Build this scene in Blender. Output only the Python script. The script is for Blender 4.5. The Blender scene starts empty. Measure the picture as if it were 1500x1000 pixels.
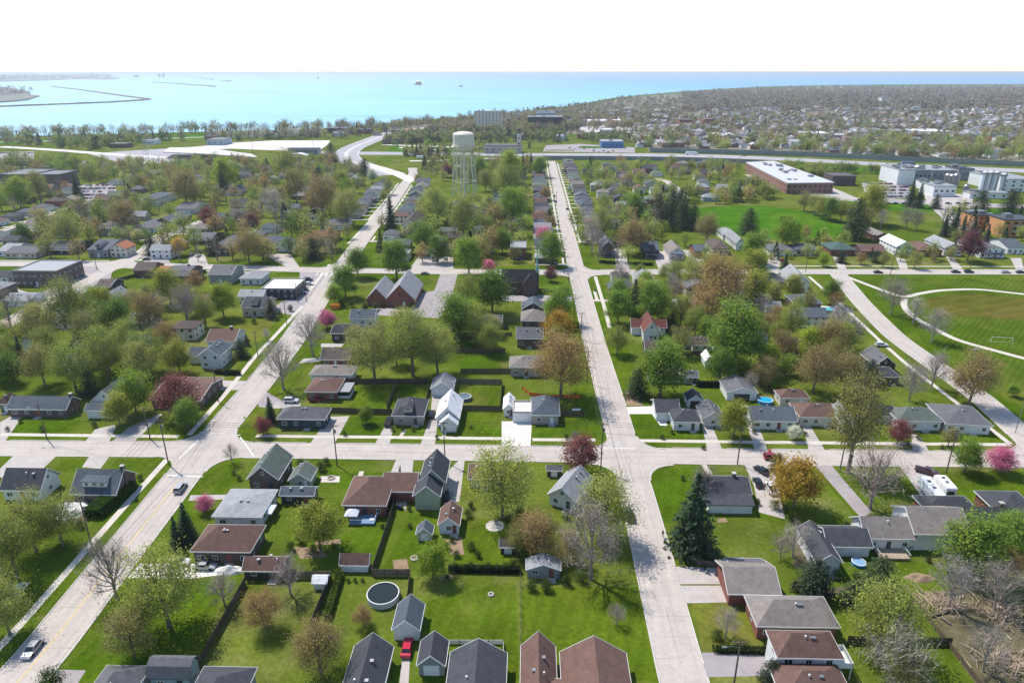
HAZE, HTOP, EXPO = 7.5e-5, 98.0, 0.54
import bpy, math, random
import numpy as np
from mathutils import Vector, Matrix
random.seed(11); rng = np.random.default_rng(11)
sc = bpy.context.scene
col = sc.collection
PI = math.pi
# ---- camera model: pixels of the 1500x1000 photograph to points of the ground
CH, FPX, PITCH = 95.0, 1013.0, math.radians(21.3)
SP, CP = math.sin(PITCH), math.cos(PITCH)
def un(px, py, z=0.0):
    v = (py-500)/FPX; dn = SP+v*CP
    t = (CH-z)/dn
    return Vector(((px-750)/FPX*t, (CP-v*SP)*t))
def dist(px, py, z=0.0):
    return (CH-z)/(SP+(py-500)/FPX*CP)
def proj(x, y, z=0.0):
    d = y*CP+(CH-z)*SP; v = ((CH-z)*CP-y*SP)/d
    return 750+FPX*x/d, 500+FPX*v
def lin(c):
    c /= 255.0
    return c/12.92 if c <= .04045 else ((c+.055)/1.055)**2.4
def S(r, g, b, k=.85):
    return (lin(r)*k, lin(g)*k, lin(b)*k, 1)
# ---- mesh builder
class MB:
    def __init__(s): s.v = []; s.f = []; s.m = []
    def add(s, vs, fs, m=0):
        b = len(s.v); s.v += [tuple(v) for v in vs]
        for f in fs: s.f.append(tuple(b+i for i in f)); s.m.append(m)
        return s
    def box(s, x0, x1, y0, y1, z0, z1, m=0, top=True, bottom=True):
        fs = [(0,1,5,4),(1,2,6,5),(2,3,7,6),(3,0,4,7)]
        if top: fs.append((4,5,6,7))
        if bottom: fs.append((3,2,1,0))
        return s.add([(x0,y0,z0),(x1,y0,z0),(x1,y1,z0),(x0,y1,z0),(x0,y0,z1),(x1,y0,z1),(x1,y1,z1),(x0,y1,z1)], fs, m)
    def slab(s, pts, th, m=0):      # a planar outline made solid, its thickness hanging below
        n = len(pts); vs = list(pts)+[(p[0],p[1],p[2]-th) for p in pts]
        fs = [tuple(range(n)), tuple(range(2*n-1,n-1,-1))]+[(i,n+i,n+(i+1)%n,(i+1)%n) for i in range(n)]
        return s.add(vs, fs, m)
    def prism(s, poly, z0, z1, m=0):
        return s.slab([(p[0],p[1],z1) for p in poly], z1-z0, m)
    def tube(s, pts, rad, n=6, m=0, cap=True):
        pts = [Vector(p) for p in pts]; rs = rad if isinstance(rad, (list,tuple)) else [rad]*len(pts)
        b = len(s.v); ref = Vector((.31,.95,.1))
        for i, p in enumerate(pts):
            t = (pts[min(i+1,len(pts)-1)]-pts[max(i-1,0)]).normalized()
            a = t.cross(ref if abs(t.dot(ref)) < .95 else Vector((1,0,0))).normalized(); c = t.cross(a)
            for k in range(n):
                q = p+(a*math.cos(2*PI*k/n)+c*math.sin(2*PI*k/n))*rs[i]; s.v.append(tuple(q))
        for i in range(len(pts)-1):
            for k in range(n):
                s.f.append((b+i*n+k, b+i*n+(k+1)%n, b+(i+1)*n+(k+1)%n, b+(i+1)*n+k)); s.m.append(m)
        if cap:
            s.f.append(tuple(b+k for k in range(n))[::-1]); s.m.append(m)
            e = b+(len(pts)-1)*n; s.f.append(tuple(e+k for k in range(n))); s.m.append(m)
        return s
    def lathe(s, prof, n=16, m=0, cx=0, cy=0):
        b = len(s.v)
        for r, z in prof:
            for k in range(n): s.v.append((cx+r*math.cos(2*PI*k/n), cy+r*math.sin(2*PI*k/n), z))
        for i in range(len(prof)-1):
            for k in range(n):
                s.f.append((b+i*n+k, b+i*n+(k+1)%n, b+(i+1)*n+(k+1)%n, b+(i+1)*n+k)); s.m.append(m)
        s.f.append(tuple(b+k for k in range(n))[::-1]); s.m.append(m)
        e = b+(len(prof)-1)*n; s.f.append(tuple(e+k for k in range(n))); s.m.append(m)
        return s
    def mesh(s, name, mats, smooth=False):
        me = bpy.data.meshes.new(name); me.from_pydata(s.v, [], s.f)
        for m in (mats if isinstance(mats, (list,tuple)) else [mats]): me.materials.append(m)
        if any(s.m): me.polygons.foreach_set('material_index', s.m)
        if smooth: me.polygons.foreach_set('use_smooth', [True]*len(s.f))
        return me
    def build(s, name, mats, parent=None, color=None, smooth=False, loc=None, rot=None):
        return link(name, s.mesh(name, mats, smooth), parent, color, loc, rot)
def link(name, me, parent=None, color=None, loc=None, rot=None, scale=None):
    o = bpy.data.objects.new(name, me); col.objects.link(o)
    if parent: o.parent = parent
    if color: o.color = color
    if loc: o.location = loc
    if rot is not None: o.rotation_euler = (0,0,rot)
    if scale: o.scale = scale
    return o
USED = set()
ANCH = []                       # (x, y, short name) of things that other labels may name
def tag(o, label, cat, group=None, kind=None):
    if label:
        o['label'] = label; USED.add(label.lower())
    if cat: o['category'] = cat
    if group: o['group'] = group
    if kind: o['kind'] = kind
    return o
def empty(name, x, y, rot=0, z=0):
    o = bpy.data.objects.new(name, None); col.objects.link(o); o.location = (x,y,z); o.rotation_euler = (0,0,rot)
    o.empty_display_size = .5
    return o
KIDS = {}
def copy_tree(o, parent=None):
    c = o.copy(); col.objects.link(c)
    if parent: c.parent = parent
    for ch in o.children: copy_tree(ch, c)
    return c
def relation(x, y, ax, ay):
    dx, dy = x-ax, y-ay
    if abs(dx) > abs(dy): return 'right of' if dx > 0 else 'left of'
    return 'behind' if dy > 0 else 'in front of'
def auto_label(desc, x, y, r0=1.0):
    """desc + where it stands next to a named thing; never the same twice"""
    an = sorted(ANCH, key=lambda a: (a[0]-x)**2+(a[1]-y)**2)[:14]
    for pre in ('', 'smaller ', 'second '):
        for a in an:
            d = math.hypot(a[0]-x, a[1]-y)
            far = '' if d < 30 else ('some way ' if d < 75 else 'far ')
            l = f'{pre}{desc} {far}{relation(x,y,a[0],a[1])} the {a[2]}'
            if l.lower() not in USED and len(l.split()) <= 16: return l
        if pre == '':
            for i, a in enumerate(an[:6]):
                for b in an[i+1:7]:
                    l = f'{desc} between the {a[2]} and the {b[2]}'
                    if l.lower() not in USED and len(l.replace('-',' ').split()) <= 16: return l
    return desc+' amid the houses'
# ---- materials
def new_mat(name):
    m = bpy.data.materials.new(name); m.use_nodes = True
    nt = m.node_tree; b = nt.nodes['Principled BSDF']
    return m, nt, b
def N(nt, t, **kw):
    n = nt.nodes.new(t)
    for k, v in kw.items():
        if k.startswith('i_'):
            n.inputs[k[2:].replace('_',' ')].default_value = v
        else: setattr(n, k, v)
    return n
def mix(nt, fac, a, b, blend='MIX'):
    n = nt.nodes.new('ShaderNodeMix'); n.data_type = 'RGBA'; n.blend_type = blend
    for sock, v in ((n.inputs[0],fac),(n.inputs[6],a),(n.inputs[7],b)):
        if hasattr(v, 'is_output') and v.is_output: nt.links.new(v, sock)
        else: sock.default_value = v
    return n.outputs[2]
def ramp(nt, fac, stops):
    r = nt.nodes.new('ShaderNodeValToRGB'); el = r.color_ramp.elements
    while len(el) < len(stops): el.new(.5)
    for e, (p, c) in zip(el, stops):
        e.position = p; e.color = c if len(c) == 4 else (*c, 1)
    nt.links.new(fac, r.inputs[0]); return r.outputs[0]
def gray(v): return (v,v,v,1)
def noise(nt, co, scale, detail=3, rough=.55):
    n = N(nt, 'ShaderNodeTexNoise', i_Scale=scale, i_Detail=detail, i_Roughness=rough)
    if co is not None: nt.links.new(co, n.inputs['Vector'])
    return n.outputs['Fac']
def coords(nt, which='Object'):
    return nt.nodes.new('ShaderNodeTexCoord').outputs[which]
def world_pos(nt): return nt.nodes.new('ShaderNodeNewGeometry').outputs['Position']
def objcol(nt): return nt.nodes.new('ShaderNodeObjectInfo').outputs['Color']
def vary(nt, base, fac, lo, hi):
    """multiply a colour by grey between lo and hi"""
    g = ramp(nt, fac, [(.3, gray(lo)), (.7, gray(hi))])
    return mix(nt, 1.0, base, g, 'MULTIPLY')
def plain(name, c, rough=.7, metal=0, var=.12, scale=1.5, spec=.3):
    m, nt, b = new_mat(name)
    if c is None: src = objcol(nt)
    else: src = c
    nz = noise(nt, coords(nt), scale, 4)
    nt.links.new(vary(nt, src, nz, 1-var, 1+var), b.inputs['Base Color'])
    b.inputs['Roughness'].default_value = rough; b.inputs['Metallic'].default_value = metal
    b.inputs['Specular IOR Level'].default_value = spec
    return m
def bump(nt, b, h, strength=.4, distance=.05):
    n = N(nt, 'ShaderNodeBump', i_Strength=strength, i_Distance=distance)
    nt.links.new(h, n.inputs['Height']); nt.links.new(n.outputs[0], b.inputs['Normal'])
M = {}
# shingles: courses, blotches and streaks; the colour comes from the object
m, nt, b = new_mat('roof_shingle'); oc = coords(nt)
n1 = noise(nt, oc, .7, 5); n2 = noise(nt, oc, 9, 2)
mp = N(nt, 'ShaderNodeMapping'); mp.inputs['Scale'].default_value = (1.2,1.2,.12); nt.links.new(oc, mp.inputs[0])
n3 = noise(nt, mp.outputs[0], 2.2, 4)
c = vary(nt, objcol(nt), n1, .82, 1.15); c = vary(nt, c, n2, .8, 1.2); c = vary(nt, c, n3, .86, 1.12)
wv = N(nt, 'ShaderNodeTexWave', wave_type='BANDS', bands_direction='Z', i_Scale=2.2, i_Distortion=.6)
nt.links.new(oc, wv.inputs['Vector']); c = vary(nt, c, wv.outputs['Fac'], .93, 1.05)
nt.links.new(c, b.inputs['Base Color']); b.inputs['Roughness'].default_value = .85; b.inputs['Specular IOR Level'].default_value = .25
M['roof'] = m
# siding: clapboard bands
m, nt, b = new_mat('wall_siding'); oc = coords(nt)
wv = N(nt, 'ShaderNodeTexWave', wave_type='BANDS', bands_direction='Z', wave_profile='SAW', i_Scale=2.4)
nt.links.new(oc, wv.inputs['Vector'])
c = vary(nt, objcol(nt), wv.outputs['Fac'], .9, 1.04); c = vary(nt, c, noise(nt, oc, .8, 5), .9, 1.06)
nt.links.new(c, b.inputs['Base Color']); b.inputs['Roughness'].default_value = .6; b.inputs['Specular IOR Level'].default_value = .3
M['siding'] = m
m, nt, b = new_mat('wall_brick'); oc = coords(nt)
mp = N(nt, 'ShaderNodeMapping'); mp.inputs['Rotation'].default_value = (PI/2,0,0); nt.links.new(oc, mp.inputs[0])
bt = N(nt, 'ShaderNodeTexBrick', i_Scale=1.6, i_Mortar_Size=.012); nt.links.new(mp.outputs[0], bt.inputs['Vector'])
for k, v in (('Color1',gray(.85)),('Color2',gray(1.15)),('Mortar',gray(1.45))): bt.inputs[k].default_value = v
c = mix(nt, 1.0, objcol(nt), bt.outputs['Color'], 'MULTIPLY'); c = vary(nt, c, noise(nt, oc, .9, 5), .82, 1.15)
nt.links.new(c, b.inputs['Base Color']); b.inputs['Roughness'].default_value = .85
M['brick'] = m
M['trim'] = plain('white_trim', S(235,235,232), .5, var=.05)
M['paint'] = plain('painted_surface', None, .55, var=.08)
M['wood'] = plain('weathered_wood', None, .85, var=.28, scale=3)
M['metal'] = plain('galvanised_metal', S(150,150,152), .4, .6, .1)
M['concrete_block'] = plain('block_concrete', S(185,180,172), .9, var=.12)
M['plastic'] = plain('coloured_plastic', None, .4, var=.04, spec=.5)
m, nt, b = new_mat('window_glass'); b.inputs['Base Color'].default_value = (.012,.016,.02,1); b.inputs['Roughness'].default_value = .08
b.inputs['Specular IOR Level'].default_value = .6; M['glass'] = m
m, nt, b = new_mat('car_paint'); nt.links.new(vary(nt, objcol(nt), noise(nt, coords(nt), 3, 3), .93, 1.05), b.inputs['Base Color'])
b.inputs['Roughness'].default_value = .28; b.inputs['Coat Weight'].default_value = .5; b.inputs['Metallic'].default_value = .15; M['car'] = m
M['rubber'] = plain('tyre_rubber', (.018,.018,.019,1), .85)
M['rim'] = plain('wheel_rim', S(170,170,172), .3, .8)
M['lamp'] = plain('lamp_lens', S(225,225,215), .2, spec=.6)
# leaves: object colour, brighter and darker clumps, light through the blade
def leaf_mat(name, trans, attr=False, clump=.45):
    m, nt, b = new_mat(name)
    if attr:
        a = nt.nodes.new('ShaderNodeVertexColor'); a.layer_name = 'Col'; src = a.outputs['Color']; co = world_pos(nt)
    else: src = objcol(nt); co = coords(nt)
    g = nt.nodes.new('ShaderNodeNewGeometry')
    c = vary(nt, src, noise(nt, co, clump, 3), .72, 1.28)
    r = N(nt, 'ShaderNodeMapRange', i_To_Min=.62, i_To_Max=1.38); nt.links.new(g.outputs['Random Per Island'], r.inputs[0])
    c = mix(nt, 1.0, c, r.outputs[0], 'MULTIPLY')
    nt.links.new(c, b.inputs['Base Color']); b.inputs['Roughness'].default_value = .7; b.inputs['Specular IOR Level'].default_value = .15
    if trans:
        t = nt.nodes.new('ShaderNodeBsdfTranslucent'); nt.links.new(c, t.inputs['Color'])
        ms = N(nt, 'ShaderNodeMixShader'); ms.inputs[0].default_value = trans
        nt.links.new(b.outputs[0], ms.inputs[1]); nt.links.new(t.outputs[0], ms.inputs[2])
        nt.links.new(ms.outputs[0], nt.nodes['Material Output'].inputs['Surface'])
    return m
M['leaf'] = leaf_mat('leaf_broad', .46); M['needle'] = leaf_mat('leaf_needle', .12); M['twig'] = leaf_mat('twig_bark', 0)
M['wood_mass'] = leaf_mat('leaf_distant', .25, True, .02)
M['bark'] = plain('tree_bark', S(120,108,98), .9, var=.3, scale=2)
M['core'] = plain('spruce_core', S(48,58,44), .95, var=.3)
# ---------------------------------------------------------------- ground, water, roads
def grass_mat(name, c1, c2, c3, s=1.0, stripes=None):
    m, nt, b = new_mat(name); p = world_pos(nt)
    n0 = noise(nt, p, .013*s, 4, .6); n1 = noise(nt, p, .09*s, 5, .6); n2 = noise(nt, p, 1.1, 4, .7); n3 = noise(nt, p, .035*s, 3)
    c = mix(nt, ramp(nt, n0, [(.4, gray(0)), (.62, gray(1))]), c1, c2)
    c = mix(nt, ramp(nt, n3, [(.54, gray(0)), (.74, gray(.75))]), c, c3)
    c = vary(nt, c, n1, .74, 1.26); c = vary(nt, c, n2, .72, 1.28)
    wn = noise(nt, p, .22*s, 5, .68); c = mix(nt, ramp(nt, wn, [(.6, gray(0)), (.74, gray(.55))]), c, c3)
    if stripes:
        mp = N(nt, 'ShaderNodeMapping'); mp.inputs['Rotation'].default_value = (0,0,stripes[0]); nt.links.new(p, mp.inputs[0])
        w = N(nt, 'ShaderNodeTexWave', i_Scale=stripes[1], i_Distortion=.8); nt.links.new(mp.outputs[0], w.inputs['Vector'])
        c = vary(nt, c, w.outputs['Fac'], 1-stripes[2], 1+stripes[2])
    nt.links.new(c, b.inputs['Base Color']); b.inputs['Roughness'].default_value = .95; b.inputs['Specular IOR Level'].default_value = 0
    bump(nt, b, n2, .5, .25)
    return m
G = lambda r, g, b_: S(r, g, b_, .77)
M['ground'] = grass_mat('ground_turf', G(86,106,28), G(108,118,48), G(138,130,86))
M['lawn_rich'] = grass_mat('lawn_rich', G(74,100,17), G(96,113,30), G(124,122,58), 1, (.3,.11,.05))
M['lawn_dry'] = grass_mat('lawn_dry', G(100,112,34), G(116,118,48), G(142,130,80))
M['lawn_striped'] = grass_mat('lawn_striped', G(78,100,24), G(88,106,32), G(112,114,50), 1, (.75,.16,.1))
M['outfield'] = grass_mat('outfield', G(97,97,38), G(105,100,46), G(114,102,54), 1, (1.2,.05,.06))
M['meadow'] = grass_mat('meadow', G(68,114,18), G(78,118,24), G(92,116,38))
def ground_mat(name, c, var=.15, s=.25, stain=None, rough=.9):
    m, nt, b = new_mat(name); p = world_pos(nt)
    k = vary(nt, c, noise(nt, p, s, 5, .6), 1-var, 1+var); k = vary(nt, k, noise(nt, p, 2.5, 3), .94, 1.06)
    if stain:
        k = mix(nt, ramp(nt, noise(nt, p, .5, 6, .7), [(.56, gray(0)), (.72, gray(.7))]), k, stain)
    nt.links.new(k, b.inputs['Base Color']); b.inputs['Roughness'].default_value = rough; b.inputs['Specular IOR Level'].default_value = .2
    return m
CONC = S(189,179,170)
def road_mat(name, c, width, slab=5.0, dark=.72):
    """concrete carriageway: slab joints, sealed cracks, wheel tracks and repairs, from the strip's own coordinates in metres"""
    m, nt, b = new_mat(name); uv = coords(nt, 'UV'); p = world_pos(nt)
    sx = nt.nodes.new('ShaderNodeSeparateXYZ'); nt.links.new(uv, sx.inputs[0])
    k = vary(nt, c, noise(nt, p, .16, 5, .65), .92, 1.08); k = vary(nt, k, noise(nt, p, 1.4, 4), .92, 1.07)
    # long streaks along the travel direction
    mp = N(nt, 'ShaderNodeMapping'); mp.inputs['Scale'].default_value = (.9,.03,1); nt.links.new(uv, mp.inputs[0])
    k = vary(nt, k, noise(nt, mp.outputs[0], 1.0, 5, .6), .88, 1.1)
    def near_line(sock, period, w):       # 1 close to multiples of period
        d = N(nt, 'ShaderNodeMath', operation='PINGPONG'); nt.links.new(sock, d.inputs[0]); d.inputs[1].default_value = period/2
        l = N(nt, 'ShaderNodeMath', operation='LESS_THAN'); nt.links.new(d.outputs[0], l.inputs[0]); l.inputs[1].default_value = w
        return l.outputs[0]
    wob = noise(nt, p, .6, 3)
    ad = N(nt, 'ShaderNodeMath', operation='MULTIPLY_ADD'); nt.links.new(wob, ad.inputs[0]); ad.inputs[1].default_value = .5; nt.links.new(sx.outputs[1], ad.inputs[2])
    j1 = near_line(ad.outputs[0], slab, .05)
    ad2 = N(nt, 'ShaderNodeMath', operation='MULTIPLY_ADD'); nt.links.new(wob, ad2.inputs[0]); ad2.inputs[1].default_value = .25; nt.links.new(sx.outputs[0], ad2.inputs[2])
    j2 = near_line(ad2.outputs[0], width/2, .06)
    msk = ramp(nt, noise(nt, p, .11, 3), [(.45, gray(0)), (.6, gray(.55))])
    for j in (j1, j2):
        f = mix(nt, 1.0, msk, j, 'MULTIPLY'); k = mix(nt, f, k, S(112,104,102))
    # wandering sealed cracks
    vo = N(nt, 'ShaderNodeTexVoronoi', feature='DISTANCE_TO_EDGE', i_Scale=.13); 
    wp = N(nt, 'ShaderNodeMixRGB', i_Fac=.06); nt.links.new(p, wp.inputs[1]); 
    nz = N(nt, 'ShaderNodeTexNoise', i_Scale=.5, i_Detail=4); nt.links.new(p, nz.inputs['Vector'])
    va = N(nt, 'ShaderNodeVectorMath', operation='MULTIPLY_ADD'); nt.links.new(nz.outputs['Color'], va.inputs[0]); va.inputs[1].default_value = (5,5,0); nt.links.new(p, va.inputs[2])
    nt.links.new(va.outputs[0], vo.inputs['Vector'])
    cr = ramp(nt, vo.outputs['Distance'], [(0, gray(.38)), (.009, gray(0))])
    k = mix(nt, cr, k, S(128,118,116))
    k = mix(nt, ramp(nt, noise(nt, p, .05, 4, .6), [(.58, gray(0)), (.66, gray(.28))]), k, S(160,150,144))
    nt.links.new(k, b.inputs['Base Color']); b.inputs['Roughness'].default_value = .85; b.inputs['Specular IOR Level'].default_value = .25
    return m
M['road'] = road_mat('road_concrete', CONC, 8.0)
M['asphalt'] = ground_mat('asphalt_grey', S(120,116,118), .14, .3, S(96,92,94))
M['asphalt_pale'] = ground_mat('asphalt_pale', S(162,154,154), .12, .2, S(132,124,124))
M['motorway'] = ground_mat('motorway_surface', S(168,164,168), .08, .05)
M['drive_conc'] = ground_mat('driveway_concrete', S(184,176,170), .1, .4, S(156,148,140))
M['drive_white'] = ground_mat('driveway_new_concrete', S(228,222,216), .05, .4)
M['walk'] = ground_mat('sidewalk_concrete', S(204,196,184), .1, .7, S(172,164,152))
M['plaza'] = ground_mat('plaza_concrete', S(216,208,206), .06, .03)
M['soil'] = ground_mat('bare_soil', S(150,128,104), .2, .6, S(112,96,74))
M['far_floor'] = ground_mat('town_floor', S(128,122,104), .25, .02, S(112,118,76))
M['litter'] = ground_mat('leaf_litter', S(100,94,68), .35, .4, S(66,84,28))
M['kerb'] = ground_mat('kerb_concrete', S(208,202,194), .12, .9, S(150,142,136))
M['line_yellow'] = ground_mat('line_yellow', S(226,196,120), .15, 1.2)
M['line_white'] = ground_mat('line_white', S(238,238,238), .1, 1.2)
def struct(o): o['kind'] = 'structure'; return o
ZL = [0.004]
def poly_sheet(name, pts, m, z, world=False):
    ps = [Vector(p) if world else un(*p) for p in pts]
    mb = MB(); mb.add([(p[0],p[1],z) for p in ps], [tuple(range(len(ps)))])
    o = mb.build(name, M[m])
    if o.data.polygons[0].normal.z < 0: o.data.flip_normals()
    return struct(o)
# land and water. land outline: shoreline traced from the photograph
SHORE = [(-420,206),(-150,205),(0,202),(60,199),(130,197),(220,195),(300,193),(380,191),(440,190),(500,187),(540,183),(600,177),(660,172),(720,168),(780,162),(830,156),(870,149),(895,144),(930,140),(1000,134),(1060,130),(1120,127),(1200,125),(1300,124),(1420,123.5),(1560,123),(1900,122.5)]
sh = [un(*p) for p in SHORE]
land = [(-2600,sh[0].y),*[(p.x,p.y) for p in sh],(12000,sh[-1].y),(12000,-400),(-2600,-400)]
import bmesh
bm = bmesh.new(); bm.faces.new([bm.verts.new((x,y,0)) for x, y in land]); bmesh.ops.triangulate(bm, faces=bm.faces[:], ngon_method='EAR_CLIP')
bmesh.ops.recalc_face_normals(bm, faces=bm.faces[:])
me = bpy.data.meshes.new('ground'); bm.to_mesh(me); bm.free(); me.materials.append(M['ground'])
if me.polygons[0].normal.z < 0: me.flip_normals()
struct(link('ground', me))
mb = MB()        # the low bank down to the water
L2 = land[:len(sh)+2]
for i in range(len(L2)-1):
    a, c = L2[i], L2[i+1]; mb.add([(a[0],a[1],0),(c[0],c[1],0),(c[0],c[1]+4,-3),(a[0],a[1]+4,-3)], [(0,1,2,3)])
struct(mb.build('shore_bank', M['soil']))
m, nt, b = new_mat('lake_water'); p = world_pos(nt)
mp = N(nt, 'ShaderNodeMapping'); mp.inputs['Scale'].default_value = (.18,1,1); mp.inputs['Rotation'].default_value = (0,0,-.1); nt.links.new(p, mp.inputs[0])
big = noise(nt, mp.outputs[0], .0016, 5, .6); mid = noise(nt, mp.outputs[0], .012, 5, .65)
# turquoise shallows by this bank and in the harbour, deep blue out to the right
sx = nt.nodes.new('ShaderNodeSeparateXYZ'); nt.links.new(p, sx.inputs[0])
df = N(nt, 'ShaderNodeMath', operation='MULTIPLY_ADD'); nt.links.new(sx.outputs[0], df.inputs[0]); df.inputs[1].default_value = .00022; df.inputs[2].default_value = .30
df2 = N(nt, 'ShaderNodeMath', operation='MULTIPLY_ADD'); nt.links.new(sx.outputs[1], df2.inputs[0]); df2.inputs[1].default_value = .00003; nt.links.new(df.outputs[0], df2.inputs[2])
df3 = N(nt, 'ShaderNodeMath', operation='MULTIPLY_ADD'); nt.links.new(big, df3.inputs[0]); df3.inputs[1].default_value = .45; nt.links.new(df2.outputs[0], df3.inputs[2])
c = ramp(nt, df3.outputs[0], [(.30, (.27,.50,.55)), (.62, (.18,.44,.58)), (1.0, (.08,.29,.54))])
c = vary(nt, c, mid, .8, 1.22); c = vary(nt, c, noise(nt, mp.outputs[0], .0032, 4, .6), .74, 1.24)
nt.links.new(c, b.inputs['Base Color']); b.inputs['Roughness'].default_value = .32; b.inputs['IOR'].default_value = 1.33; b.inputs['Specular IOR Level'].default_value = .45
rip = noise(nt, mp.outputs[0], .25, 4); bump(nt, b, rip, .25, .6)
M['water'] = m
mb = MB(); mb.add([(-90000,500,-2.5),(90000,500,-2.5),(90000,95000,-2.5),(-90000,95000,-2.5)], [(0,1,2,3)])
struct(mb.build('lake_water', m))

# ---- streets: centre lines in photo pixels, width in metres
def smooth_line(ps, step=4.0):
    out = [ps[0]]
    for a, c in zip(ps[:-1], ps[1:]):
        n = max(1, int((c-a).length/step))
        out += [a+(c-a)*(i/n) for i in range(1, n+1)]
    return out
def relax(ps, k=8):
    ps = [p.copy() for p in ps]
    for _ in range(k):
        q = [p.copy() for p in ps]
        for i in range(1, len(ps)-1): q[i] = ps[i]*.5+(ps[i-1]+ps[i+1])*.25
        ps = q
    return ps
def normals(ps):
    out = []
    for i in range(len(ps)):
        t = (ps[min(i+1,len(ps)-1)]-ps[max(i-1,0)]).normalized(); out.append(Vector((-t.y,t.x)))
    return out
def ribbon(name, ps, w, m, z, off=0.0):
    ns = normals(ps); me = bpy.data.meshes.new(name); v = []; f = []; uv = []; s = 0
    for i, (p, n) in enumerate(zip(ps, ns)):
        if i: s += (p-ps[i-1]).length
        for sd in (-1,1):
            q = p+n*(off+sd*w/2); v.append((q.x,q.y,z)); uv.append((sd*w/2, s))
    f = [(2*i,2*i+2,2*i+3,2*i+1)[::-1] for i in range(len(ps)-1)]
    me.from_pydata(v, [], f); me.materials.append(M[m])
    ul = me.uv_layers.new(name='UVMap')
    ul.data.foreach_set('uv', [x for l in me.loops for x in uv[l.vertex_index]])
    if me.polygons[0].normal.z < 0: me.flip_normals()
    return struct(link(name, me))
STREETS = {}
def street(key, px, w, z, m='road', extra=()):
    ps = relax(smooth_line([un(*p) for p in px]+[Vector(e) for e in extra]), 6)
    STREETS[key] = (ps, w, z, m); return ps
dB = (un(845.5,400)-un(1002,1000)).normalized()
street('B', [(1080,1280),(1002,1000),(940,750),(899,600),(870,500),(845.5,400),(828,325),(811,250),(808,236)], 8.2, .012)
street('C', [(-420,651),(0,656),(280,658),(560,661),(900,666),(1100,669),(1450,672),(1800,677)], 8.2, .016)
street('A', [(-210,1250),(-60,1090),(42,985),(135,864),(226,750),(270,693),(325,626),(380,561),(424,505),(474,428),(497,396),(537,342),(572,300),(593,270),(606,254),(604,246)], 9.4, .020)
street('D', [(-300,386),(0,386.5),(160,387),(375,393),(480,396),(600,397.5),(850,399),(1000,398),(1230,398),(1500,398.5),(1900,399)], 9.5, .024)
street('E', [(1228,402),(1262,444),(1310,493),(1362,530),(1437,582),(1496,635),(1530,668)], 8.0, .028)
street('F', [(-60,515),(0,478),(75,440),(140,405),(172,388),(210,370),(237,347),(290,327),(330,312)], 8.5, .030)
street('G', [(-60,362),(0,342),(60,320),(135,297),(175,284)], 7.5, .032)
street('court', [(958,262),(975,264),(990,275),(1005,290)], 7.5, .034)
for k, (ps, w, z, m) in STREETS.items(): ribbon('street', ps, w, m, z)
def dist_line(q, ps):
    best = 1e9
    for a, c in zip(ps[:-1], ps[1:]):
        d = c-a; t = max(0, min(1, (q-a).dot(d)/max(d.length_squared,1e-6))); best = min(best, (q-a-d*t).length)
    return best
def road_clear(q, margin, skip=None):
    return all(dist_line(q, ps) > w/2+margin for k, (ps, w, z, m) in STREETS.items() if k != skip)
PADS = []       # driveway and parking outlines that interrupt the kerb
def inside(q, poly):
    r = False; n = len(poly)
    for i in range(n):
        a, c = poly[i], poly[(i+1)%n]
        if (a[1] > q[1]) != (c[1] > q[1]) and q[0] < (c[0]-a[0])*(q[1]-a[1])/(c[1]-a[1])+a[0]: r = not r
    return r
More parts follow.
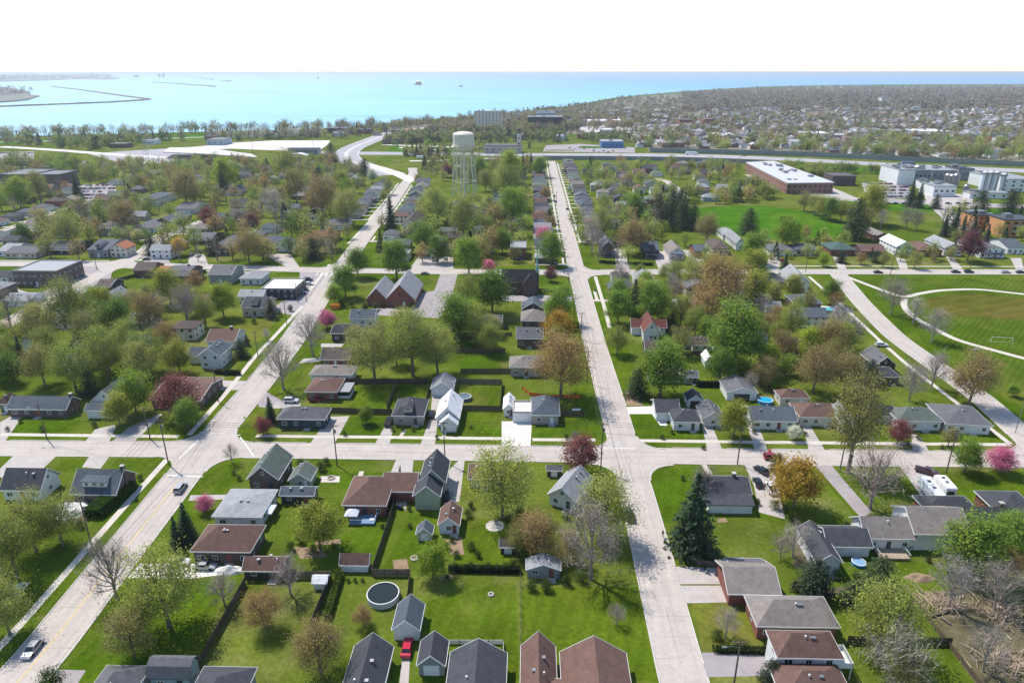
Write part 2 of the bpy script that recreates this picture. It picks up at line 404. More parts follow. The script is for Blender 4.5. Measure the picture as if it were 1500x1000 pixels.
# ---- pads: driveways, parking, paths (photo pixels)
PAD = '''d 0,635 0,618 15,610 32,611 8,645 0,645
d 125,646 140,628 168,622 170,625 160,646
a 164,646 190,625 215,615 232,606 205,636 198,646
d 0,686 22,665 85,665 64,685 0,699
d 120,684 132,666 162,666 147,686
d 279,725 332,724 327,731 276,733
d 300,556 362,558 352,571 303,571
d 453,651 482,610 512,609 489,651
d 548,652 565,622 577,625 570,652
d 615,653 630,612 633,580 648,580 641,615 637,653
w 735,653 735,617 779,617 777,653
d 573,690 581,671 606,671 604,692 594,748 582,735
d 656,690 674,672 681,672 673,734 650,737 648,725
w 913,596 975,594 977,623 967,623 955,606 917,606
d 1024,600 1033,600 1058,658 1036,658 1030,630
d 1085,592 1101,595 1124,658 1105,658 1100,640
d 1090,679 1132,677 1150,760 1112,750 1104,710
d 1175,618 1186,622 1209,660 1185,660
d 1335,636 1346,636 1362,662 1337,662
a 1190,677 1215,678 1277,750 1262,758 1252,748
d 1318,682 1352,682 1412,737 1360,742
d 985,829 1068,832 1085,855 992,855
d 994,857 1085,857 1090,881 1000,883
a 1027,955 1127,957 1127,989 1035,991
w 186,846 205,825 280,825 350,830 357,838 275,847
a 83,980 126,981 112,1003 75,1003
d 584,1010 590,955 601,955 598,1010
a 360,557 420,590 440,592 437,600 380,596
d 405,588 440,588 440,597 395,598
d 445,525 470,524 470,529 437,532
a 647,396 672,396 663,430 645,466 540,461 545,452 608,450 612,430 636,426
a 735,432 838,433 838,441 735,441
a 87,389 166,390 162,408 120,432 92,447 58,430 92,410
a 440,392 488,394 462,432 432,462 392,455 437,427
d 505,503 470,503 470,508 500,508
d 1225,399 1246,399 1240,405 1230,405
a 205,372 240,372 250,385 215,388
d 278,372 300,373 305,388 275,388
d 385,372 425,372 440,393 425,394
d 620,366 664,366 664,394 600,394
d 1000,366 1040,368 1045,395 1020,395
d 898,365 915,365 922,395 905,395
d 955,368 985,368 985,395 965,395
d 1128,372 1144,378 1140,395 1120,395
d 1220,376 1234,378 1240,394 1228,394
d 1312,376 1326,380 1330,394 1318,394
d 1385,376 1396,376 1410,394 1396,394
d 1480,378 1496,378 1500,394 1488,394
a 105,272 168,268 172,290 150,300 112,298
a 0,223 50,222 48,241 20,250 0,248
a 1262,268 1330,266 1334,290 1270,293
a 1225,288 1500,300 1500,306 1225,294
d 1352,284 1425,284 1425,306 1360,300
d 1355,295 1384,295 1425,330 1408,346 1390,330
d 0,415 40,428 30,440 0,440
s 916,572 936,572 942,594 917,594
l 1333,868 1400,863 1470,876 1500,900 1500,1010 1436,1010 1362,910
s 640,845 662,840 664,846 645,850
s 460,792 498,789 500,796 462,798
s 652,790 676,786 680,812 660,812
s 575,820 596,818 600,838 578,838
s 430,800 470,802 480,815 440,818
s 1010,600 1024,601 1026,606 1014,606
s 1056,748 1100,748 1102,753 1058,753
s 1050,760 1062,758 1066,764 1052,765
s 1265,560 1290,566 1286,570 1264,566
l 700,690 735,690 738,712 704,714
l 1155,785 1182,783 1190,830 1164,832
l 1190,860 1330,856 1335,866 1200,872
l 560,500 640,498 640,512 556,514
l 60,735 130,728 128,765 62,770
c 470,697 498,697 497,706 470,706
w 838,598 852,598 849,601 838,601'''
PMAT = dict(d='drive_conc', a='asphalt_pale', w='drive_white', s='soil', l='litter', c='walk')
PNAME = dict(d='driveway', a='pavement', w='driveway', s='soil', l='terrain', c='path')
for i, l in enumerate(PAD.split('\n')):
    k, *pp = l.split(); pp = [tuple(map(float, q.split(','))) for q in pp]
    poly_sheet(PNAME[k], pp, PMAT[k], .0045+.00003*i)
    if k in 'daw': PADS.append([tuple(un(*q)) for q in pp])
# ---- lawns with a colour of their own (photo pixels)
LAWN = '''r 625,1000 625,880 755,850 760,1000
r 560,838 600,752 640,752 640,842
r 500,838 500,785 570,752 548,838
r 660,760 735,760 750,835 670,835
r 765,860 930,860 965,1000 765,960
r 920,606 955,607 968,623 1030,631 1030,643 940,643 926,630
r 955,690 1030,682 1030,735 960,740
r 1220,690 1280,745 1255,760 1205,700
r 660,602 735,602 733,640 672,640
r 582,612 562,640 490,640 512,612
r 780,620 880,612 880,641 780,641
r 500,566 570,566 565,600 480,600
r 570,566 626,566 620,602 570,602
r 668,566 735,566 732,600 685,600
r 340,690 290,722 322,725 352,700
r 460,690 570,690 570,715 497,716
r 1360,690 1500,690 1500,730 1410,730
r 1260,640 1330,640 1335,625 1480,640 1480,648 1260,648
r 90,672 130,672 115,690 80,690
r 170,672 235,672 150,750 130,740
r 0,615 120,615 100,633 0,633
r 240,615 275,605 265,635 210,635
r 30,1000 95,980 230,850 330,850 290,985
r 672,520 735,520 735,546 675,546
y 330,475 430,460 445,462 395,500 330,500
r 1100,690 1150,690 1170,780 1110,760
y 1010,880 1090,885 1120,950 1030,950
y 1240,850 1335,880 1375,940 1240,940
r 735,412 830,406 832,430 735,430
r 560,415 640,400 600,428 545,440
m 1010,305 1080,300 1130,303 1180,310 1235,325 1235,345 1140,352 1050,345 1010,330
m 1235,295 1300,290 1420,305 1500,308 1500,316 1420,312 1300,308
t 1240,405 1500,404 1500,640 1470,600 1345,500
o 1345,447 1356,438 1384,432 1430,430 1500,437 1520,468 1450,466 1380,460
y 620,300 660,295 660,310 620,312'''
LMAT = dict(r='lawn_rich', y='lawn_dry', m='meadow', t='lawn_striped', o='outfield')
for i, l in enumerate(LAWN.split('\n')):
    k, *pp = l.split(); pp = [tuple(map(float, q.split(','))) for q in pp]
    poly_sheet('lawn', pp, LMAT[k], .0012+.00004*i+(.0016 if k == 'o' else 0))
# ---- sidewalks and paths
WALK = '''1.6 0,636 262,639
1.6 375,638 735,642
1.6 780,643.5 872,644
1.6 938,645 1125,647.5 1480,651
1.6 -60,1005 0,948 135,795
1.6 135,795 195,727 245,672
1.6 277,637 330,577 375,520 395,500 444,447
1.6 450,430 483,387
1.6 510,357 562,302
1.6 872,405 886,452 893,480
1.5 1185,405 1240,453 1290,500 1330,535 1480,650
1.5 1110,389.5 1500,390.5
1.5 0,381.5 160,382
1.6 180,392 370,399
1.2 203,638 236,606
1.0 586,640 593,630
1.0 650,641 652,630
2.6 1237,404 1300,428 1325,437 1340,431 1375,425 1430,423 1520,433
2.6 1325,437 1323,448 1335,463 1400,498 1520,530
1.4 1030,679 1040,694
1.4 415,668 428,690
1.2 530,690 522,712'''
for i, l in enumerate(WALK.split('\n')):
    w, *pp = l.split(); ps = relax(smooth_line([un(*map(float, q.split(','))) for q in pp], 2.0), 8)
    ribbon('sidewalk' if i < 17 else 'path', ps, float(w), 'walk', .0075+.00005*i)
# ---- kerbs: a real step along each street, dropped at crossings and driveways; corners are rounded
def kerb_run(pts):
    if len(pts) < 4: return
    ns = normals(pts); mb = MB(); n = len(pts)
    for p, q in zip(pts, ns):
        a, c = p-q*.1, p+q*.1
        mb.v += [(a.x,a.y,0),(a.x,a.y,.13),(c.x,c.y,.13),(c.x,c.y,0)]
    for i in range(n-1):
        for k in range(3): mb.f.append((4*i+k,4*i+k+1,4*i+5+k,4*i+4+k)); mb.m.append(0)
    struct(mb.build('kerb', M['kerb']))
RAD = 7.0
CORN = {}
def crossing(k1, k2):
    p1, w1, p2, w2 = STREETS[k1][0], STREETS[k1][1], STREETS[k2][0], STREETS[k2][1]
    i, j = min(((i,j) for i in range(len(p1)) for j in range(len(p2))), key=lambda t: (p1[t[0]]-p2[t[1]]).length)
    c = (p1[i]+p2[j])/2
    t1 = (p1[min(i+4,len(p1)-1)]-p1[max(i-4,0)]).normalized(); t2 = (p2[min(j+4,len(p2)-1)]-p2[max(j-4,0)]).normalized()
    for s1 in (-1,1):
        for s2 in (-1,1):
            d1, d2 = t1*s1, t2*s2                       # the corner between arm d1 of street 1 and arm d2 of street 2
            n1 = d2-d1*d2.dot(d1); n1.normalize(); n2 = d1-d2*d1.dot(d2); n2.normalize()
            o1, o2 = n1*(w1/2), n2*(w2/2)
            def meet(a, u, b_, v):
                de = u.x*v.y-u.y*v.x; r = b_-a; return a+u*((r.x*v.y-r.y*v.x)/de)
            cor = meet(c+o1, d1, c+o2, d2); ctr = meet(c+n1*(w1/2+RAD), d1, c+n2*(w2/2+RAD), d2)
            a1 = ctr-n1*RAD; a2 = ctr-n2*RAD
            th1 = math.atan2((a1-ctr).y,(a1-ctr).x); th2 = math.atan2((a2-ctr).y,(a2-ctr).x); dth = (th2-th1+PI)%(2*PI)-PI
            arc = [ctr+Vector((math.cos(th1+dth*t/12),math.sin(th1+dth*t/12)))*RAD for t in range(13)]
            core = cor-(n1+n2)*2.5
            poly_sheet('street', [tuple(core),tuple(arc[0]-n1*1.6),*[tuple(q) for q in arc],tuple(arc[-1]-n2*1.6)], 'road', .0100, True)
            kerb_run(arc)
    CORN.setdefault(k1, []).append((c, w2/2+RAD)); CORN.setdefault(k2, []).append((c, w1/2+RAD))
for a, c in (('A','C'),('B','C'),('B','D'),('A','D'),('F','D'),('E','C')): crossing(a, c)
for k in 'ABCDEF':
    ps, w, z, m = STREETS[k]; fine = smooth_line(ps, 1.2); ns = normals(fine)
    for sd in (-1,1):
        run = []
        for p, n in zip(fine, ns):
            q = p+n*sd*(w/2+.05)
            if q.y < 70 or q.y > 620 or abs(q.x) > 420: ok = False
            else:
                ok = all((p-c).length > r+.3 or not False for c, r in []) and road_clear(q, .25, k)
                for c, r in CORN.get(k, []):
                    if (p-c).length < r+.2: ok = False
                if ok and any(inside(q, P) for P in PADS): ok = False
            if ok: run.append(q)
            else: kerb_run(run); run = []
        kerb_run(run)
# ---- painted markings
def dash(ps, off, w, m, z, on=None, offl=0, s0=0, s1=1e9):
    fine = smooth_line(ps, 1.0); s = 0; run = []; out = []
    for i, p in enumerate(fine):
        if i: s += (p-fine[i-1]).length
        if s0 <= s <= s1 and (on is None or s % (on+offl) < on): run.append(p)
        else:
            if len(run) > 1: out.append(run)
            run = []
    if len(run) > 1: out.append(run)
    for r in out: ribbon('road_marking', r, w, m, z, off)
cA = un(297,660)
psA = STREETS['A'][0]
seg = [p for p in psA if p.y < cA.y-12]; dash(seg, .14, .11, 'line_yellow', .026); dash(seg, -.14, .11, 'line_yellow', .026)
seg = [p for p in psA if p.y > cA.y+14 and p.y < 640]; dash(seg, 0, .12, 'line_yellow', .026, 3, 5)
def bar(p, q, w, m='line_white', z=.034): ribbon('road_marking', [un(*p), un(*q)], w, m, z)
bar((246,696),(297,698),.45); bar((292,633),(352,637),.35); bar((290,645),(262,672),.3)
bar((352,640),(372,668),.3); bar((884,655),(930,657),.25)
for i in range(7):      # ladder crossing up the long street
    bar((462+i*7,404),(466+i*7,400),.5)
# the wide curving motorway, its ramps, and the long straight motorway across
def far_road(px, w, m, z, name='motorway'):
    return ribbon(name, relax(smooth_line([un(*p) for p in px], 8), 14), w, m, z)
MW = [(575,256),(540,246),(513,236),(505,226),(515,217),(540,207),(565,197),(590,191),(640,186)]
far_road(MW, 30, 'motorway', .04)
for o in (-14.2, 14.2, -1.2, 1.2):
    ps = relax(smooth_line([un(*p) for p in MW], 8), 14); ribbon('road_marking', ps, .9 if abs(o) > 5 else 1.6, 'plaza', .05, o)
far_road([(530,240),(560,246),(590,258),(606,266)], 12, 'drive_white', .044, 'ramp')
far_road([(440,224),(600,225),(800,227),(950,227),(1050,229),(1150,233),(1260,239),(1400,246),(1560,253),(1800,262)], 34, 'motorway', .046)
hw = relax(smooth_line([un(*p) for p in [(800,227),(950,227),(1050,229),(1150,233),(1260,239),(1400,246),(1560,253)]], 8), 14)
for o in (-8, 8): ribbon('road_marking', hw, .5, 'line_white', .056, o)
far_road([(560,212),(610,214),(680,216),(760,214)], 9, 'drive_white', .042, 'ramp')
far_road([(600,236),(640,236),(690,233),(760,231)], 8, 'drive_white', .048, 'ramp')
far_road([(585,217),(600,213),(640,212),(660,218),(620,222),(590,220)], 6, 'drive_white', .043, 'ramp')
far_road([(0,215),(70,219),(160,226),(260,232)], 16, 'plaza', .05, 'ramp')
far_road([(0,208),(120,206),(300,201),(480,197)], 7, 'plaza', .05, 'street')
far_road([(925,195),(915,180),(905,170)], 14, 'plaza', .05, 'street')
poly_sheet('pavement', [(128,225),(300,214),(330,220),(262,236),(225,240),(165,236)], 'motorway', .02)
poly_sheet('plaza', [(250,220),(330,210),(400,206),(484,206),(480,212),(466,222),(420,221),(340,218)], 'plaza', .06)
poly_sheet('pavement', [(795,222),(800,213),(850,211),(930,216),(930,224)], 'asphalt_pale', .02)
poly_sheet('lawn', [(850,214),(890,215),(905,217.5),(850,217)], 'meadow', .03)
poly_sheet('lawn', [(800,219.5),(840,219.5),(842,221),(798,221)], 'lawn_dry', .03)
poly_sheet('plaza', [(830,182),(910,178),(925,190),(860,195)], 'plaza', .02)
poly_sheet('plaza', [(1090,255),(1220,275),(1260,292),(1230,294),(1120,275)], 'drive_conc', .02)
poly_sheet('lawn', [(570,215),(690,220),(690,226),(570,226)], 'meadow', .011)
poly_sheet('lawn', [(780,190),(822,188),(822,198),(780,199)], 'meadow', .011)
poly_sheet('lawn', [(1130,240),(1280,246),(1300,254),(1140,248)], 'meadow', .011)
poly_sheet('terrain', [(560,196),(560,188),(700,175),(830,160),(880,151),(930,142),(1060,132),(1200,126.5),(1500,124.5),(2400,124.5),(2400,232),(1560,240),(1260,230),(1100,226),(950,221),(940,200),(830,196)], 'far_floor', .008)
poly_sheet('lawn', [(0,204),(300,197),(300,203),(0,211)], 'meadow', .011)

# grass verges beside the streets
for k in 'ABDEFG':
    ps, w, z, m = STREETS[k]; pp = [p for p in ps if 130 < p.y < 640]
    for sd in (-1,1):
        if len(pp) > 3 and not (k == 'E' and sd < 0): ribbon('lawn', pp, 7.5, 'lawn_rich', .0026+.00017*'ABDEFG'.index(k)+.00008*sd, sd*(w/2+3.6))
# ---------------------------------------------------------------- houses
R_ = lambda r, g, b_: S(r, g, b_, .6)
ROOF = dict(dg=R_(86,88,94), mg=R_(122,122,126), lg=S(164,166,168,.72), bl=R_(104,112,122), br=R_(132,102,92), tp=R_(162,152,145), wh=S(240,240,240,.86),
    gr=R_(122,132,122), rd=R_(140,84,76), bk=R_(58,58,62), bn=R_(110,98,92), og=R_(196,124,90), gb=R_(88,114,108))
WALL = dict(w=S(238,238,236), cr=S(226,220,202), gy=S(150,152,156), tl=S(52,74,84), bk=S(136,84,72), db=S(98,84,80), bl=S(160,178,188), sg=S(166,176,154),
    bg=S(206,194,172), nv=S(52,64,80), st=S(170,162,152), dk=S(70,68,68), ob=S(196,140,92), pb=S(80,130,180))
def wmat(k): return M['brick'] if k in ('bk','db','st','ob') else M['siding']
# one shared window: a frame and a pane, one metre square
mb = MB()
for x0,x1,z0,z1 in ((-.5,.5,-.5,-.42),(-.5,.5,.42,.5),(-.5,-.42,-.42,.42),(.42,.5,-.42,.42),(-.03,.03,-.42,.42)): mb.box(x0,x1,-.06,.0,z0,z1)
WFRAME = mb.mesh('window', M['trim'])
WPANE = MB().box(-.46,.46,-.03,.0,-.46,.46).mesh('pane', M['glass'])
mb = MB(); mb.box(-.5,.5,-.06,0,0,1); DOORM = mb.mesh('door', M['paint'])
DOORK = MB().tube([(.36,-.06,.5),(.36,-.12,.5)], .04, 6).mesh('handle', M['metal'])
mb = MB()
for k in range(4): mb.box(-.5,.5,-.07+.004*(k%2),0,k*.25,k*.25+.24)
GDOOR = mb.mesh('garage_door', M['paint'])
VENT = MB().box(-.22,.22,-.22,.22,-.1,.28).box(-.3,.3,-.3,.3,.28,.36).mesh('roof_vent', M['metal'])
VPIPE = MB().lathe([(.1,-.2),(.1,.5),(.16,.5),(.16,.6)], 8).mesh('vent_pipe', M['trim'])
def window(root, x, y, z, rot, w, h, detail=True):
    if detail:
        o = link('window', WFRAME, root, loc=(x,y,z), rot=rot, scale=(w,1,h)); link('pane', WPANE, o)
    else: o = link('window', WPANE, root, loc=(x,y,z), rot=rot, scale=(w,1.4,h))
    return o
def roof_mesh(mb, cx, cy, w, d, he, kind, rh, o=.45, th=.2):
    """mb gets the roof of a block w x d centred on cx, cy"""
    W, D = w/2+o, d/2+o
    if kind == 'g':        # ridge along x
        ze = he-o*rh/(d/2)
        for s in (-1,1):
            pts = [(cx-W,cy+s*D,ze),(cx+W,cy+s*D,ze),(cx+W,cy,he+rh),(cx-W,cy,he+rh)]
            mb.slab(pts if s < 0 else pts[::-1], th)
    elif kind == 'f':      # ridge along y
        ze = he-o*rh/(w/2)
        for s in (-1,1):
            pts = [(cx+s*W,cy+D,ze),(cx+s*W,cy-D,ze),(cx,cy-D,he+rh),(cx,cy+D,he+rh)]
            mb.slab(pts if s < 0 else pts[::-1], th)
    elif kind == 'h':
        ze = he; r = min(W, D)
        if W >= D: R = [(cx-W+D,cy,he+rh),(cx+W-D,cy,he+rh)]
        else: R = [(cx,cy-D+W,he+rh),(cx,cy+D-W,he+rh)]
        P = [(cx-W,cy-D),(cx+W,cy-D),(cx+W,cy+D),(cx-W,cy+D)]
        vs = [(x,y,ze-th) for x,y in P]+[(x,y,ze) for x,y in P]+R
        if W > D: fs = [(4,5,9,8),(5,6,9),(6,7,8,9),(7,4,8)]
        else: fs = [(4,5,8),(5,6,9,8),(6,7,9),(7,4,8,9)]
        mb.add(vs, fs+[(3,2,1,0),(0,1,5,4),(1,2,6,5),(2,3,7,6),(3,0,4,7)])
    elif kind == 's':      # lean-to, falling to the front
        pts = [(cx-W,cy-D,he),(cx+W,cy-D,he),(cx+W,cy+D,he+rh),(cx-W,cy+D,he+rh)]; mb.slab(pts, th)
    elif kind == 'm':      # gambrel, ridge along x
        q = D*.55
        for s in (-1,1):
            a = [(cx-W,cy+s*D,he-.1),(cx+W,cy+s*D,he-.1),(cx+W,cy+s*q,he+rh*.7),(cx-W,cy+s*q,he+rh*.7)]
            c = [(cx-W,cy+s*q,he+rh*.7),(cx+W,cy+s*q,he+rh*.7),(cx+W,cy,he+rh),(cx-W,cy,he+rh)]
            mb.slab(a if s < 0 else a[::-1], th); mb.slab(c if s < 0 else c[::-1], th)
    else:                  # flat, inside a parapet
        mb.box(cx-w/2+.25, cx+w/2-.25, cy-d/2+.25, cy+d/2-.25, he-.5, he-.2)
def wall_mesh(mb, cx, cy, w, d, he, kind, rh, m=0):
    a, c, e, f = cx-w/2, cx+w/2, cy-d/2, cy+d/2
    if kind in 'gm':
        for x, sgn in ((a,-1),(c,1)):
            q = [(x,e,0),(x,f,0),(x,f,he),(x,cy,he+rh-.06),(x,e,he)]
            if kind == 'm': q = [(x,e,0),(x,f,0),(x,f,he),(x,cy+d*.28,he+rh*.66),(x,cy,he+rh-.06),(x,cy-d*.28,he+rh*.66),(x,e,he)]
            mb.add(q, [tuple(range(len(q))) if sgn > 0 else tuple(range(len(q)))[::-1]], m)
        mb.add([(a,e,0),(c,e,0),(c,e,he),(a,e,he)], [(0,1,2,3)], m); mb.add([(a,f,0),(c,f,0),(c,f,he),(a,f,he)], [(3,2,1,0)], m)
    elif kind == 'f':
        for y, sgn in ((e,1),(f,-1)):
            q = [(a,y,0),(c,y,0),(c,y,he),(cx,y,he+rh-.06),(a,y,he)]; mb.add(q, [tuple(range(5)) if sgn > 0 else tuple(range(5))[::-1]], m)
        mb.add([(a,e,0),(a,f,0),(a,f,he),(a,e,he)], [(3,2,1,0)], m); mb.add([(c,e,0),(c,f,0),(c,f,he),(c,e,he)], [(0,1,2,3)], m)
    elif kind == 's':
        mb.add([(a,e,0),(c,e,0),(c,e,he),(a,e,he)], [(0,1,2,3)], m)
        mb.add([(a,f,0),(c,f,0),(c,f,he+rh),(a,f,he+rh)], [(3,2,1,0)], m)
        mb.add([(a,e,0),(a,f,0),(a,f,he+rh),(a,e,he)], [(3,2,1,0)], m); mb.add([(c,e,0),(c,f,0),(c,f,he+rh),(c,e,he)], [(0,1,2,3)], m)
    elif kind == 'x':
        mb.box(a,c,e,f,0,he,m,top=True,bottom=False)
        t = .25
    else: mb.box(a,c,e,f,0,he,m,top=False,bottom=False)
def fascia_mesh(mb, cx, cy, w, d, he, kind, rh, o=.45):
    W, D = w/2+o, d/2+o; t = .05
    if kind == 'h':
        z0, z1 = he-.24, he+.03
        mb.box(cx-W-t,cx+W+t,cy-D-t,cy-D-.004,z0,z1); mb.box(cx-W-t,cx+W+t,cy+D+.004,cy+D+t,z0,z1)
        mb.box(cx-W-t,cx-W-.004,cy-D,cy+D,z0,z1); mb.box(cx+W+.004,cx+W+t,cy-D,cy+D,z0,z1)
    elif kind in 'gf':
        half = d/2 if kind == 'g' else w/2
        ze = he-o*rh/half; H2 = D if kind == 'g' else W; L2 = W if kind == 'g' else D
        def P(l, a, z): return (cx+l, cy+a, z) if kind == 'g' else (cx+a, cy+l, z)
        for s in (-1,1):      # eaves
            x0 = [P(-L2,s*(H2+.005),ze-.24),P(L2,s*(H2+.005),ze-.24),P(L2,s*(H2+.07),ze-.24),P(-L2,s*(H2+.07),ze-.24)]
            mb.add(x0+[(a,b_,c+.26) for a,b_,c in x0], [(0,1,5,4),(1,2,6,5),(2,3,7,6),(3,0,4,7),(4,5,6,7),(3,2,1,0)])
            for e in (-1,1):  # rakes
                l0, l1 = e*(L2+.005), e*(L2+.07)
                q = [P(l0,s*H2,ze-.24),P(l1,s*H2,ze-.24),P(l1,0,he+rh-.24),P(l0,0,he+rh-.24)]
                mb.add(q+[(a,b_,c+.27) for a,b_,c in q], [(0,1,5,4),(1,2,6,5),(2,3,7,6),(3,0,4,7),(4,5,6,7),(3,2,1,0)])
def make_house(label, cat, name, x, y, w, d, he, kind, rh, rot, rc, wc, opts='', wings=(), lod=0, short=None, group=None):
    root = empty(name, x, y, rot); tag(root, label, cat, group)
    r = random.Random(hash((round(x),round(y))) & 0xffff)
    wings = [((w/2+q[2]/2 if q[0] >= 90 else (-w/2-q[2]/2 if q[0] <= -90 else q[0])), (d/2+q[3]/2 if q[1] >= 90 else (-d/2-q[3]/2 if q[1] <= -90 else q[1])), *q[2:]) for q in wings]
    secs = [(0,0,w,d,he,kind,rh)]+wings
    wm = MB(); rm = MB()
    for s in secs:
        wall_mesh(wm, *s); roof_mesh(rm, *s, o=.12 if s[5] == 'x' else (.3 if name in ('shed','garage') else .45))
        if s[5] == 'x':   # parapet cap ring
            a,c,e,f,h = s[0]-s[2]/2,s[0]+s[2]/2,s[1]-s[3]/2,s[1]+s[3]/2,s[4]
    wk = wc[0] if isinstance(wc, tuple) else wc
    jit = 1+r.uniform(-.06,.06); cj = lambda c: (c[0]*jit,c[1]*jit,c[2]*jit,1)
    wm.build('wall', wmat(wk), root, cj(WALL[wk]))
    if kind == 'x' and not wings:
        rf = MB().box(-w/2-.003,w/2+.003,-d/2-.003,d/2+.003,he+.004,he+.12).build('roof', M['paint'], root, cj(ROOF[rc]))
        pr = MB()
        for b4 in ((-w/2-.06,w/2+.06,-d/2-.06,-d/2+.25),(-w/2-.06,w/2+.06,d/2-.25,d/2+.06),(-w/2-.06,-w/2+.25,-d/2+.25,d/2-.25),(w/2-.25,w/2+.06,-d/2+.25,d/2-.25)):
            pr.box(*b4, he+.124, he+.6)
        pr.build('parapet', M['paint'], rf, WALL['st'])
    else:
        if kind == 'x':
            rm = MB()
            for s in secs:
                if s[5] == 'x': rm.box(s[0]-s[2]/2-.1,s[0]+s[2]/2+.1,s[1]-s[3]/2-.1,s[1]+s[3]/2+.1,s[4]+.004,s[4]+.3)
                else: roof_mesh(rm, *s)
        rf = rm.build('roof', M['roof'], root, cj(ROOF[rc]))
    if lod >= 2: return root
    if lod == 0 and kind in 'gfh':
        fm = MB()
        for s in secs:
            if s[5] in 'gfh': fascia_mesh(fm, *s, o=.3 if name in ('shed','garage') else .45)
        fm.build('fascia', M['trim'], root)
    det = lod == 0
    small = name in ('shed',)
    fl = 2 if he > 4.4 else 1
    if small:
        link('door', DOORM, root, color=WALL['w'], loc=(0,-d/2,0.05), scale=(min(1.6,w*.5),1,min(1.9,he*.85)))
        return root
    zs = [1.55] if fl == 1 else [1.5, 1.5+he*.5]
    gd = 'd' in opts
    if gd:
        dc = WALL['dk'] if 'D' in opts else WALL['w']
        link('garage_door', GDOOR, root, color=dc, loc=(0,-d/2,.03), scale=(min(w*.62,4.8),1,2.2))
        if name == 'garage':
            if det: window(root, w/2, 0, 1.5, PI/2, 1.0, .9, det)
            return root
    # front, right and left windows
    n = max(1, int(w/2.9))
    for zi, z in enumerate(zs):
        for i in range(n):
            xx = -w/2+w*(i+.5)/n
            if zi == 0 and i == n//2 and n > 1 and not gd: continue
            if gd and zi == 0 and abs(xx) < min(w*.31,2.4)+.7: continue
            window(root, xx, -d/2, z, 0, 1.5 if (i == 0 and n > 2) else 1.1, 1.15, det)
        side = 1 if x < 20 else -1
        for i in range(max(1, int(d/3.6))):
            yy = -d/2+d*(i+.5)/max(1, int(d/3.6))
            window(root, side*w/2, yy, z, side*PI/2, 1.0, 1.05, det)
    if kind == 'f' and rh > 2.2: window(root, 0, -d/2, he+rh*.32, 0, .8, 1.0, det)
    if kind == 'g' and rh > 2.2 and det: window(root, side*w/2, 0, he+rh*.3, side*PI/2, .8, .9, det)
    if not gd:
        dx = -w/2+w*(n//2+.5)/n if n > 1 else w*.28
        do = link('door', DOORM, root, color=r.choice([WALL['w'],WALL['db'],WALL['nv'],WALL['bk']]), loc=(dx,-d/2,.25), scale=(.95,1,2.05))
        if det: link('handle', DOORK, do)
        if 'S' not in opts:
            MB().box(dx-.9,dx+.9,-d/2-1.5,-d/2-.004,0,.24).build('step', M['concrete_block'], root)
    if 'c' in opts:
        sx = -1 if 'L' in opts else 1
        cxx = sx*w*(.5 if 'E' in opts else .22); zt = he+rh+.75
        cm = MB().box(cxx-.42,cxx+.42,-.1,.75,he*.5 if 'E' not in opts else 0,zt).build('chimney', M['brick'], rf, WALL['db'])
        MB().box(cxx-.5,cxx+.5,-.18,.83,zt+.003,zt+.15).build('chimney_cap', M['concrete_block'], root)
    if 'p' in opts:      # porch across the front
        pm = MB().box(-w*.4,w*.4,-d/2-2.1,-d/2-.004,0,.35).build('porch', M['wood'], root, S(150,130,112))
        for px in (-w*.38, w*.38): MB().box(px-.08,px+.08,-d/2-2,-d/2-1.84,.354,2.5).build('porch_post', M['trim'], pm)
        MB().slab([(-w*.43,-d/2-2.3,2.5),(w*.43,-d/2-2.3,2.5),(w*.43,-d/2-.05,2.95),(-w*.43,-d/2-.05,2.95)], .15).build('porch_roof', M['roof'], root, ROOF[rc])
    if 'W' in opts:      # glazed sunroom on the right end
        sm = MB().box(w/2+.003,w/2+3.6,-d*.32,d*.3,0,.9).box(w/2+.003,w/2+3.6,-d*.32,d*.3,2.1,2.5).build('sunroom', M['siding'], root, WALL['w'])
        MB().box(w/2+.003,w/2+3.54,-d*.32+.06,d*.3-.06,.9,2.1).build('sunroom_glass', M['glass'], sm)
        MB().slab([(w/2+.5,-d*.36,2.55),(w/2+3.8,-d*.36,2.55),(w/2+3.8,d*.34,2.55),(w/2+.5,d*.34,2.55)], .04).build('sunroom_roof', M['paint'], sm, ROOF['lg'])
    if 'B' in opts:      # white balcony on the right side
        bl_ = MB().box(w/2+.004,w/2+2.6,-d*.42,d*.35,2.5,2.7).build('balcony', M['trim'], root)
        rl = MB()
        for (ax,ay),(bx,by) in (((w/2+2.55,-d*.42),(w/2+2.55,d*.35)),((w/2,-d*.42),(w/2+2.55,-d*.42)),((w/2,d*.35),(w/2+2.55,d*.35))):
            rl.tube([(ax,ay,3.65),(bx,by,3.65)], .06, 4)
            for t in range(13): rl.box(ax+(bx-ax)*t/12-.1,ax+(bx-ax)*t/12+.1,ay+(by-ay)*t/12-.03,ay+(by-ay)*t/12+.03,2.7,3.6)
        rl.build('railing', M['trim'], bl_)
        for yy in (-d*.4,d*.33): MB().box(w/2+2.35,w/2+2.5,yy-.08,yy+.08,0,2.496).build('balcony_post', M['trim'], bl_)
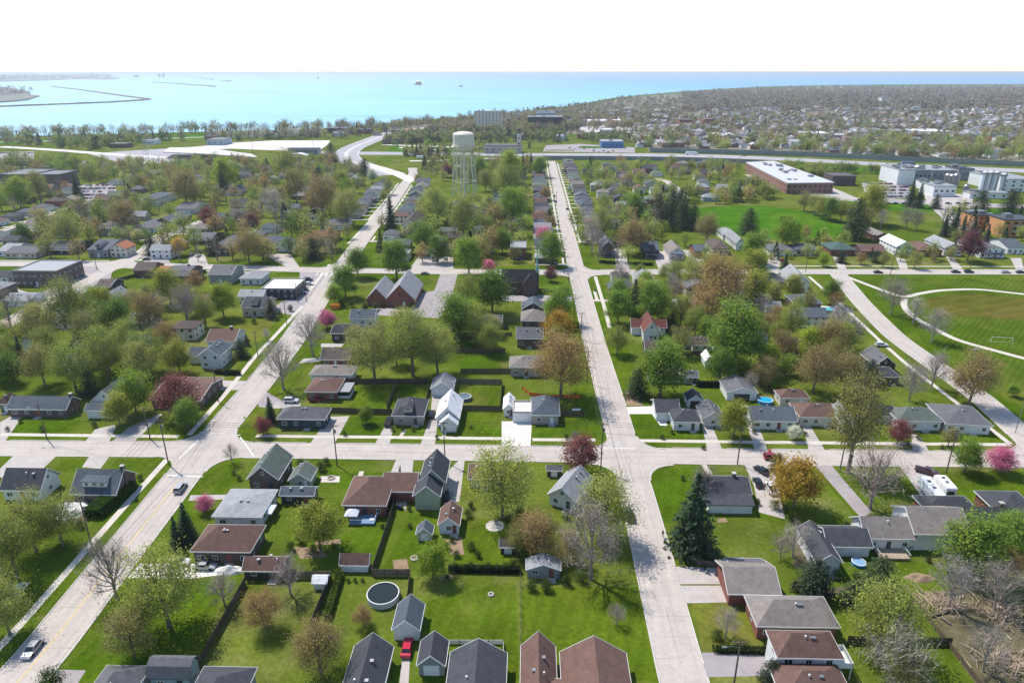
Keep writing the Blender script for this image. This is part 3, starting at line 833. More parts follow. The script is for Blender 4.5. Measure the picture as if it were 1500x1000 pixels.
    if 'k' in opts:      # raised deck with railing
        dm = MB().box(-w*.3,w*.3,-d/2-3.4,-d/2-.01,.2,.6).build('deck', M['wood'], root, S(120,150,180) if 'K' in opts else S(170,150,130))
        rl = MB()
        for a, c in (((-w*.3,-d/2-3.4),(w*.3,-d/2-3.4)),((-w*.3,-d/2-3.4),(-w*.3,-d/2-.1)),((w*.3,-d/2-3.4),(w*.3,-d/2-.1))):
            rl.tube([(a[0],a[1],1.5),(c[0],c[1],1.5)], .05, 4)
            for t in range(7): rl.tube([(a[0]+(c[0]-a[0])*t/6,a[1]+(c[1]-a[1])*t/6,.6),(a[0]+(c[0]-a[0])*t/6,a[1]+(c[1]-a[1])*t/6,1.5)], .03, 4)
        rl.build('railing', M['trim'], dm)
    if 'o' in opts:      # dormer on the front slope
        dw, dh = 2.6, 1.5; yb = -d*.30; z0 = he+rh*.38
        ds = [(0,yb,dw,d*.32,z0+dh-.2,'f',.8)]
        a, c = MB(), MB(); wall_mesh(a, *ds[0]); roof_mesh(c, *ds[0], o=.25, th=.12)
        a.v = [(vx,vy,max(vz,z0-.5)) for vx,vy,vz in a.v]
        dm = a.build('dormer', wmat(wk), root, WALL[wk]); c.build('dormer_roof', M['roof'], dm, ROOF[rc])
        window(root, 0, yb-d*.16, z0+.75, 0, 1.3, .9, det)
    if 'O' in opts:      # wide shed dormer
        yb = -d*.26; z0 = he+rh*.16; dw = w*.56
        a = MB().box(-dw/2,dw/2,yb-d*.13,d*.02,z0,z0+1.7); dm = a.build('dormer', M['siding'], root, WALL['w'])
        MB().slab([(-dw/2-.2,yb-d*.17,z0+1.72),(dw/2+.2,yb-d*.17,z0+1.72),(dw/2+.2,d*.06,z0+2.3),(-dw/2-.2,d*.06,z0+2.3)], .15).build('dormer_roof', M['roof'], dm, ROOF[rc])
        for q in (-.32,0,.32): window(root, q*dw, yb-d*.13, z0+.9, 0, .9, .9, det)
    if det and 'c' not in opts or 'v' in opts:
        for q in range(2 if lod else 3):
            vx = r.uniform(-.35,.35)*w; sl = r.choice((-1,1)) if kind == 'f' else 1
            if kind == 'g': vy, vz = d*.16, he+rh*.68
            elif kind == 'f': vx, vy, vz = sl*w*.16, r.uniform(-.35,.35)*d, he+rh*.68
            elif kind == 'h': vx, vy, vz = r.uniform(-.12,.12)*w, -d*.1, he+rh*.74
            else: continue
            if kind == 'g' and r.random() < .6: vy = -vy
            link('roof_vent' if q != 1 else 'vent_pipe', VENT if q != 1 else VPIPE, root, loc=(vx,vy,vz))
    return root
ROT0 = -.0247
OCC = []
def place(label, short, cat, name, px, py, wpx, depth, he, kind, rh, rc, wc, opts='', rot=None, wings=(), lod=None):
    p = un(px, py, he); t = dist(px, py, he)
    o = .3 if name in ('shed','garage') else (.1 if kind == 'x' else .45)
    w = max(1.6, wpx*t/FPX-2*o)
    d = depth if depth < 60 else max(2.0, un(px, depth, he).y-p.y-2*o)
    a = ROT0 if rot is None else math.radians(rot)
    c = p+Vector((-math.sin(a), math.cos(a)))*(d/2+o)
    if lod is None: lod = 0 if c.y < 330 else (1 if c.y < 560 else 2)
    make_house(label, cat, name, c.x, c.y, w, d, he, kind, rh, a, rc, wc, opts, wings, lod)
    if short: ANCH.append((c.x, c.y, short))
    OCC.append((c.x, c.y, max(w,d)*.62))
    return c
HS = '''
grey hip-roofed house cut by the bottom edge beside the street corner lawn|grey bottom-edge hip house|house|house|138,1050,72,9,3.0,h,2.6|mg,gy|
pale blue house with worn grey gambrel roof and one small white window|blue gambrel house|house|house|245,993,66,3.4,3.2,m,2.2|mg,bl|S
dark grey hip-roofed house beside the blue gambrel house|dark house by gambrel|house|house|300,1052,86,9,3.0,h,2.6|dg,gy|v
large dark slate gable house with white pipe, in front of the long garage|large slate gable house|house|house|517,1056,66,943,3.2,f,2.6|dg,w|v
small slate gable garage touching a bigger house, beside the red car|slate garage by red car|garage|garage|631,973,43,936,2.7,f,2.0|dg,gy|d
dark slate house with fenced white rear deck above the open lawn|dark house below lawn|house|house|692,1060,94,953,3.2,f,2.8|dg,w|v
long grey gable garage with white door facing the red car, beside round pool|long grey pool garage|garage|garage|594,921,42,882,2.8,f,2.0|bl,w|d
brown twin-gabled house at the bottom edge below the shady lawn|brown twin-gable house|house|house|790,1062,58,942,3.2,f,2.8|br,bk|v|9.3,-.6,10.4,13.5,3.2,f,3.4;4.4,-2.5,5,6,3.2,g,1.7
red-brown hip-roofed house with white side wall and white balcony|red-brown balcony house|house|house|1188,964,98,923,5.4,h,2.4|br,w|vB
red-brown roofed house at the bottom edge below the balcony house|red-brown bottom house|house|house|1202,1030,108,971,3.6,h,2.6|br,bk|
wide taupe hip-roofed bungalow with rows of roof vents beside white driveway|wide taupe bungalow|house|house|1170,918,122,872,3.2,h,2.6|tp,bk|v|-5.2,9.3,9.2,9,3.2,g,2.2
dark grey flat-gabled garage at the head of the cracked driveway|driveway-head garage|garage|garage|1099,842,56,816,2.6,g,1.2|mg,w|
long narrow grey gable house with bay and rear lean-to beside the blue paddling pool|narrow grey bay house|house|house|1216,822,40,771,3.4,f,1.7|dg,w|v|6.6,3.5,8.5,6.5,3.0,g,1.8
white house with taupe gable roof and red-brown deck in two stepped blocks|white stepped taupe house|house|house|1306,787,76,755,3.6,g,2.6|tp,w|k|10.8,1.6,11.2,9.5,4.6,g,3.0
sprawling charcoal hip-roofed house beside the parked white trailers|charcoal trailer house|house|house|1452,768,120,742,3.2,h,2.4|dg,bk|c|-5.5,4.2,11,6,3.2,h,2.0;9,5,9,9,3.2,h,2.4
white house with charcoal gable roof and paler covered porch by the tall spruce|white house by spruce|house|house|1066,722,72,695,3.3,g,2.0|dg,w|c|0,-5.2,10,4,2.5,s,.8
white corner bungalow with dark hip roof and new white driveway|white corner bungalow|house|house|1007,618,42,599,3.0,h,2.4|dg,w|v|-4.3,6.2,6.4,8,3.0,g,2.2
small gable garage with black door behind the white corner bungalow|black-door garage|garage|garage|1019,586,25,575,2.6,f,1.6|dg,w|dD
small white house with grey roof across the drive from the white corner bungalow|small white driveway house|house|house|1046,612,33,592,3.0,f,1.9|mg,w|
white double garage with grey gable roof and dark door near the blue pool|white pool garage|garage|garage|1088,575,46,556,2.8,f,1.8|mg,w|dD
white bungalow with slate gable roof and blue striped awning|blue-awning bungalow|house|house|1135,616,68,594,3.1,g,2.3|bl,w|v
cream garage with red-brown hip roof behind the awning bungalow|cream brown-roof garage|garage|garage|1165,583,44,571,2.8,h,1.9|br,cr|
cream house with red-brown hip roof on the street beside the white blossom tree|cream brown-roof house|house|house|1205,611,66,590,3.1,h,2.5|br,cr|
small steep white gable house half hidden by the tall bare street tree|steep white gable house|house|house|1246,618,24,596,4.0,f,2.2|lg,w|
low charcoal gable house tucked behind the dark red street maple|low charcoal house|house|house|1294,607,36,596,2.9,g,1.8|dg,w|
white house with pale grey hip roof and front steps beside the long grey-roofed house|pale hip-roof house|house|house|1350,617,66,597,3.2,h,2.6|gr,w|
long white house with grey gable roof at the corner of the diagonal street|long diagonal-street house|house|house|1420,622,66,592,3.0,h,2.2|mg,w|v
dark house with white front gable above the diagonal street's shady verge|dark white-gabled house|house|house|1298,534,34,516,3.2,f,2.8|mg,dk|
low charcoal roofed house below the dark white-gabled house|low charcoal verge house|house|house|1300,552,40,536,2.9,h,2.0|dg,dk|
dark teal bungalow with grey hip roof and white trim by the street corner|dark teal bungalow|house|house|440,614,72,597,3.2,h,2.3|mg,tl|v
brick house with red-brown hip roof and glazed white sunroom|sunroom brick house|house|house|470,574,48,553,3.2,h,2.3|br,bk|vW|
long low grey-roofed house with white end wall between two brown roofs|long low grey house|house|house|484,549,64,535,3.0,h,2.0|tp,w|
brick house with weathered brown gable roof beside the main road|weathered brown brick house|house|house|490,526,44,511,3.1,g,2.3|bn,bk|
grey bungalow with charcoal hip roof and small front dormer|dormer bungalow|house|house|597,609,48,584,3.3,h,3.0|dg,st|o
white gable garage with mossy roof at the end of the long driveway|mossy white garage|garage|garage|647,569,34,553,2.8,f,2.1|lg,w|d
white cottage with bright white steep gable roof beside the long driveway|bright white cottage|house|house|655,611,36,583,3.4,f,3.2|wh,w||.6,-90,4.4,3.0,3.0,f,2.0
flat white-roofed attached garage beside the stone-walled hip house|flat white garage|garage|garage|765,606,31,588,2.9,x,.3|wh,w|d
stone-fronted house with slate hip roof on the street corner with orange netting behind|stone corner house|house|house|799,608,43,582,3.2,h,3.0|bl,st|v
narrow white garage with dark roof panel behind the white concrete driveway|narrow white garage|garage|garage|745,598,17,580,2.8,f,1.4|wh,w|
two-storey sage green house with charcoal gable roof and stepped front gable|sage green house|house|house|633,704,40,672,5.0,f,3.0|dg,sg|Sv|-.7,-90,5.6,5.0,4.4,f,2.4
big L-shaped red-brown hip-roofed house with blue rear deck|big red-brown L house|house|house|533,740,66,697,3.3,h,3.2|br,bk|kKv|6.8,4.2,7.5,7.6,3.3,g,2.2
sage-roofed gable garage beside the grey brick-based house|sage gable garage|garage|garage|438,703,34,684,2.6,f,1.9|gr,sg|
grey-green gable house with brown brick base at the crossroads corner|grey-green corner house|house|house|384,700,48,665,3.8,f,3.2|gr,db|
low house with very pale grey shallow roof beside the main road|pale shallow-roof house|house|house|346,757,74,716,3.1,h,1.3|lg,w|v
dark flat-roofed garage behind the pale shallow-roof house|dark flat garage|garage|garage|434,725,52,711,2.7,g,1.0|bl,dk|
brick house with big red-brown hip roof beside the white car driveway|big brown-roof brick house|house|house|322,808,90,768,3.3,h,3.2|br,db|v
low brown-roofed garage next to the board fence|low brown garage|garage|garage|384,835,62,813,2.6,g,1.6|br,dk|
long white shed with red-brown roof behind the round pool|long white brown-roof shed|shed|shed|518,826,44,811,2.2,g,1.5|br,w|
tiny white shed with orange roof edge against the board fence|tiny orange-edged shed|shed|shed|467,853,23,846,1.9,g,.8|wh,w|
white garden garage with pinkish-brown gable roof by the round patio|pinkish-roof garage|garage|garage|657,768,33,742,2.7,f,1.8|br,w|
small beige shed with slate gable roof on the back lawn|small beige shed|shed|shed|621,781,25,768,2.1,f,1.4|bl,bg|
weathered grey garden shed beside the dark shrub row|weathered garden shed|shed|shed|744,800,26,788,2.2,g,1.0|bn,dk|
pale grey gable house standing askew beside the street corner maple|askew pale gable house|house|house|822,728,46,10.5,3.2,f,2.6|lg,w|v
dark little shed behind the dark red corner maple|dark little shed|shed|shed|812,688,24,682,2.2,g,.7|mg,dk|
tan-roofed house hidden behind the big olive street tree|hidden tan-roof house|house|house|702,700,34,677,3.1,g,1.9|br,bg|
grey hip-roofed house beside the huge olive tree on the concrete street|grey hip house by olive tree|house|house|771,538,50,522,3.6,h,2.4|tp,st|
grey shed-roofed garage in the thicket below the dark shrubs|thicket garage|garage|garage|796,834,52,817,2.4,f,1.3|lg,gy|
long dark brick bungalow with slate roof and end chimney on the cross street|long dark brick bungalow|house|house|52,598,90,582,3.1,g,2.3|bl,db|cE
white house with steep slate gable roof and low front wing|steep slate white house|house|house|152,586,40,556,4.4,f,3.2|bl,w||-.6,-90,6.4,3.6,3.0,g,1.2
long low house with red-brown roof behind the copper beech|long low brown house|house|house|256,586,76,552,2.9,g,1.7|br,db|v
white two-storey house with slate roof beside the lime-green tree|white two-storey roadside house|house|house|306,520,34,504,5.2,f,2.2|bl,w||-6,2.5,7,6,3.2,g,2.0
white end-gabled house with charcoal roof near the cross street's edge|white end-gabled house|house|house|28,716,62,690,3.4,g,3.4|dg,w|
dark corner house with wide white dormer and brick chimney beside the tall hedge|dark dormer corner house|house|house|135,722,70,690,3.2,g,3.6|bl,db|OcE
red-brown hip-roofed house at the frame's edge beside the dark brick bungalow|edge red-brown house|house|house|2,592,14,580,3.0,h,2.0|br,tl|
brick apartment block with flat grey roof behind the round willow|brick apartment block|apartment block|apartment_block|68,256,36,250,12,x,.5|mg,db|
brick apartment block's long dark wing with flat grey roof|dark apartment wing|apartment block|apartment_block|20,256,46,248,12,x,.5|mg,db|
two-storey dark brick commercial building with pale flat roof beside the wide junction|dark brick flat-roofed building|building|commercial_building|50,398,66,382,7.2,x,.5|lg,db|
navy blue cottage with slate gable roof on the second cross street|navy cottage|house|house|88,364,44,353,3.2,g,2.3|bl,nv|p
slate gabled house joined to the orange-roofed block|slate half house|house|house|142,366,32,350,4.4,g,2.8|bl,gy|o
beige block with plain orange-red gable roof behind the slate half house|orange-roofed block|house|house|171,364,26,10,5.0,f,2.4|og,cr|
long beige house with plain grey roof near the cross street|long beige house|house|house|28,371,48,360,3.0,g,2.0|mg,bg|
white gable house at the frame's edge beside the long beige house|edge white gable house|house|house|6,368,26,356,3.2,g,2.2|lg,w|
pale grey cross-gabled house behind the small lawn|pale cross-gabled house|house|house|208,334,36,322,3.2,h,2.6|mg,w||0,-3.5,5,5,3.2,f,2.3
dark brick house with slate gables behind the pale cross-gabled house|dark slate-gabled house|house|house|238,326,30,314,3.8,f,3.0|bl,db|
grey house with broad white gable beside the brown tree row|broad white-gable house|house|house|270,306,30,296,3.6,g,2.6|mg,w|
low slate-roofed house behind the dark round yew|low slate house|house|house|293,350,34,340,3.1,g,2.0|mg,dk|p
dark brown gable house with porch between two dark trees|dark brown gable house|house|house|320,364,32,350,3.8,f,3.0|mg,db|p
steep brown gable house backing onto the wide junction|steep brown junction house|house|house|208,396,30,386,3.8,g,2.6|bn,db|
grey gambrel house with two chimneys beside the pink-roofed one|grey twin-chimney house|house|house|259,404,36,391,4.6,m,2.8|mg,db|c
small pinkish flat-roofed house between two brown gables|pinkish low house|house|house|234,398,22,389,3.0,g,1.4|og,bg|
grey-shingled house with pale blue walls and small white patio|grey-shingled patio house|house|house|321,402,36,389,4.8,g,2.6|mg,gy|
small white bungalow with pale grey hip roof beside the commercial flat roof|small pale hip bungalow|house|house|366,408,34,398,3.2,h,2.0|lg,w|
white low house with grey roof behind the gabled roadside house|white low grey house|house|house|366,434,38,425,3.2,g,1.8|lg,w|
roadside house with charcoal roof, little white gable and dark firs|charcoal roadside gable house|house|house|371,450,38,436,4.2,g,2.6|dg,bg|o
flat white-roofed shop with dark blue walls and parking in front|flat white shop|shop|shop|407,424,50,409,4.6,x,.5|wh,nv|S
brown-roofed cabin house by the blue car at the junction|brown junction cabin|house|house|149,420,24,409,3.2,g,2.0|bn,dk|
white-gabled house with big red-brown gable roof behind the dry lawn|brown-roof dry-lawn house|house|house|322,499,44,483,3.3,g,2.6|br,w|c
white flat house with blue-grey top behind the parking lot|white blue-topped house|house|house|214,292,30,282,5,h,1.8|bl,w|
white house with tall front gable beside the big spruce|tall white gable house|house|house|600,330,26,316,6.0,f,4.0|bn,w|
blue-grey house below the tall white gable house|blue-grey low house|house|house|585,360,28,351,3.6,h,1.8|bl,tl|
white flat-roofed corner kiosk at the crossroads|white corner kiosk|shop|shop|588,374,20,366,3.4,x,.3|lg,w|S
long house with bright red roof above the firs|bright red roof house|house|house|472,346,36,338,4.0,g,1.8|rd,bk|
low red-roofed white house joined to the bright red roof house|low red-roofed house|house|house|448,354,34,346,3.0,h,1.4|rd,w|
grey hip-roofed house beside the main road's two trees|grey roadside hip house|house|house|486,330,38,320,3.2,h,2.2|mg,w||-7,0,7,6,3,h,1.6
slate-roofed shop house beside the pink blossom tree|slate house by blossom|house|house|530,466,38,456,4.0,g,2.4|bl,w|
black flat-roofed house below the slate house by the blossom|black flat house|house|house|507,488,48,474,3.6,g,1.2|bk,dk|
grey low shed on the lawn behind the lane|grey lane shed|shed|shed|722,472,28,462,2.6,g,1.8|mg,bg|
pair-gabled grey brick house on the concrete street below the green tree|brick pair-gable house|house|house|781,470,36,456,5.2,h,2.8|tp,db|
grey gable house next down from the brick pair-gable house|grey next-down house|house|house|776,495,40,482,4.0,g,2.6|mg,db|
slate gable house just above the brick pair-gable house|slate house above lane|house|house|781,452,34,442,4.6,f,2.6|bl,dk|
flat-roofed brick block with pale trim beside the parked blue car|flat brick block|building|commercial_building|759,364,24,354,6.0,x,.4|lg,bk|
white house with pale gable roof south of the second crossroads|pale gable crossroads house|house|house|947,414,32,402,4.0,f,2.8|lg,w|
old grey shingled house hidden in bare trees at the crossroads|old shingled corner house|house|house|910,410,26,398,5.0,g,2.0|bn,gy|
white house with cross gables and dull red roof among the trees|cross-gabled red-roof house|house|house|955,484,26,468,4.4,f,3.6|rd,w||0,3,13,5,3.6,g,2.2
dark narrow house with grey attic gable north of the crossroads|dark attic-gable house|house|house|891,362,20,351,5.6,f,3.0|mg,db|p
slate gabled house with white dormer and two chimneys by bare tree|slate white-dormer house|house|house|955,366,24,354,4.8,g,2.6|bl,dk|opc
white house with tan cross gable roof facing the cross street|white tan-gable house|house|house|992,370,24,358,4.0,f,2.8|tp,w|p
grey house with slate roof behind the small dark cedar|slate house behind cedar|house|house|1027,368,18,358,4.0,g,2.0|bl,bk|
tan hip-roofed house beside the round brown tree|tan hip house|house|house|1057,364,26,352,3.8,h,2.6|bn,bg|
white house behind the round brown tree with pale roof|pale-roof white house|house|house|1070,344,22,335,3.4,h,2.0|lg,w|
white house with big white gable beside the school field|big white-gable field house|house|house|1085,356,14,342,4.2,f,3.0|lg,w|
grey hip-roofed house with white side by the red car|grey hip house by red car|house|house|1146,367,38,358,3.2,h,2.3|mg,cr|
slate double-hip house between the red car and small yew|slate double-hip house|house|house|1184,366,36,358,3.2,h,2.2|bl,st|
brick house with pale green ribbed hip roof|pale green roof house|house|house|1236,366,38,356,3.4,h,2.6|gb,bk|
brick bungalow with brown roof across from the park|brown park bungalow|house|house|1281,368,38,358,3.2,g,2.2|br,db|
white two-storey house with pale front gable across from the park|white two-storey park house|house|house|1326,361,26,349,5.2,f,2.8|wh,w|p
red-brown hip-roofed brick house beside the white two-storey park house|red-brown park house|house|house|1364,367,36,355,3.4,h,2.4|br,bk|
white house with grey roof behind the copper maple|white house behind maple|house|house|1398,363,28,350,4.6,f,2.6|lg,w|
white house with grey cross gables and veranda across from the park|veranda park house|house|house|1456,366,38,352,4.6,f,2.6|mg,w|p
grey-roofed white house at the row's end across from the park|row-end park house|house|house|1490,362,26,350,4.0,g,2.6|bl,w|
small old barn with grey roof behind the brown park bungalow|small old barn|shed|shed|1294,346,22,337,3.0,f,2.0|tp,bk|
tall white gable house at the diagonal street's top corner|tall white diagonal-street house|house|house|1172,412,30,396,5.2,f,3.4|lg,w|
grey hip house beside the tall white diagonal-street house|grey hip corner house|house|house|1137,412,34,402,3.4,h,2.6|mg,dk|
slate hip-roofed house above the blue swimming pool|slate pool house|house|house|1184,444,42,432,3.2,h,2.4|bl,db|
small white shed with grey roof in the trees|small white tree shed|shed|shed|1134,449,24,442,2.6,g,1.4|lg,w|
grey roofed house at the edge of the dry verge by the small copper tree|small verge house|house|house|1252,478,18,472,3.0,h,1.6|bn,dk|
brown-roofed garage beside parked cars behind the big green tree|brown yard garage|garage|garage|1027,505,26,494,2.8,g,2.0|bn,w|
white shed by the gravel yard behind the green tree|white gravel-yard shed|shed|shed|1040,528,14,517,2.8,f,1.6|wh,w|
grey roofed house hidden under the bright green corner tree|grey house under green tree|house|house|975,548,50,532,3.2,g,2.0|lg,w|
brown-roofed house at the edge of the bare corner garden|brown garden-edge house|house|house|962,512,34,500,3.2,g,2.2|bn,dk|
grey low garage by the hedge north of the black-door garage|hedge garage|garage|garage|1012,552,24,543,2.6,g,1.4|mg,st|
white garage peeping through the left-hand grove|grove garage|garage|garage|22,440,40,428,2.8,g,1.6|lg,w|
white steep gable house glimpsed in the left-hand grove|grove gable house|house|house|40,500,24,484,4.4,f,3.0|lg,w|
grey-roofed white cottage beside the road in the grove|grove roadside cottage|house|house|92,470,36,456,3.4,g,2.4|mg,w|
brown roofed shed among the olive grove trees|olive grove shed|shed|shed|130,486,26,476,2.6,g,1.6|tp,bg|
pale blue-grey house in the grove below the junction cabin|pale grove house|house|house|160,436,22,426,4.2,f,2.6|lg,bl|
'''
for l in HS.strip().split('\n'):
    f = l.split('|')
    lab, short, cat, name = f[:4]
    g = f[4].split(','); px, py, wp, dp, he = map(float, g[:5]); kind = g[5]; rh = float(g[6])
    rc, wc = f[5].split(','); op = f[6]
    wings = []
    if len(f) > 7 and f[7]:
        for ws in f[7].split(';'):
            q = ws.split(','); wings.append((*map(float, q[:5]), q[5], float(q[6])))
    rot = -28 if lab.startswith('pale grey gable house standing askew') else (-7 if 'diagonal-street house' in short else None)
    place(lab, short, cat, name, px, py, wp, dp, he, kind, rh, rc, wc, op, rot, wings)
# ---------------------------------------------------------------- churches, tower, works, blocks
place('red brick church with two steep pale grey gable roofs beside the asphalt lot','red brick church','church','church',586,438,45,24,3.7,'f',6.4,'lg','bk','S',None,[(-90,-.8,8.6,20,3.5,'f',4.6),(0,90,9,3,3.4,'g',2)],1)
c = place('dark brick church with black roof, white gable trim and slim green spire','dark spired church','church','dark_church',760,414,52,9,5.5,'g',5.0,'bk','db','S',None,[(5.2,-5.0,6.5,5,5.5,'f',4.4)],1)
ch = [o for o in col.objects if o.name == 'dark_church'][0]
sp = MB().box(7.4,9.2,-.9,.9,0,9).build('tower', M['brick'], ch, WALL['db'])
MB().lathe([(1.1,9),(.95,9.6),(.5,12.5),(.25,16),(.03,20)], 8, 0, 8.3, 0).build('spire', M['paint'], ch, S(150,186,170))
# water tower
wt = empty('water_tower', *un(681,288)); tag(wt, 'tall white riveted water tower standing on braced lattice legs', 'water tower')
ANCH.append((wt.location.x, wt.location.y, 'white water tower'))
WT = plain('tower_paint', S(226,216,196), .5, var=.1, scale=.4)
MB().lathe([(.9,35.2),(5,35.6),(7.4,37.2),(8.3,39.5),(8.45,40.2),(8.5,48.6),(8.3,49.2),(7.4,49.9),(5,50.6),(2,51),(.05,51.1)], 28).build('tank', WT, wt, smooth=False)
MB().lathe([(8.5,40),(9.6,40),(9.6,40.25),(8.5,40.25)], 28).tube([(9.5*math.cos(k*PI/14),9.5*math.sin(k*PI/14),41.3) for k in range(29)], .07, 4).build('catwalk', WT, wt)
MB().lathe([(1.3,0),(1.3,1),(.95,2.2),(.95,35.6)], 14).build('riser_pipe', WT, wt)
LEGT = [(7.6*math.cos(k*PI/3+.3),7.6*math.sin(k*PI/3+.3)) for k in range(6)]; LEGB = [(10.6*math.cos(k*PI/3+.3),10.6*math.sin(k*PI/3+.3)) for k in range(6)]
def lp(k, z): a, b_ = LEGB[k%6], LEGT[k%6]; t = z/40; return (a[0]+(b_[0]-a[0])*t, a[1]+(b_[1]-a[1])*t, z)
for k in range(6): MB().tube([lp(k,0),lp(k,40)], .48, 8).build('leg', WT, wt)
for z in (12.5,25): 
    mb = MB()
    for k in range(6): mb.tube([lp(k,z),lp(k+1,z)], .22, 5)
    mb.build('strut_ring', WT, wt)
for z0, z1 in ((0,12.5),(12.5,25),(25,38)):
    for k in range(6): MB().tube([lp(k,z0),lp(k+1,z1)], .09, 4).tube([lp(k+1,z0),lp(k,z1)], .09, 4).build('cross_brace', WT, wt)
def big_block(label, short, name, cat, x0, x1, py, depth, h, rc, wc, floors, cols, roofbits=0, rot=None, lod=1, band=False):
    """flat-topped building whose front foot runs from x0 to x1 along photo row py"""
    a = un(x0,py); b_ = un(x1,py); w = (b_-a).length; ang = ROT0 if rot is None else math.radians(rot)
    mid = (a+b_)/2; c = mid+Vector((-math.sin(ang),math.cos(ang)))*depth/2
    root = empty(name, c.x, c.y, ang); tag(root, label, cat)
    MB().box(-w/2,w/2,-depth/2,depth/2,0,h,bottom=False).build('wall', wmat(wc), root, WALL[wc])
    rf = MB().box(-w/2-.15,w/2+.15,-depth/2-.15,depth/2+.15,h+.01,h+.7).build('roof', M['paint'], root, ROOF[rc])
    r = random.Random(len(label))
    for k in range(roofbits):
        x, y = r.uniform(-.4,.4)*w, r.uniform(-.35,.35)*depth; s = r.uniform(1,2.6)
        MB().box(x-s,x+s,y-s,y+s,h+.704,h+r.uniform(1.6,3)).build('roof_unit', M['metal'], rf)
    for f in range(floors):
        z = h*(f+.55)/floors; wh_ = min(1.6, h/floors*.5)
        if band:
            MB().box(-w/2+.8,w/2-.8,-depth/2-.06,-depth/2+.02,z-wh_/2,z+wh_/2).build('window', M['glass'], root)
        else:
            for i in range(cols): window(root, -w/2+w*(i+.5)/cols, -depth/2, z, 0, min(2.2,w/cols*.55), wh_, False)
    if short: ANCH.append((c.x,c.y,short))
    OCC.append((c.x,c.y,max(w,depth)*.6))
    return root
t = big_block('pale ten-storey apartment tower with balconies near the lake shore','lakeside tower','apartment_tower','apartment block',695,735,191,18,31,'lg','cr',9,8,2)
for f in range(1,9):
    for i in range(4): MB().box(-15+i*9,-11+i*9,-10.6,-9.01,f*3.4,f*3.4+1.1).build('balcony', M['paint'], t, WALL['w'])
big_block('dark glass office block with paler raised centre above the lawn','glass office block','office_block','office block',773,824,189,26,20,'lg','nv',4,1,3,band=True)
big_block('pale upper block rising behind the dark glass office front','pale office centre','office_block','office block',786,812,186.5,16,27,'lg','w',3,1,2,band=True)
big_block('long dark-roofed grey hall beside the motorway plaza','long grey hall','hall','hall',709,764,225,24,9,'bn','st',1,6,0)
big_block('slim pale chimney-like tower at the grey hall\'s end','slim pale tower','hall_tower','tower',757,763,223,7,20,'lg','cr',3,1,0)
big_block('bright blue-walled warehouse with pale roof beyond the motorway','blue warehouse','warehouse','warehouse',881,913,217,30,8,'lg','pb',1,5,1)
big_block('low white retail building with long flat roof beyond the office block','white retail building','retail_building','shop',862,912,183,40,7,'wh','cr',1,8,2)
big_block('long dark low building in front of the white retail building','dark low block','retail_building','shop',829,858,185,30,9,'dg','st',2,8,1)
big_block('red brick house with low orange hip roof beside the interchange','orange interchange house','brick_building','building',590,617,197,30,6,'og','bg',1,8,0)
P4 = [un(*q) for q in ((1151,284),(1219,283),(1132,249),(1091,251))]; c0 = (P4[0]+P4[2])/2
o = empty('school', c0.x, c0.y); tag(o, 'long red brick school with white flat roof behind the playing field', 'school'); ANCH.append((c0.x,c0.y,'brick school')); OCC.append((c0.x,c0.y,40))
Q4 = [(q.x-c0.x,q.y-c0.y) for q in P4]
MB().prism(Q4, 0, 8.5).build('wall', M['brick'], o, S(150,108,96)); rf = MB().prism([(x*1.01,y*1.01) for x,y in Q4], 8.51, 9.1).build('roof', M['paint'], o, S(206,206,208,.8))
r = random.Random(2)
for k in range(16):
    a_, b_ = r.uniform(.15,.85), r.uniform(.1,.9); x = (Q4[0][0]*(1-a_)+Q4[1][0]*a_)*(1-b_)+(Q4[3][0]*(1-a_)+Q4[2][0]*a_)*b_; y = (Q4[0][1]*(1-a_)+Q4[1][1]*a_)*(1-b_)+(Q4[3][1]*(1-a_)+Q4[2][1]*a_)*b_; q = r.uniform(.8,2.4)
    MB().box(x-q,x+q,y-q,y+q,9.104,9.6+r.random()*1.4).build('roof_unit', M['metal'], rf)
for (x0,y0),(x1,y1),n in ((Q4[0],Q4[1],9),(Q4[3],Q4[0],16)):
    ang = math.atan2(y1-y0,x1-x0)
    for zz in (2,6):
        for k in range(n): t = (k+.5)/n; window(o, x0+(x1-x0)*t, y0+(y1-y0)*t, zz, ang, 2.4, 1.7, False)
big_block('brown gabled hall beside the white school roof','brown school hall','hall','hall',1218,1252,272,20,8,'bn','db',1,5,0)
for i,(x0,x1,py,dp,h,n) in enumerate([(1313,1337,271,34,13,'tall blank white cold store at the works\' edge'),(1338,1362,267,26,10.5,'grey-white round-shouldered store behind the firs'),(1364,1398,264,30,8.5,'long grey process hall in the middle of the white works'),
    (1366,1398,288,22,8,'low white works building with plain wall and roof pipes'),(1464,1512,281,46,10,'white works hall with ribbed grey side beside the silos'),(1352,1364,278,14,6,'small white works annexe by the gravel road'),(1420,1476,291,10,4,'low white loading shed in front of the silos'),(1402,1424,264,24,10,'dark-clad works hall with roof ducts behind the white buildings')]):
    big_block(n, n.split(' at ')[0].split(' in ')[0].split(' by ')[0].split(' with ')[0].split(' behind ')[0], 'works_building','factory',x0,x1,py,dp,h,'lg' if i != 7 else 'dg','w' if i not in (1,2,7) else 'gy',1 if i != 4 else 3,4 if i != 0 else 0,5)
SILO = plain('silo_paint', S(244,244,246), .35, var=.03)
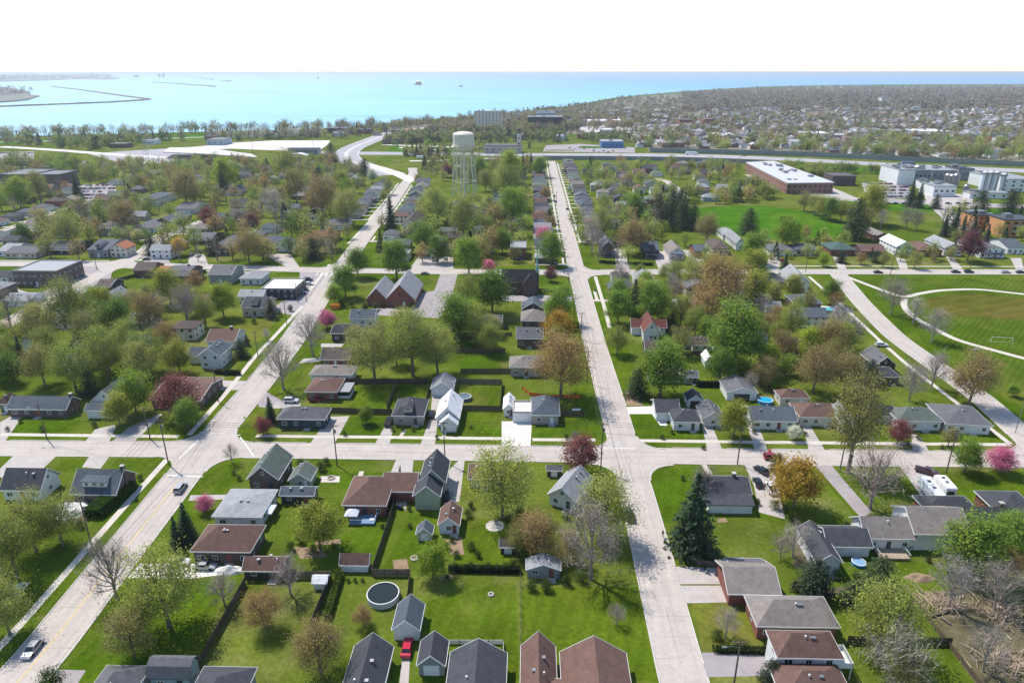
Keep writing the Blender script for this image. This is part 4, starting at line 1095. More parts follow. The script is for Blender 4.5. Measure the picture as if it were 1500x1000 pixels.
for i,(px,h,r) in enumerate([(1429,19,2.3),(1437.5,19,2.3),(1446,19,2.3),(1457,17.5,2.2)]):
    p = un(px,283); s = empty('silo', p.x, p.y-6)
    tag(s, ['leftmost of the tall white silos at the works','second tall white silo from the works road side','third tall white silo, touching the second one','shorter white silo standing apart from the tall three'][i], 'silo', 'white silos at the works')
    MB().lathe([(r*.9,0),(r,.2),(r,h-2),(r*.7,h-.6),(.3,h)], 18).build('shell', SILO, s, smooth=False)
    MB().box(-.5,.5,-r-.5,-r+.02,0,h-1).build('ladder', M['metal'], s)
    MB().lathe([(r+.02,h-2.4),(r+.5,h-2.4),(r+.5,h-1.2),(r+.42,h-1.2)], 18).build('guard_rail', M['metal'], s)
for i,(px,py,h,r) in enumerate([(1342,265,15,5),(1386,272,11,3),(1392,273,11,3),(1398,274,12,3),(1413,286,9,2.4)]):
    p = un(px,py); s = MB().lathe([(r,0),(r,h*.86),(r*.6,h*.97),(.2,h)], 16).build('storage_tank', M['metal'], None, loc=(p.x,p.y,0))
    tag(s, ['fat grey storage tank beside the tall blank cold store','first of three grey tanks behind the low works building','middle one of three grey tanks behind the low works building','last of three grey tanks behind the low works building','small steel tank at the low works building\'s corner'][i], 'tank', 'grey storage tanks')
# townhouses being built at the right edge
for i,(x0,x1,py,dp,h,lab) in enumerate([(1423,1452,337,14,9,'unfinished townhouse block in bare orange sheathing with white roof unit'),(1455,1462,340,12,8,'narrow unfinished link block between the two orange townhouses'),(1466,1512,347,16,10,'larger unfinished orange townhouse block with open balconies at the frame\'s edge')]):
    t = big_block(lab, lab.split(' in ')[0].split(' between ')[0].split(' with ')[0], 'townhouse','townhouse',x0,x1,py,dp,h,'dg','ob',3,4,2)
    if i == 2:
        for f in range(1,3): MB().box(-5,1,-9.4,-8.01,f*3.2,f*3.2+.3).box(-5,1,-9.4,-9.3,f*3.2+.3,f*3.2+1.3).build('balcony', M['paint'], t, WALL['st'])
# toll plaza canopy and bridge deck left of the curve
dk = MB().slab([(*un(240,232),7.5),(*un(300,235),7.5),(*un(378,239),6.5),(*un(370,234),6.5),(*un(300,226),8),(*un(250,226),8)], 1.2)
br = dk.build('bridge', M['plaza']); tag(br, 'pale curved bridge deck over dark piers beside the toll plaza', 'bridge')
for px,py in ((285,233),(320,235),(345,236)):
    p = un(px,py); MB().box(p.x-1,p.x+1,p.y+2,p.y+6,0,6).build('pier', M['concrete_block'], br)
cp = un(438,231); a = empty('canopy', cp.x, cp.y); tag(a, 'small white arched canopy in front of the toll plaza wall', 'canopy')
mb = MB(); n = 12
pr = [(-11+22*k/n, 5.2-((k/n*2-1)**2)*2.6) for k in range(n+1)]
for k in range(n): mb.slab([(pr[k][0],-6,pr[k][1]),(pr[k+1][0],-6,pr[k+1][1]),(pr[k+1][0],6,pr[k+1][1]),(pr[k][0],6,pr[k][1])], .3)
mb.build('arched_roof', M['trim'], a)
for x in (-10.5,10.5): MB().box(x-.3,x+.3,-5.5,5.5,0,2.5).build('side_wall', M['concrete_block'], a)
big_block('grey toll office with dark windows at the plaza\'s back','toll office','toll_office','office block',422,466,227,14,7,'mg','gy',1,8,0)
big_block('pale blue-green barn-like hall beyond the plaza','pale plaza barn','hall','hall',303,328,213,30,7,'gr','bl',1,3,0)
big_block('low brown block beyond the ramp','brown ramp block','hall','hall',160,185,217,18,5,'bn','db',1,4,0)
big_block('white-roofed terminal building among the left trees','white-topped terminal','hall','hall',476,508,195,30,7,'bn','dk',1,5,0)
# noise barriers along the motorway
BAR = plain('barrier_panels', S(142,148,142), .9, var=.15, scale=.3)
def wall_run(name, label, px, h, mat, th=.25, cat='wall', color=None):
    ps = smooth_line([un(*p) for p in px], 6.0); ns = normals(ps); mb = MB()
    for p, q in zip(ps, ns):
        a, c = p-q*th/2, p+q*th/2; mb.v += [(a.x,a.y,0),(a.x,a.y,h),(c.x,c.y,h),(c.x,c.y,0)]
    for i in range(len(ps)-1):
        for k in range(3): mb.f.append((4*i+k,4*i+k+1,4*i+5+k,4*i+4+k)); mb.m.append(0)
    for e in (0,len(ps)-1): mb.f.append((4*e,4*e+1,4*e+2,4*e+3)); mb.m.append(0)
    o = mb.build(name, mat, None, color); tag(o, label, cat); return o
wall_run('noise_barrier','tall grey-green noise barrier along the far side of the motorway',[(952,223),(1040,225),(1180,229),(1260,233),(1400,240),(1560,247)],5.5,BAR)
wall_run('noise_barrier','shorter dark noise barrier on the near side of the motorway',[(795,234),(900,234.5),(1000,236),(1060,238),(1120,241)],4.5,BAR)
wall_run('retaining_wall','long brown retaining wall below the interchange trees',[(560,212),(600,210),(640,208),(668,208)],7,plain('rust_wall', S(126,108,98), .9, var=.2, scale=.1))
# ---- rows of houses farther off, set along their streets
def fill_house(x, y, rot, tries=0):
    if any(math.hypot(x-a, y-b_) < r+7.5 for a, b_, r in OCC): return False
    q = Vector((x,y))
    if not road_clear(q, 7.5): return False
    rc = random.choice(['mg','mg','dg','bl','tp','bn','br','lg','gr','bl']); wc = random.choice(['w','w','w','cr','bg','bk','gy','bl','db','st'])
    kind = random.choice('gghhf'); w, d = random.uniform(8.5,12.5), random.uniform(7.5,10); he = random.choice([3.1,3.2,3.4,4.8]); rh = random.uniform(1.8,2.9)
    wn = {'w':'white','cr':'cream','bg':'beige','bk':'brick','gy':'grey','bl':'pale blue','db':'dark brick','st':'stone'}[wc]
    rn = {'mg':'grey','dg':'charcoal','bl':'slate','tp':'taupe','bn':'brown','br':'red-brown','lg':'pale grey','gr':'grey-green'}[rc]
    kn = {'g':'gabled','h':'hipped','f':'front-gabled'}[kind]
    lab = auto_label(f'{rn} {kn} {wn} house', x, y)
    make_house(lab, 'house', 'house', x, y, w, d, he, kind, rh, rot, rc, wc, '', (), 1 if y < 480 else 2, group='houses in the farther rows')
    OCC.append((x,y,6.5)); FILLED.append((x,y)); return True
FILLED = []; DRV = []
BLOCK = [[tuple(un(*p)) for p in q] for q in ([(1225,405),(1600,405),(1600,640),(1480,640),(1345,500)],[(1000,300),(1240,300),(1240,350),(1000,350)],[(1235,285),(1500,285),(1500,318),(1235,312)],[(640,270),(725,270),(725,300),(640,300)],[(86,384),(170,384),(120,440),(60,430)],[(1088,248),(1135,246),(1228,284),(1150,292)],[(640,395),(675,395),(650,470),(540,470)],[(495,205),(560,195),(640,183),(640,192),(575,204),(525,222),(545,240),(610,254),(606,278),(560,264),(495,240)],[(130,222),(250,207),(495,204),(480,226),(230,245)],[(1225,255),(1500,255),(1500,320),(1225,312)],[(105,270),(172,268),(172,300),(112,300)])]
def along(key, side, off, y0, y1, step):
    ps, w, z, m = STREETS[key]; fine = smooth_line(ps, 1.0); ns = normals(fine); s = 0
    for p, n in zip(fine, ns):
        s += 1
        if s % step == 0 and y0 < p.y < y1:
            q = p+n*side*off
            if any(inside(q, b_) for b_ in BLOCK): continue
            if fill_house(q.x, q.y, ROT0) and key != 'D':
                DRV.append((*(p+n*side*(w/2+random.uniform(5,10))-Vector((n.y,-n.x))*6.4), math.atan2(n.y,n.x)))
                t = Vector((n.y,-n.x)); a0 = p+n*side*(w/2-.3)-t*6.4; a1 = p+n*side*(off+5)-t*6.4
                poly_sheet('driveway', [tuple(a0-t*1.5),tuple(a0+t*1.5),tuple(a1+t*1.5),tuple(a1-t*1.5)], 'drive_conc', .0062, True)
                a0 = p+n*side*(w/2+1.9)-t*7.5; a1 = a0+t*15
                poly_sheet('sidewalk', [tuple(a0-n*.7),tuple(a0+n*.7),tuple(a1+n*.7),tuple(a1-n*.7)], 'walk', .0068, True)
along('B', 1, 16, 300, 850, 15); along('B', -1, 17, 300, 800, 16); along('A', 1, 18, 430, 640, 15); along('A', -1, 18, 330, 640, 17)
along('F', 1, 17, 280, 620, 16); along('F', -1, 17, 280, 620, 16); along('G', 1, 16, 400, 700, 16); along('G', -1, 16, 400, 700, 17)
pass
def scatter_px(poly, n, fn, seed):
    r = random.Random(seed); xs = [p[0] for p in poly]; ys = [p[1] for p in poly]; k = 0
    for _ in range(n*12):
        if k >= n: break
        p = (r.uniform(min(xs),max(xs)), r.uniform(min(ys),max(ys)))
        if inside(p, poly):
            q = un(*p)
            if not any(inside(q, b_) for b_ in BLOCK) and fn(q): k += 1
scatter_px([(0,240),(160,240),(240,240),(480,245),(560,262),(520,345),(480,370),(0,375)], 74, lambda q: fill_house(q.x,q.y,ROT0), 3)
scatter_px([(840,238),(1060,242),(1080,290),(1000,300),(850,350)], 44, lambda q: fill_house(q.x,q.y,ROT0), 4)
scatter_px([(600,290),(770,290),(790,380),(640,380)], 16, lambda q: fill_house(q.x,q.y,ROT0), 5)
scatter_px([(1000,405),(1150,405),(1200,470),(1150,540),(1000,470)], 9, lambda q: fill_house(q.x,q.y,ROT0), 6)
scatter_px([(0,405),(60,440),(0,470)], 2, lambda q: fill_house(q.x,q.y,ROT0), 7)

scatter_px([(170,440),(300,420),(300,470),(240,540),(60,545),(60,480)], 6, lambda q: fill_house(q.x,q.y,ROT0), 8)
# low buildings about the interchange and along the shore road
r = random.Random(21)
for x0, py, wp, dp, h, rc, wc in ((486,200,16,20,5,'lg','w'),(520,196,22,24,6,'dg','bk'),(545,199,12,14,4,'bn','bg'),(570,194,16,18,5,'mg','cr'),(622,193,18,24,6,'lg','bg'),(648,196,14,18,5,'bn','w'),(752,205,16,20,6,'dg','st'),(812,206,18,24,6,'lg','w'),(846,203,16,22,6,'mg','bk'),(880,196,20,26,6,'wh','cr'),(930,206,22,26,6,'lg','w'),(960,201,26,30,7,'bn','bk'),(1010,199,24,30,7,'lg','cr'),(1050,205,26,34,7,'wh','bg'),(1100,200,30,34,6,'lg','w'),(1180,203,36,40,7,'wh','cr'),(1260,198,40,44,7,'lg','w'),(1330,206,36,40,8,'mg','bk'),(1345,200,46,50,7,'wh','og' if False else 'bg'),(1420,204,40,46,7,'lg','w'),(1470,210,30,34,7,'dg','bk'),(1290,156,12,22,24,'lg','cr'),(995,187,22,34,13,'br','bk'),(1030,186,18,30,13,'br','bk'),(300,206,12,20,5,'bn','bk'),(210,212,16,20,5,'lg','w'),(90,210,18,22,6,'mg','bk'),(30,208,14,20,5,'dg','db'),(392,200,14,18,5,'lg','bl'),(440,199,12,18,5,'bn','cr')):
    p = un(x0+wp/2,py); n1 = {'lg':'pale','dg':'charcoal','bn':'brown','mg':'grey','wh':'white','br':'red-brown'}[rc]; n2 = {'w':'white','bk':'brick','bg':'beige','cr':'cream','st':'stone','bl':'pale blue','db':'dark brick'}[wc]
    big_block(auto_label(f'{n1} roofed low {n2} block' if h < 12 else f'{n1} topped {n2} apartment block', p.x, p.y), None, 'low_building' if h < 12 else 'apartment_block', 'building' if h < 12 else 'apartment block', x0, x0+wp, py, dp, h, rc, wc, 1 if h < 12 else 4, 5, 2)
# ---------------------------------------------------------------- trees
def quads_mesh(name, C, size, mat, nbias=None, seed=0, aspect=1.0):
    """one small leaf-shaped face per row of C (centres)"""
    g = np.random.default_rng(seed); n = len(C)
    nv = g.normal(size=(n,3)); nv[:,2] = np.abs(nv[:,2])+.35
    if nbias is not None: nv = nv*.8+nbias
    nv /= np.linalg.norm(nv,axis=1)[:,None]
    t = g.normal(size=(n,3)); t -= nv*(t*nv).sum(1)[:,None]; t /= np.linalg.norm(t,axis=1)[:,None]
    b_ = np.cross(nv,t); s = (size*g.uniform(.6,1.35,n))[:,None]
    V = np.stack([C-t*s*.6*aspect, C-b_*s*.42+t*s*.1, C+t*s*.6*aspect, C+b_*s*.42-t*s*.05],1).reshape(-1,3)
    me = bpy.data.meshes.new(name); me.vertices.add(4*n); me.vertices.foreach_set('co', V.ravel().astype(np.float32))
    me.loops.add(4*n); me.loops.foreach_set('vertex_index', np.arange(4*n,dtype=np.int32))
    me.polygons.add(n); me.polygons.foreach_set('loop_start', np.arange(0,4*n,4,dtype=np.int32))
    me.materials.append(mat); me.update(calc_edges=True); return me
def branchy(seed, H, W, nl, base=.22, up=1.0, sub=3):
    """trunk with limbs to clump centres; returns MB and the clump centres"""
    r = random.Random(seed); mb = MB(); tips = []
    lean = (r.uniform(-.4,.4), r.uniform(-.4,.4)); th = H*base; R = .024*H
    fork = Vector((lean[0]*.4,lean[1]*.4,th))
    mb.tube([(0,0,-.2),(lean[0]*.1,lean[1]*.1,.5),fork,(lean[0],lean[1],H*.55),(lean[0]*1.2,lean[1]*1.2,H*.85)], [R*1.5,R*1.1,R*.9,R*.5,R*.12], 7)
    for i in range(nl):
        a = 2*PI*(i*.382+r.uniform(-.07,.07)); f = (i+.5)/nl
        z0 = th+(H*.55-th)*f**.8*r.uniform(.5,1)
        el = math.radians(20+62*f+r.uniform(-10,14))
        L = W*.5/max(.35,math.cos(el)*.9+.28)*r.uniform(.78,1.05); L = min(L, (H*.97-z0)/max(.2,math.sin(el)))
        d = Vector((math.cos(a)*math.cos(el),math.sin(a)*math.cos(el),math.sin(el)*up))
        p0 = Vector((lean[0]*z0/H,lean[1]*z0/H,z0)); p1 = p0+d*L*.45+Vector((0,0,-.03*L)); p2 = p0+d*L+Vector((r.uniform(-.4,.4),r.uniform(-.4,.4),.09*L))
        mb.tube([p0,p1,p2], [R*.42,R*.26,R*.06], 5, cap=False); tips.append(p2); tips.append(p0+d*L*.7)
        for k in range(sub):
            q0 = p0+d*L*r.uniform(.35,.8); s = d+Vector((r.uniform(-1,1),r.uniform(-1,1),r.uniform(-.3,.8)))*.85; s.normalize()
            q1 = q0+s*L*r.uniform(.28,.5); mb.tube([q0,(q0+q1)/2+Vector((0,0,.1)),q1], [R*.2,R*.12,R*.03], 4, cap=False); tips.append(q1)
    return mb, tips
def twigs(mb, tips, seed, per, ln, r0):
    r = random.Random(seed)
    for t in tips:
        for k in range(per):
            d = Vector((r.gauss(0,1),r.gauss(0,1),r.gauss(.5,.9))).normalized(); o = Vector((r.gauss(0,.5),r.gauss(0,.5),r.gauss(0,.4)))
            a = t+o; e = a+d*ln*r.uniform(.5,1.3); s = d.cross(Vector((r.random(),r.random(),r.random()))).normalized()*r0
            mb.add([a-s,a+s,e], [(0,1,2)])
PROTO = {}
def proto_broad(key, seed, H, W, nl, leaves, lsize, spread, twig=0, sub=3, base=.22, flat=1.0):
    mb, tips = branchy(seed, H, W, nl, base, 1.0, sub)
    if twig: twigs(mb, tips, seed, twig, H*.13, .026)
    trunk = mb.mesh('trunk', M['bark'])
    g = np.random.default_rng(seed); T = np.array([tuple(t) for t in tips])
    zc = H*.58
    # extra clumps in the outer volume so that the crown has an uneven outline
    n_ex = int(len(T)*.5); u = g.normal(size=(n_ex,3)); u /= np.linalg.norm(u,axis=1)[:,None]
    E = u*np.array([W*.42,W*.42,H*.32])*g.uniform(.6,1,n_ex)[:,None]+np.array([0,0,zc]); E = E[E[:,2] > H*.25]
    T = np.vstack([T,E]); wgt = g.uniform(.35,1.6,len(T)); wgt /= wgt.sum()
    idx = g.choice(len(T), leaves, p=wgt); sp = spread*g.uniform(.6,1.35,len(T))
    C = T[idx]+g.normal(size=(leaves,3))*np.array([1,1,.72*flat])*sp[idx][:,None]
    C[:,2] = np.maximum(C[:,2], H*.14)
    out = (C-np.array([0,0,zc])); out /= np.maximum(np.linalg.norm(out,axis=1)[:,None],.1)
    crown = quads_mesh('crown', C, lsize, M['leaf'], out*.7, seed)
    tw = None
    PROTO.setdefault(key, []).append((trunk, crown, tw, W, H))
for s in range(4): proto_broad('dense', 20+s, 11.5, 10, 15, 9500, .33, 1.05)
for s in range(5): proto_broad('thin', 40+s, 12.5, 11, 17, 11000, .225, 1.05, 5, 4, .24)
for s in range(2): proto_broad('tall', 60+s, 15, 10, 18, 9500, .235, 1.1, 4, 4, .3)
for s in range(2): proto_broad('round', 70+s, 8, 8.2, 14, 7600, .25, .8, 0, 3, .16)
for s in range(3): proto_broad('shrub', 80+s, 3.0, 3.6, 10, 2200, .16, .38, 0, 2, .05)
for s in range(3):      # bare: limbs and a haze of twigs
    mb, tips = branchy(90+s, 12, 11, 19, .2, 1.0, 6); mt = MB(); twigs(mt, tips, 90+s, 11, 1.7, .03)
    PROTO.setdefault('bare', []).append((mb.mesh('trunk', M['twig']), mt.mesh('crown', M['twig']), None, 11, 12))
def proto_conifer(key, seed, H, W, gap, droop=.28, tip=.06, wide=1.0):
    r = random.Random(seed); mb = MB().tube([(0,0,-.2),(0,0,H*.5),(0,0,H*.97)], [.02*H,.013*H,.004*H], 7)
    trunk = mb.mesh('trunk', M['bark']); C = []; NB = []
    z = H*.07
    while z < H*.985:
        f = (z-H*.07)/(H*.92); rad = W*.5*((1-f)**(.82*wide)+tip); n = max(4, int(14*(1-f))+4)
        for k in range(n):
            a = 2*PI*(k/n)+r.uniform(-.3,.3); R = rad*r.uniform(.72,1.1)
            m_ = max(3, int(R/.24))
            for j in range(m_):
                q = (j+.6)/m_; rr = R*q; zz = z-droop*R*q*q+r.gauss(0,.1)
                wd = .30*R*(1-q)+.12
                C.append((math.cos(a)*rr+r.gauss(0,wd*.5), math.sin(a)*rr+r.gauss(0,wd*.5), max(zz,.15)))
        z += gap*(.55+.45*(1-f))*r.uniform(.85,1.15)
    C = np.array(C); out = C*np.array([1,1,0]); out /= np.maximum(np.linalg.norm(out,axis=1)[:,None],.1); out[:,2] = .7
    C = np.vstack([C, C+np.random.default_rng(seed).normal(size=C.shape)*.16]); out = np.vstack([out,out])
    crown = quads_mesh('crown', C, .31*H/13, M['needle'], out, seed, 1.5)
    PROTO.setdefault(key, []).append((trunk, crown, None, W, H))
for s in range(3): proto_conifer('conifer', 110+s, 13, 6.6, .62)
for s in range(2): proto_conifer('cedar', 120+s, 10, 7.4, .5, .1, .16, .62)
KIND = {  # code: (proto, aspect stretch, colour choices, words)
 'G': ('dense',1.0,[(114,138,50),(122,146,56),(106,132,50)],'fresh green leafy tree'),
 'L': ('dense',.98,[(140,156,48),(128,150,50),(146,150,60)],'yellow-green young-leaved tree'),
 'O': ('thin',1.0,[(146,154,72),(154,158,82),(138,150,66),(152,148,84)],'olive budding tree'),
 'T': ('tall',1.0,[(136,146,68),(144,142,76)],'tall olive budding tree'),
 'Q': ('thin',1.0,[(156,160,78),(146,152,70)],'thin yellow-green tree'),
 'R': ('thin',.95,[(156,136,88),(160,132,84),(150,134,84)],'rusty brown budding tree'),
 'B': ('bare',1.0,[(156,144,134),(146,134,124),(168,156,144)],'leafless grey tree'),
 'C': ('conifer',1.0,[(54,72,48),(60,76,52)],'dark spruce'),
 'K': ('cedar',.85,[(56,70,42),(64,76,46),(52,64,44)],'dark evergreen'),
 'U': ('round',1.0,[(122,72,72),(130,80,76),(112,68,74)],'dark red maple'),
 'P': ('round',.9,[(196,110,140),(214,130,160),(190,96,132)],'pink blossom tree'),
 'Y': ('round',1.05,[(186,150,56),(176,142,56)],'golden yellow maple'),
 'W': ('round',1.0,[(200,204,180),(190,196,170)],'white blossom tree'),
 'S': ('shrub',1.0,[(64,84,34),(74,92,40),(90,108,44)],'rounded garden shrub'),
}
NT = [0]
def add_tree(x, y, W, k, label=None, asp=None, group=None, cat=None):
    pk, st, cols, words = KIND[k]; NT[0] += 1; r = random.Random(NT[0]*7+3)
    tr, cr, tw, W0, H0 = r.choice(PROTO[pk]); s = W/W0; sz = s*st*(asp or 1)*r.uniform(.94,1.06)
    nm = {'C':'spruce_tree','K':'evergreen_tree','S':'shrub','P':'blossom_tree','W':'blossom_tree','U':'maple_tree','Y':'maple_tree','B':'bare_tree'}.get(k,'broadleaf_tree')
    o = empty(nm, x, y, r.uniform(0,6.28)); o.scale = (s,s,sz)
    c = S(*r.choice(cols), 1.08); j = r.uniform(.86,1.14); c = (c[0]*j*r.uniform(.95,1.05), c[1]*j, c[2]*j*r.uniform(.95,1.05), 1)
    H = H0*sz
    if label is None:
        size = 'large ' if W > 13 else ('small ' if W < 6.5 else '')
        if k == 'S': size = 'small ' if W < 2.5 else ''
        label = auto_label(size+words, x, y)
    tag(o, label, cat or ('shrub' if k == 'S' else 'tree'), group)
    link('trunk', tr, o, c if k == 'B' else None); link('crown', cr, o, c)
    if tw: link('twigs', tw, o, S(110,98,86))
    TREES.append((x,y,W)); return o
TREES = []
def tree_px(cx, cy, wpx, k, asp=None):
    pk, st, _, _ = KIND[k]; W0, H0 = PROTO[pk][0][3:5]; a = H0/W0*st*(asp or 1); W = 8.0
    for _ in range(4):
        zc = W*a*(.56 if pk not in ('conifer','cedar','shrub') else .46); W = wpx*dist(cx, cy, zc)/FPX
    p = un(cx, cy, W*a*(.56 if pk not in ('conifer','cedar','shrub') else .46))
    return add_tree(p.x, p.y, W*1.0, k, None, asp)
TD = '''O 40 765 80;O 82 762 70;T 12 800 70;O 2 892 75;O -5 850 60;B 160 833 92;Q 236 862 112;O 188 925 75;B 325 862 52;S 74 996 38;R 384 893 56;R 465 950 78;R 531 902 32;L 633 823 46;L 466 772 62;B 422 842 58
C 271 765 34;C 257 781 26;P 299 738 28;B 338 664 26;U 259 582 62;G 272 606 40;L 193 575 52;L 171 601 40;L 259 523 40;O 58 532 56;O 103 538 62;O 152 527 54;O 206 527 52;K 130 560 36;C 30 520 26
O 100 454 72;O 55 478 60;G 168 470 54;R 216 458 52;C 107 440 28;B 8 452 56;O 152 508 62;O 214 512 54;B 271 446 42 1.35;L 325 442 40;T 298 455 30;K 396 452 20 1.4;K 352 510 26;C 361 498 10;B 390 490 14
B 411 535 64;B 455 491 54;P 478 468 30;C 395 600 22;U 384 624 28;G 536 608 22;O 546 516 78;T 602 500 66;O 640 512 62;L 594 480 48;G 670 464 60;G 720 426 56;O 684 428 40;G 523 384 36;G 579 381 46;G 504 411 40;L 489 431 26
C 572 318 28;C 557 353 18;O 678 320 52;G 621 350 36;G 736 353 28;T 712 330 24;L 686 376 44;P 716 391 20;R 470 291 54;O 508 303 44;G 445 322 14;B 402 302 40;O 432 272 40;K 457 364 30;R 362 361 42;K 221 358 28;K 307 362 18 1.3;Y 262 360 26;U 305 318 30;U 367 326 26
R 180 316 42;K 144 312 24;R 270 276 46;C 325 268 18;O 64 326 30;O 96 338 40;L 25 282 38;T 54 272 30;C 111 276 18;G 33 340 22;L 330 256 38;T 418 240 34;K 485 224 22;K 466 258 24;K 534 246 22;W 545 258 18;L 500 266 26;O 480 275 30;G 102 248 20;O 130 258 26
O 640 302 44;G 700 248 30;O 711 264 26;L 748 246 36;C 766 246 13 1.3;C 778 240 11 1.3;L 790 244 24;T 745 272 42;L 751 302 44;R 799 282 18;K 805 318 20;R 806 326 18;P 796 343 26;G 808 366 38;U 655 250 18;R 612 262 14
G 820 446 44;Y 818 480 45;L 816 496 30;U 807 402 20;R 822 534 88;U 852 668 56;Q 736 706 98;Q 888 742 86;R 786 780 66;B 868 792 104 1.1;R 835 800 50;B 904 900 30;B 842 640 16;T 760 790 36;S 770 800 40
C 1018 755 78 .9;B 1032 705 44;Y 1168 708 74;K 1140 678 26;L 1077 615 46;T 1256 622 80 1.2;B 1285 695 96;U 1318 632 36;W 1165 633 22;O 1392 640 26;G 1420 668 42;P 1470 672 46;R 1428 556 72;G 1485 571 16;B 1370 543 46;B 1338 560 50;R 1197 540 66;G 1160 535 26;R 1242 545 56;K 1275 546 34
G 970 540 72;K 934 562 38;G 1057 533 44;G 1082 490 86;O 905 498 36;G 907 450 42;G 957 444 50;C 930 437 28;L 1000 450 26;R 1057 420 84;R 1034 450 52;L 1105 420 42;B 910 402 32;O 1016 400 40;L 1040 392 36;G 1105 364 36;L 1106 390 40;R 925 345 46;B 868 345 42;O 882 330 40;G 930 306 36;B 955 318 26
K 966 308 30 1.3;K 985 306 32 1.4;K 1002 312 32 1.4;K 1016 318 28 1.3;K 975 318 30 1.2;K 996 300 28 1.4;R 1037 335 38;K 1098 325 34;K 1256 322 44 1.25;L 1155 340 40;L 1278 300 44;O 1180 294 24;O 1195 298 26;O 1206 302 28;G 1218 307 26;O 1234 309 26;T 1248 312 20;O 1270 318 24;B 1292 320 24;C 1336 285 20;C 1348 288 18;K 1372 296 18;K 1438 298 32;K 1482 298 36
C 1385 332 16;C 1400 328 22;C 1411 336 20;C 1426 340 20;C 1446 346 16;U 1422 361 42;R 1262 378 16;O 1295 380 18;O 1342 380 22;L 1207 380 16;B 1310 434 46;B 1341 455 34;B 1370 475 46;C 1150 388 18;G 1219 428 30;R 1226 438 24;B 1330 318 30;B 1345 322 26
K 1194 845 58;K 1250 868 38;K 1290 843 56;Q 1300 905 112;B 1312 962 110 .85;G 1428 800 84;G 1482 778 56;B 1400 852 66 1.2;B 1466 862 70;B 1066 912 44;K 1132 986 40;B 1165 792 48;B 1146 800 36;R 1480 830 40;B 1450 950 70;O 1330 985 60
R 1120 545 40;L 1130 520 30;B 1100 560 24;R 1215 500 56;O 1160 470 44;L 1190 505 46;R 1150 505 40;B 1230 470 40;O 1000 500 36;K 985 470 26;O 1020 470 36;B 990 425 30;L 945 410 22'''
for row in TD.split('\n'):
    for e in row.split(';'):
        q = e.split(); tree_px(float(q[1]), float(q[2]), float(q[3]), q[0], float(q[4]) if len(q) > 4 else None)
# shrubs in beds and along walls
SH = '20,745,14 40,752,12 118,768,14 205,700,9 342,692,8 350,700,9 362,722,10 398,722,9 470,760,14 455,772,12 478,775,12 497,762,9 440,790,16 425,800,14 460,806,14 490,800,10 560,770,8 600,770,8 690,800,14 700,812,12 686,752,14 690,740,12 760,750,16 745,760,12 830,755,14 870,760,12 850,845,20 830,850,18 800,858,20 778,858,18 1005,792,14 1030,800,12 1000,700,8 1110,735,10 1150,745,14 1160,760,14 1255,845,16 1275,848,14 1330,800,12 1420,830,16 1360,820,10 1380,655,8 1408,640,9 1320,640,8 1180,635,7 1105,632,8 970,640,8 985,633,7 690,625,6 505,635,8 655,845,9 '
SH += '665,830,14 677,832,13 690,830,14 702,833,13 715,830,14 727,832,13 740,830,14 752,826,16 771,822,20 655,800,12 662,790,10 668,812,12 470,684,16 441,680,16 478,676,12 415,605,14 500,850,7 510,850,7 520,850,7 531,849,7 560,745,8 588,742,8 600,745,8 11,628,8 62,628,10 30,616,8 138,622,10 1330,650,8 1395,640,9 500,445,12 515,446,10 535,450,12 550,449,12 600,449,10 640,640,7 575,628,8 590,628,8 605,628,8 1135,740,16 1030,655,8 300,738,10 830,640,8 1240,770,14 1345,640,10 1228,842,16 1170,880,12 1105,900,16 1210,880,14 1050,930,18 1320,865,14 1275,860,16 330,545,10 340,545,9 372,470,10 410,460,9 425,452,10 470,350,8'
for e in SH.split():
    x, y, w = map(float, e.split(',')); tree_px(x, y, w, 'S')
# farther trees: the nearest as things, the rest one mass
cand = []
def cpx(poly, n, seed, kinds, gap, sz=(6,12)):
    r = random.Random(seed); xs = [p[0] for p in poly]; ys = [p[1] for p in poly]; k = 0
    for _ in range(n*8):
        if k >= n: break
        p = (r.uniform(min(xs),max(xs)), r.uniform(min(ys),max(ys)))
        if not inside(p, poly): continue
        q = un(*p); W = r.uniform(*sz)
        if not road_clear(q, 2.0): continue
        if any(inside(q, b_) for b_ in BLOCK): continue
        if any(abs(q.x-a) < r_+W*.22+1 and abs(q.y-b_) < r_+W*.22+1 for a,b_,r_ in OCC): continue
        if any((q.x-a)**2+(q.y-b_)**2 < (gap*(W+w_))**2 for a,b_,w_ in TREES) or any((q.x-c[0])**2+(q.y-c[1])**2 < (gap*(W+c[2]))**2 for c in cand): continue
        cand.append((q.x,q.y,W,r.choice(kinds))); k += 1
MIXK = 'OOOOTTRRBBBBGLK'
cpx([(0,238),(250,245),(480,240),(600,300),(560,345),(490,385),(0,382)], 380, 1, MIXK, .27, (7,12.5))
cpx([(620,240),(800,240),(830,385),(560,385),(600,300)], 150, 2, MIXK, .26, (7,13))
cpx([(830,240),(1080,245),(1090,300),(1000,300),(960,385),(850,385)], 140, 3, MIXK, .28, (6.5,12))
cpx([(1000,352),(1500,350),(1500,385),(1000,385)], 34, 4, 'OORGLKB', .36, (4.5,8))
cpx([(0,400),(60,440),(170,440),(300,420),(300,480),(240,545),(0,575)], 22, 5, 'OOOTLRBG', .33, (8,13))
cpx([(880,408),(1150,408),(1190,450),(1230,470),(1290,545),(1100,560),(1000,480),(900,470)], 55, 6, 'OORTLBGBO', .32, (6,11))
cpx([(440,505),(735,480),(735,520),(500,560)], 8, 7, 'OOT', .36)
cpx([(1230,255),(1500,315),(1500,285),(1380,240)], 1, 8, 'G', .4)
cpx([(1500,348),(1380,345),(1380,312),(1500,316)], 14, 9, 'CKOB', .36)
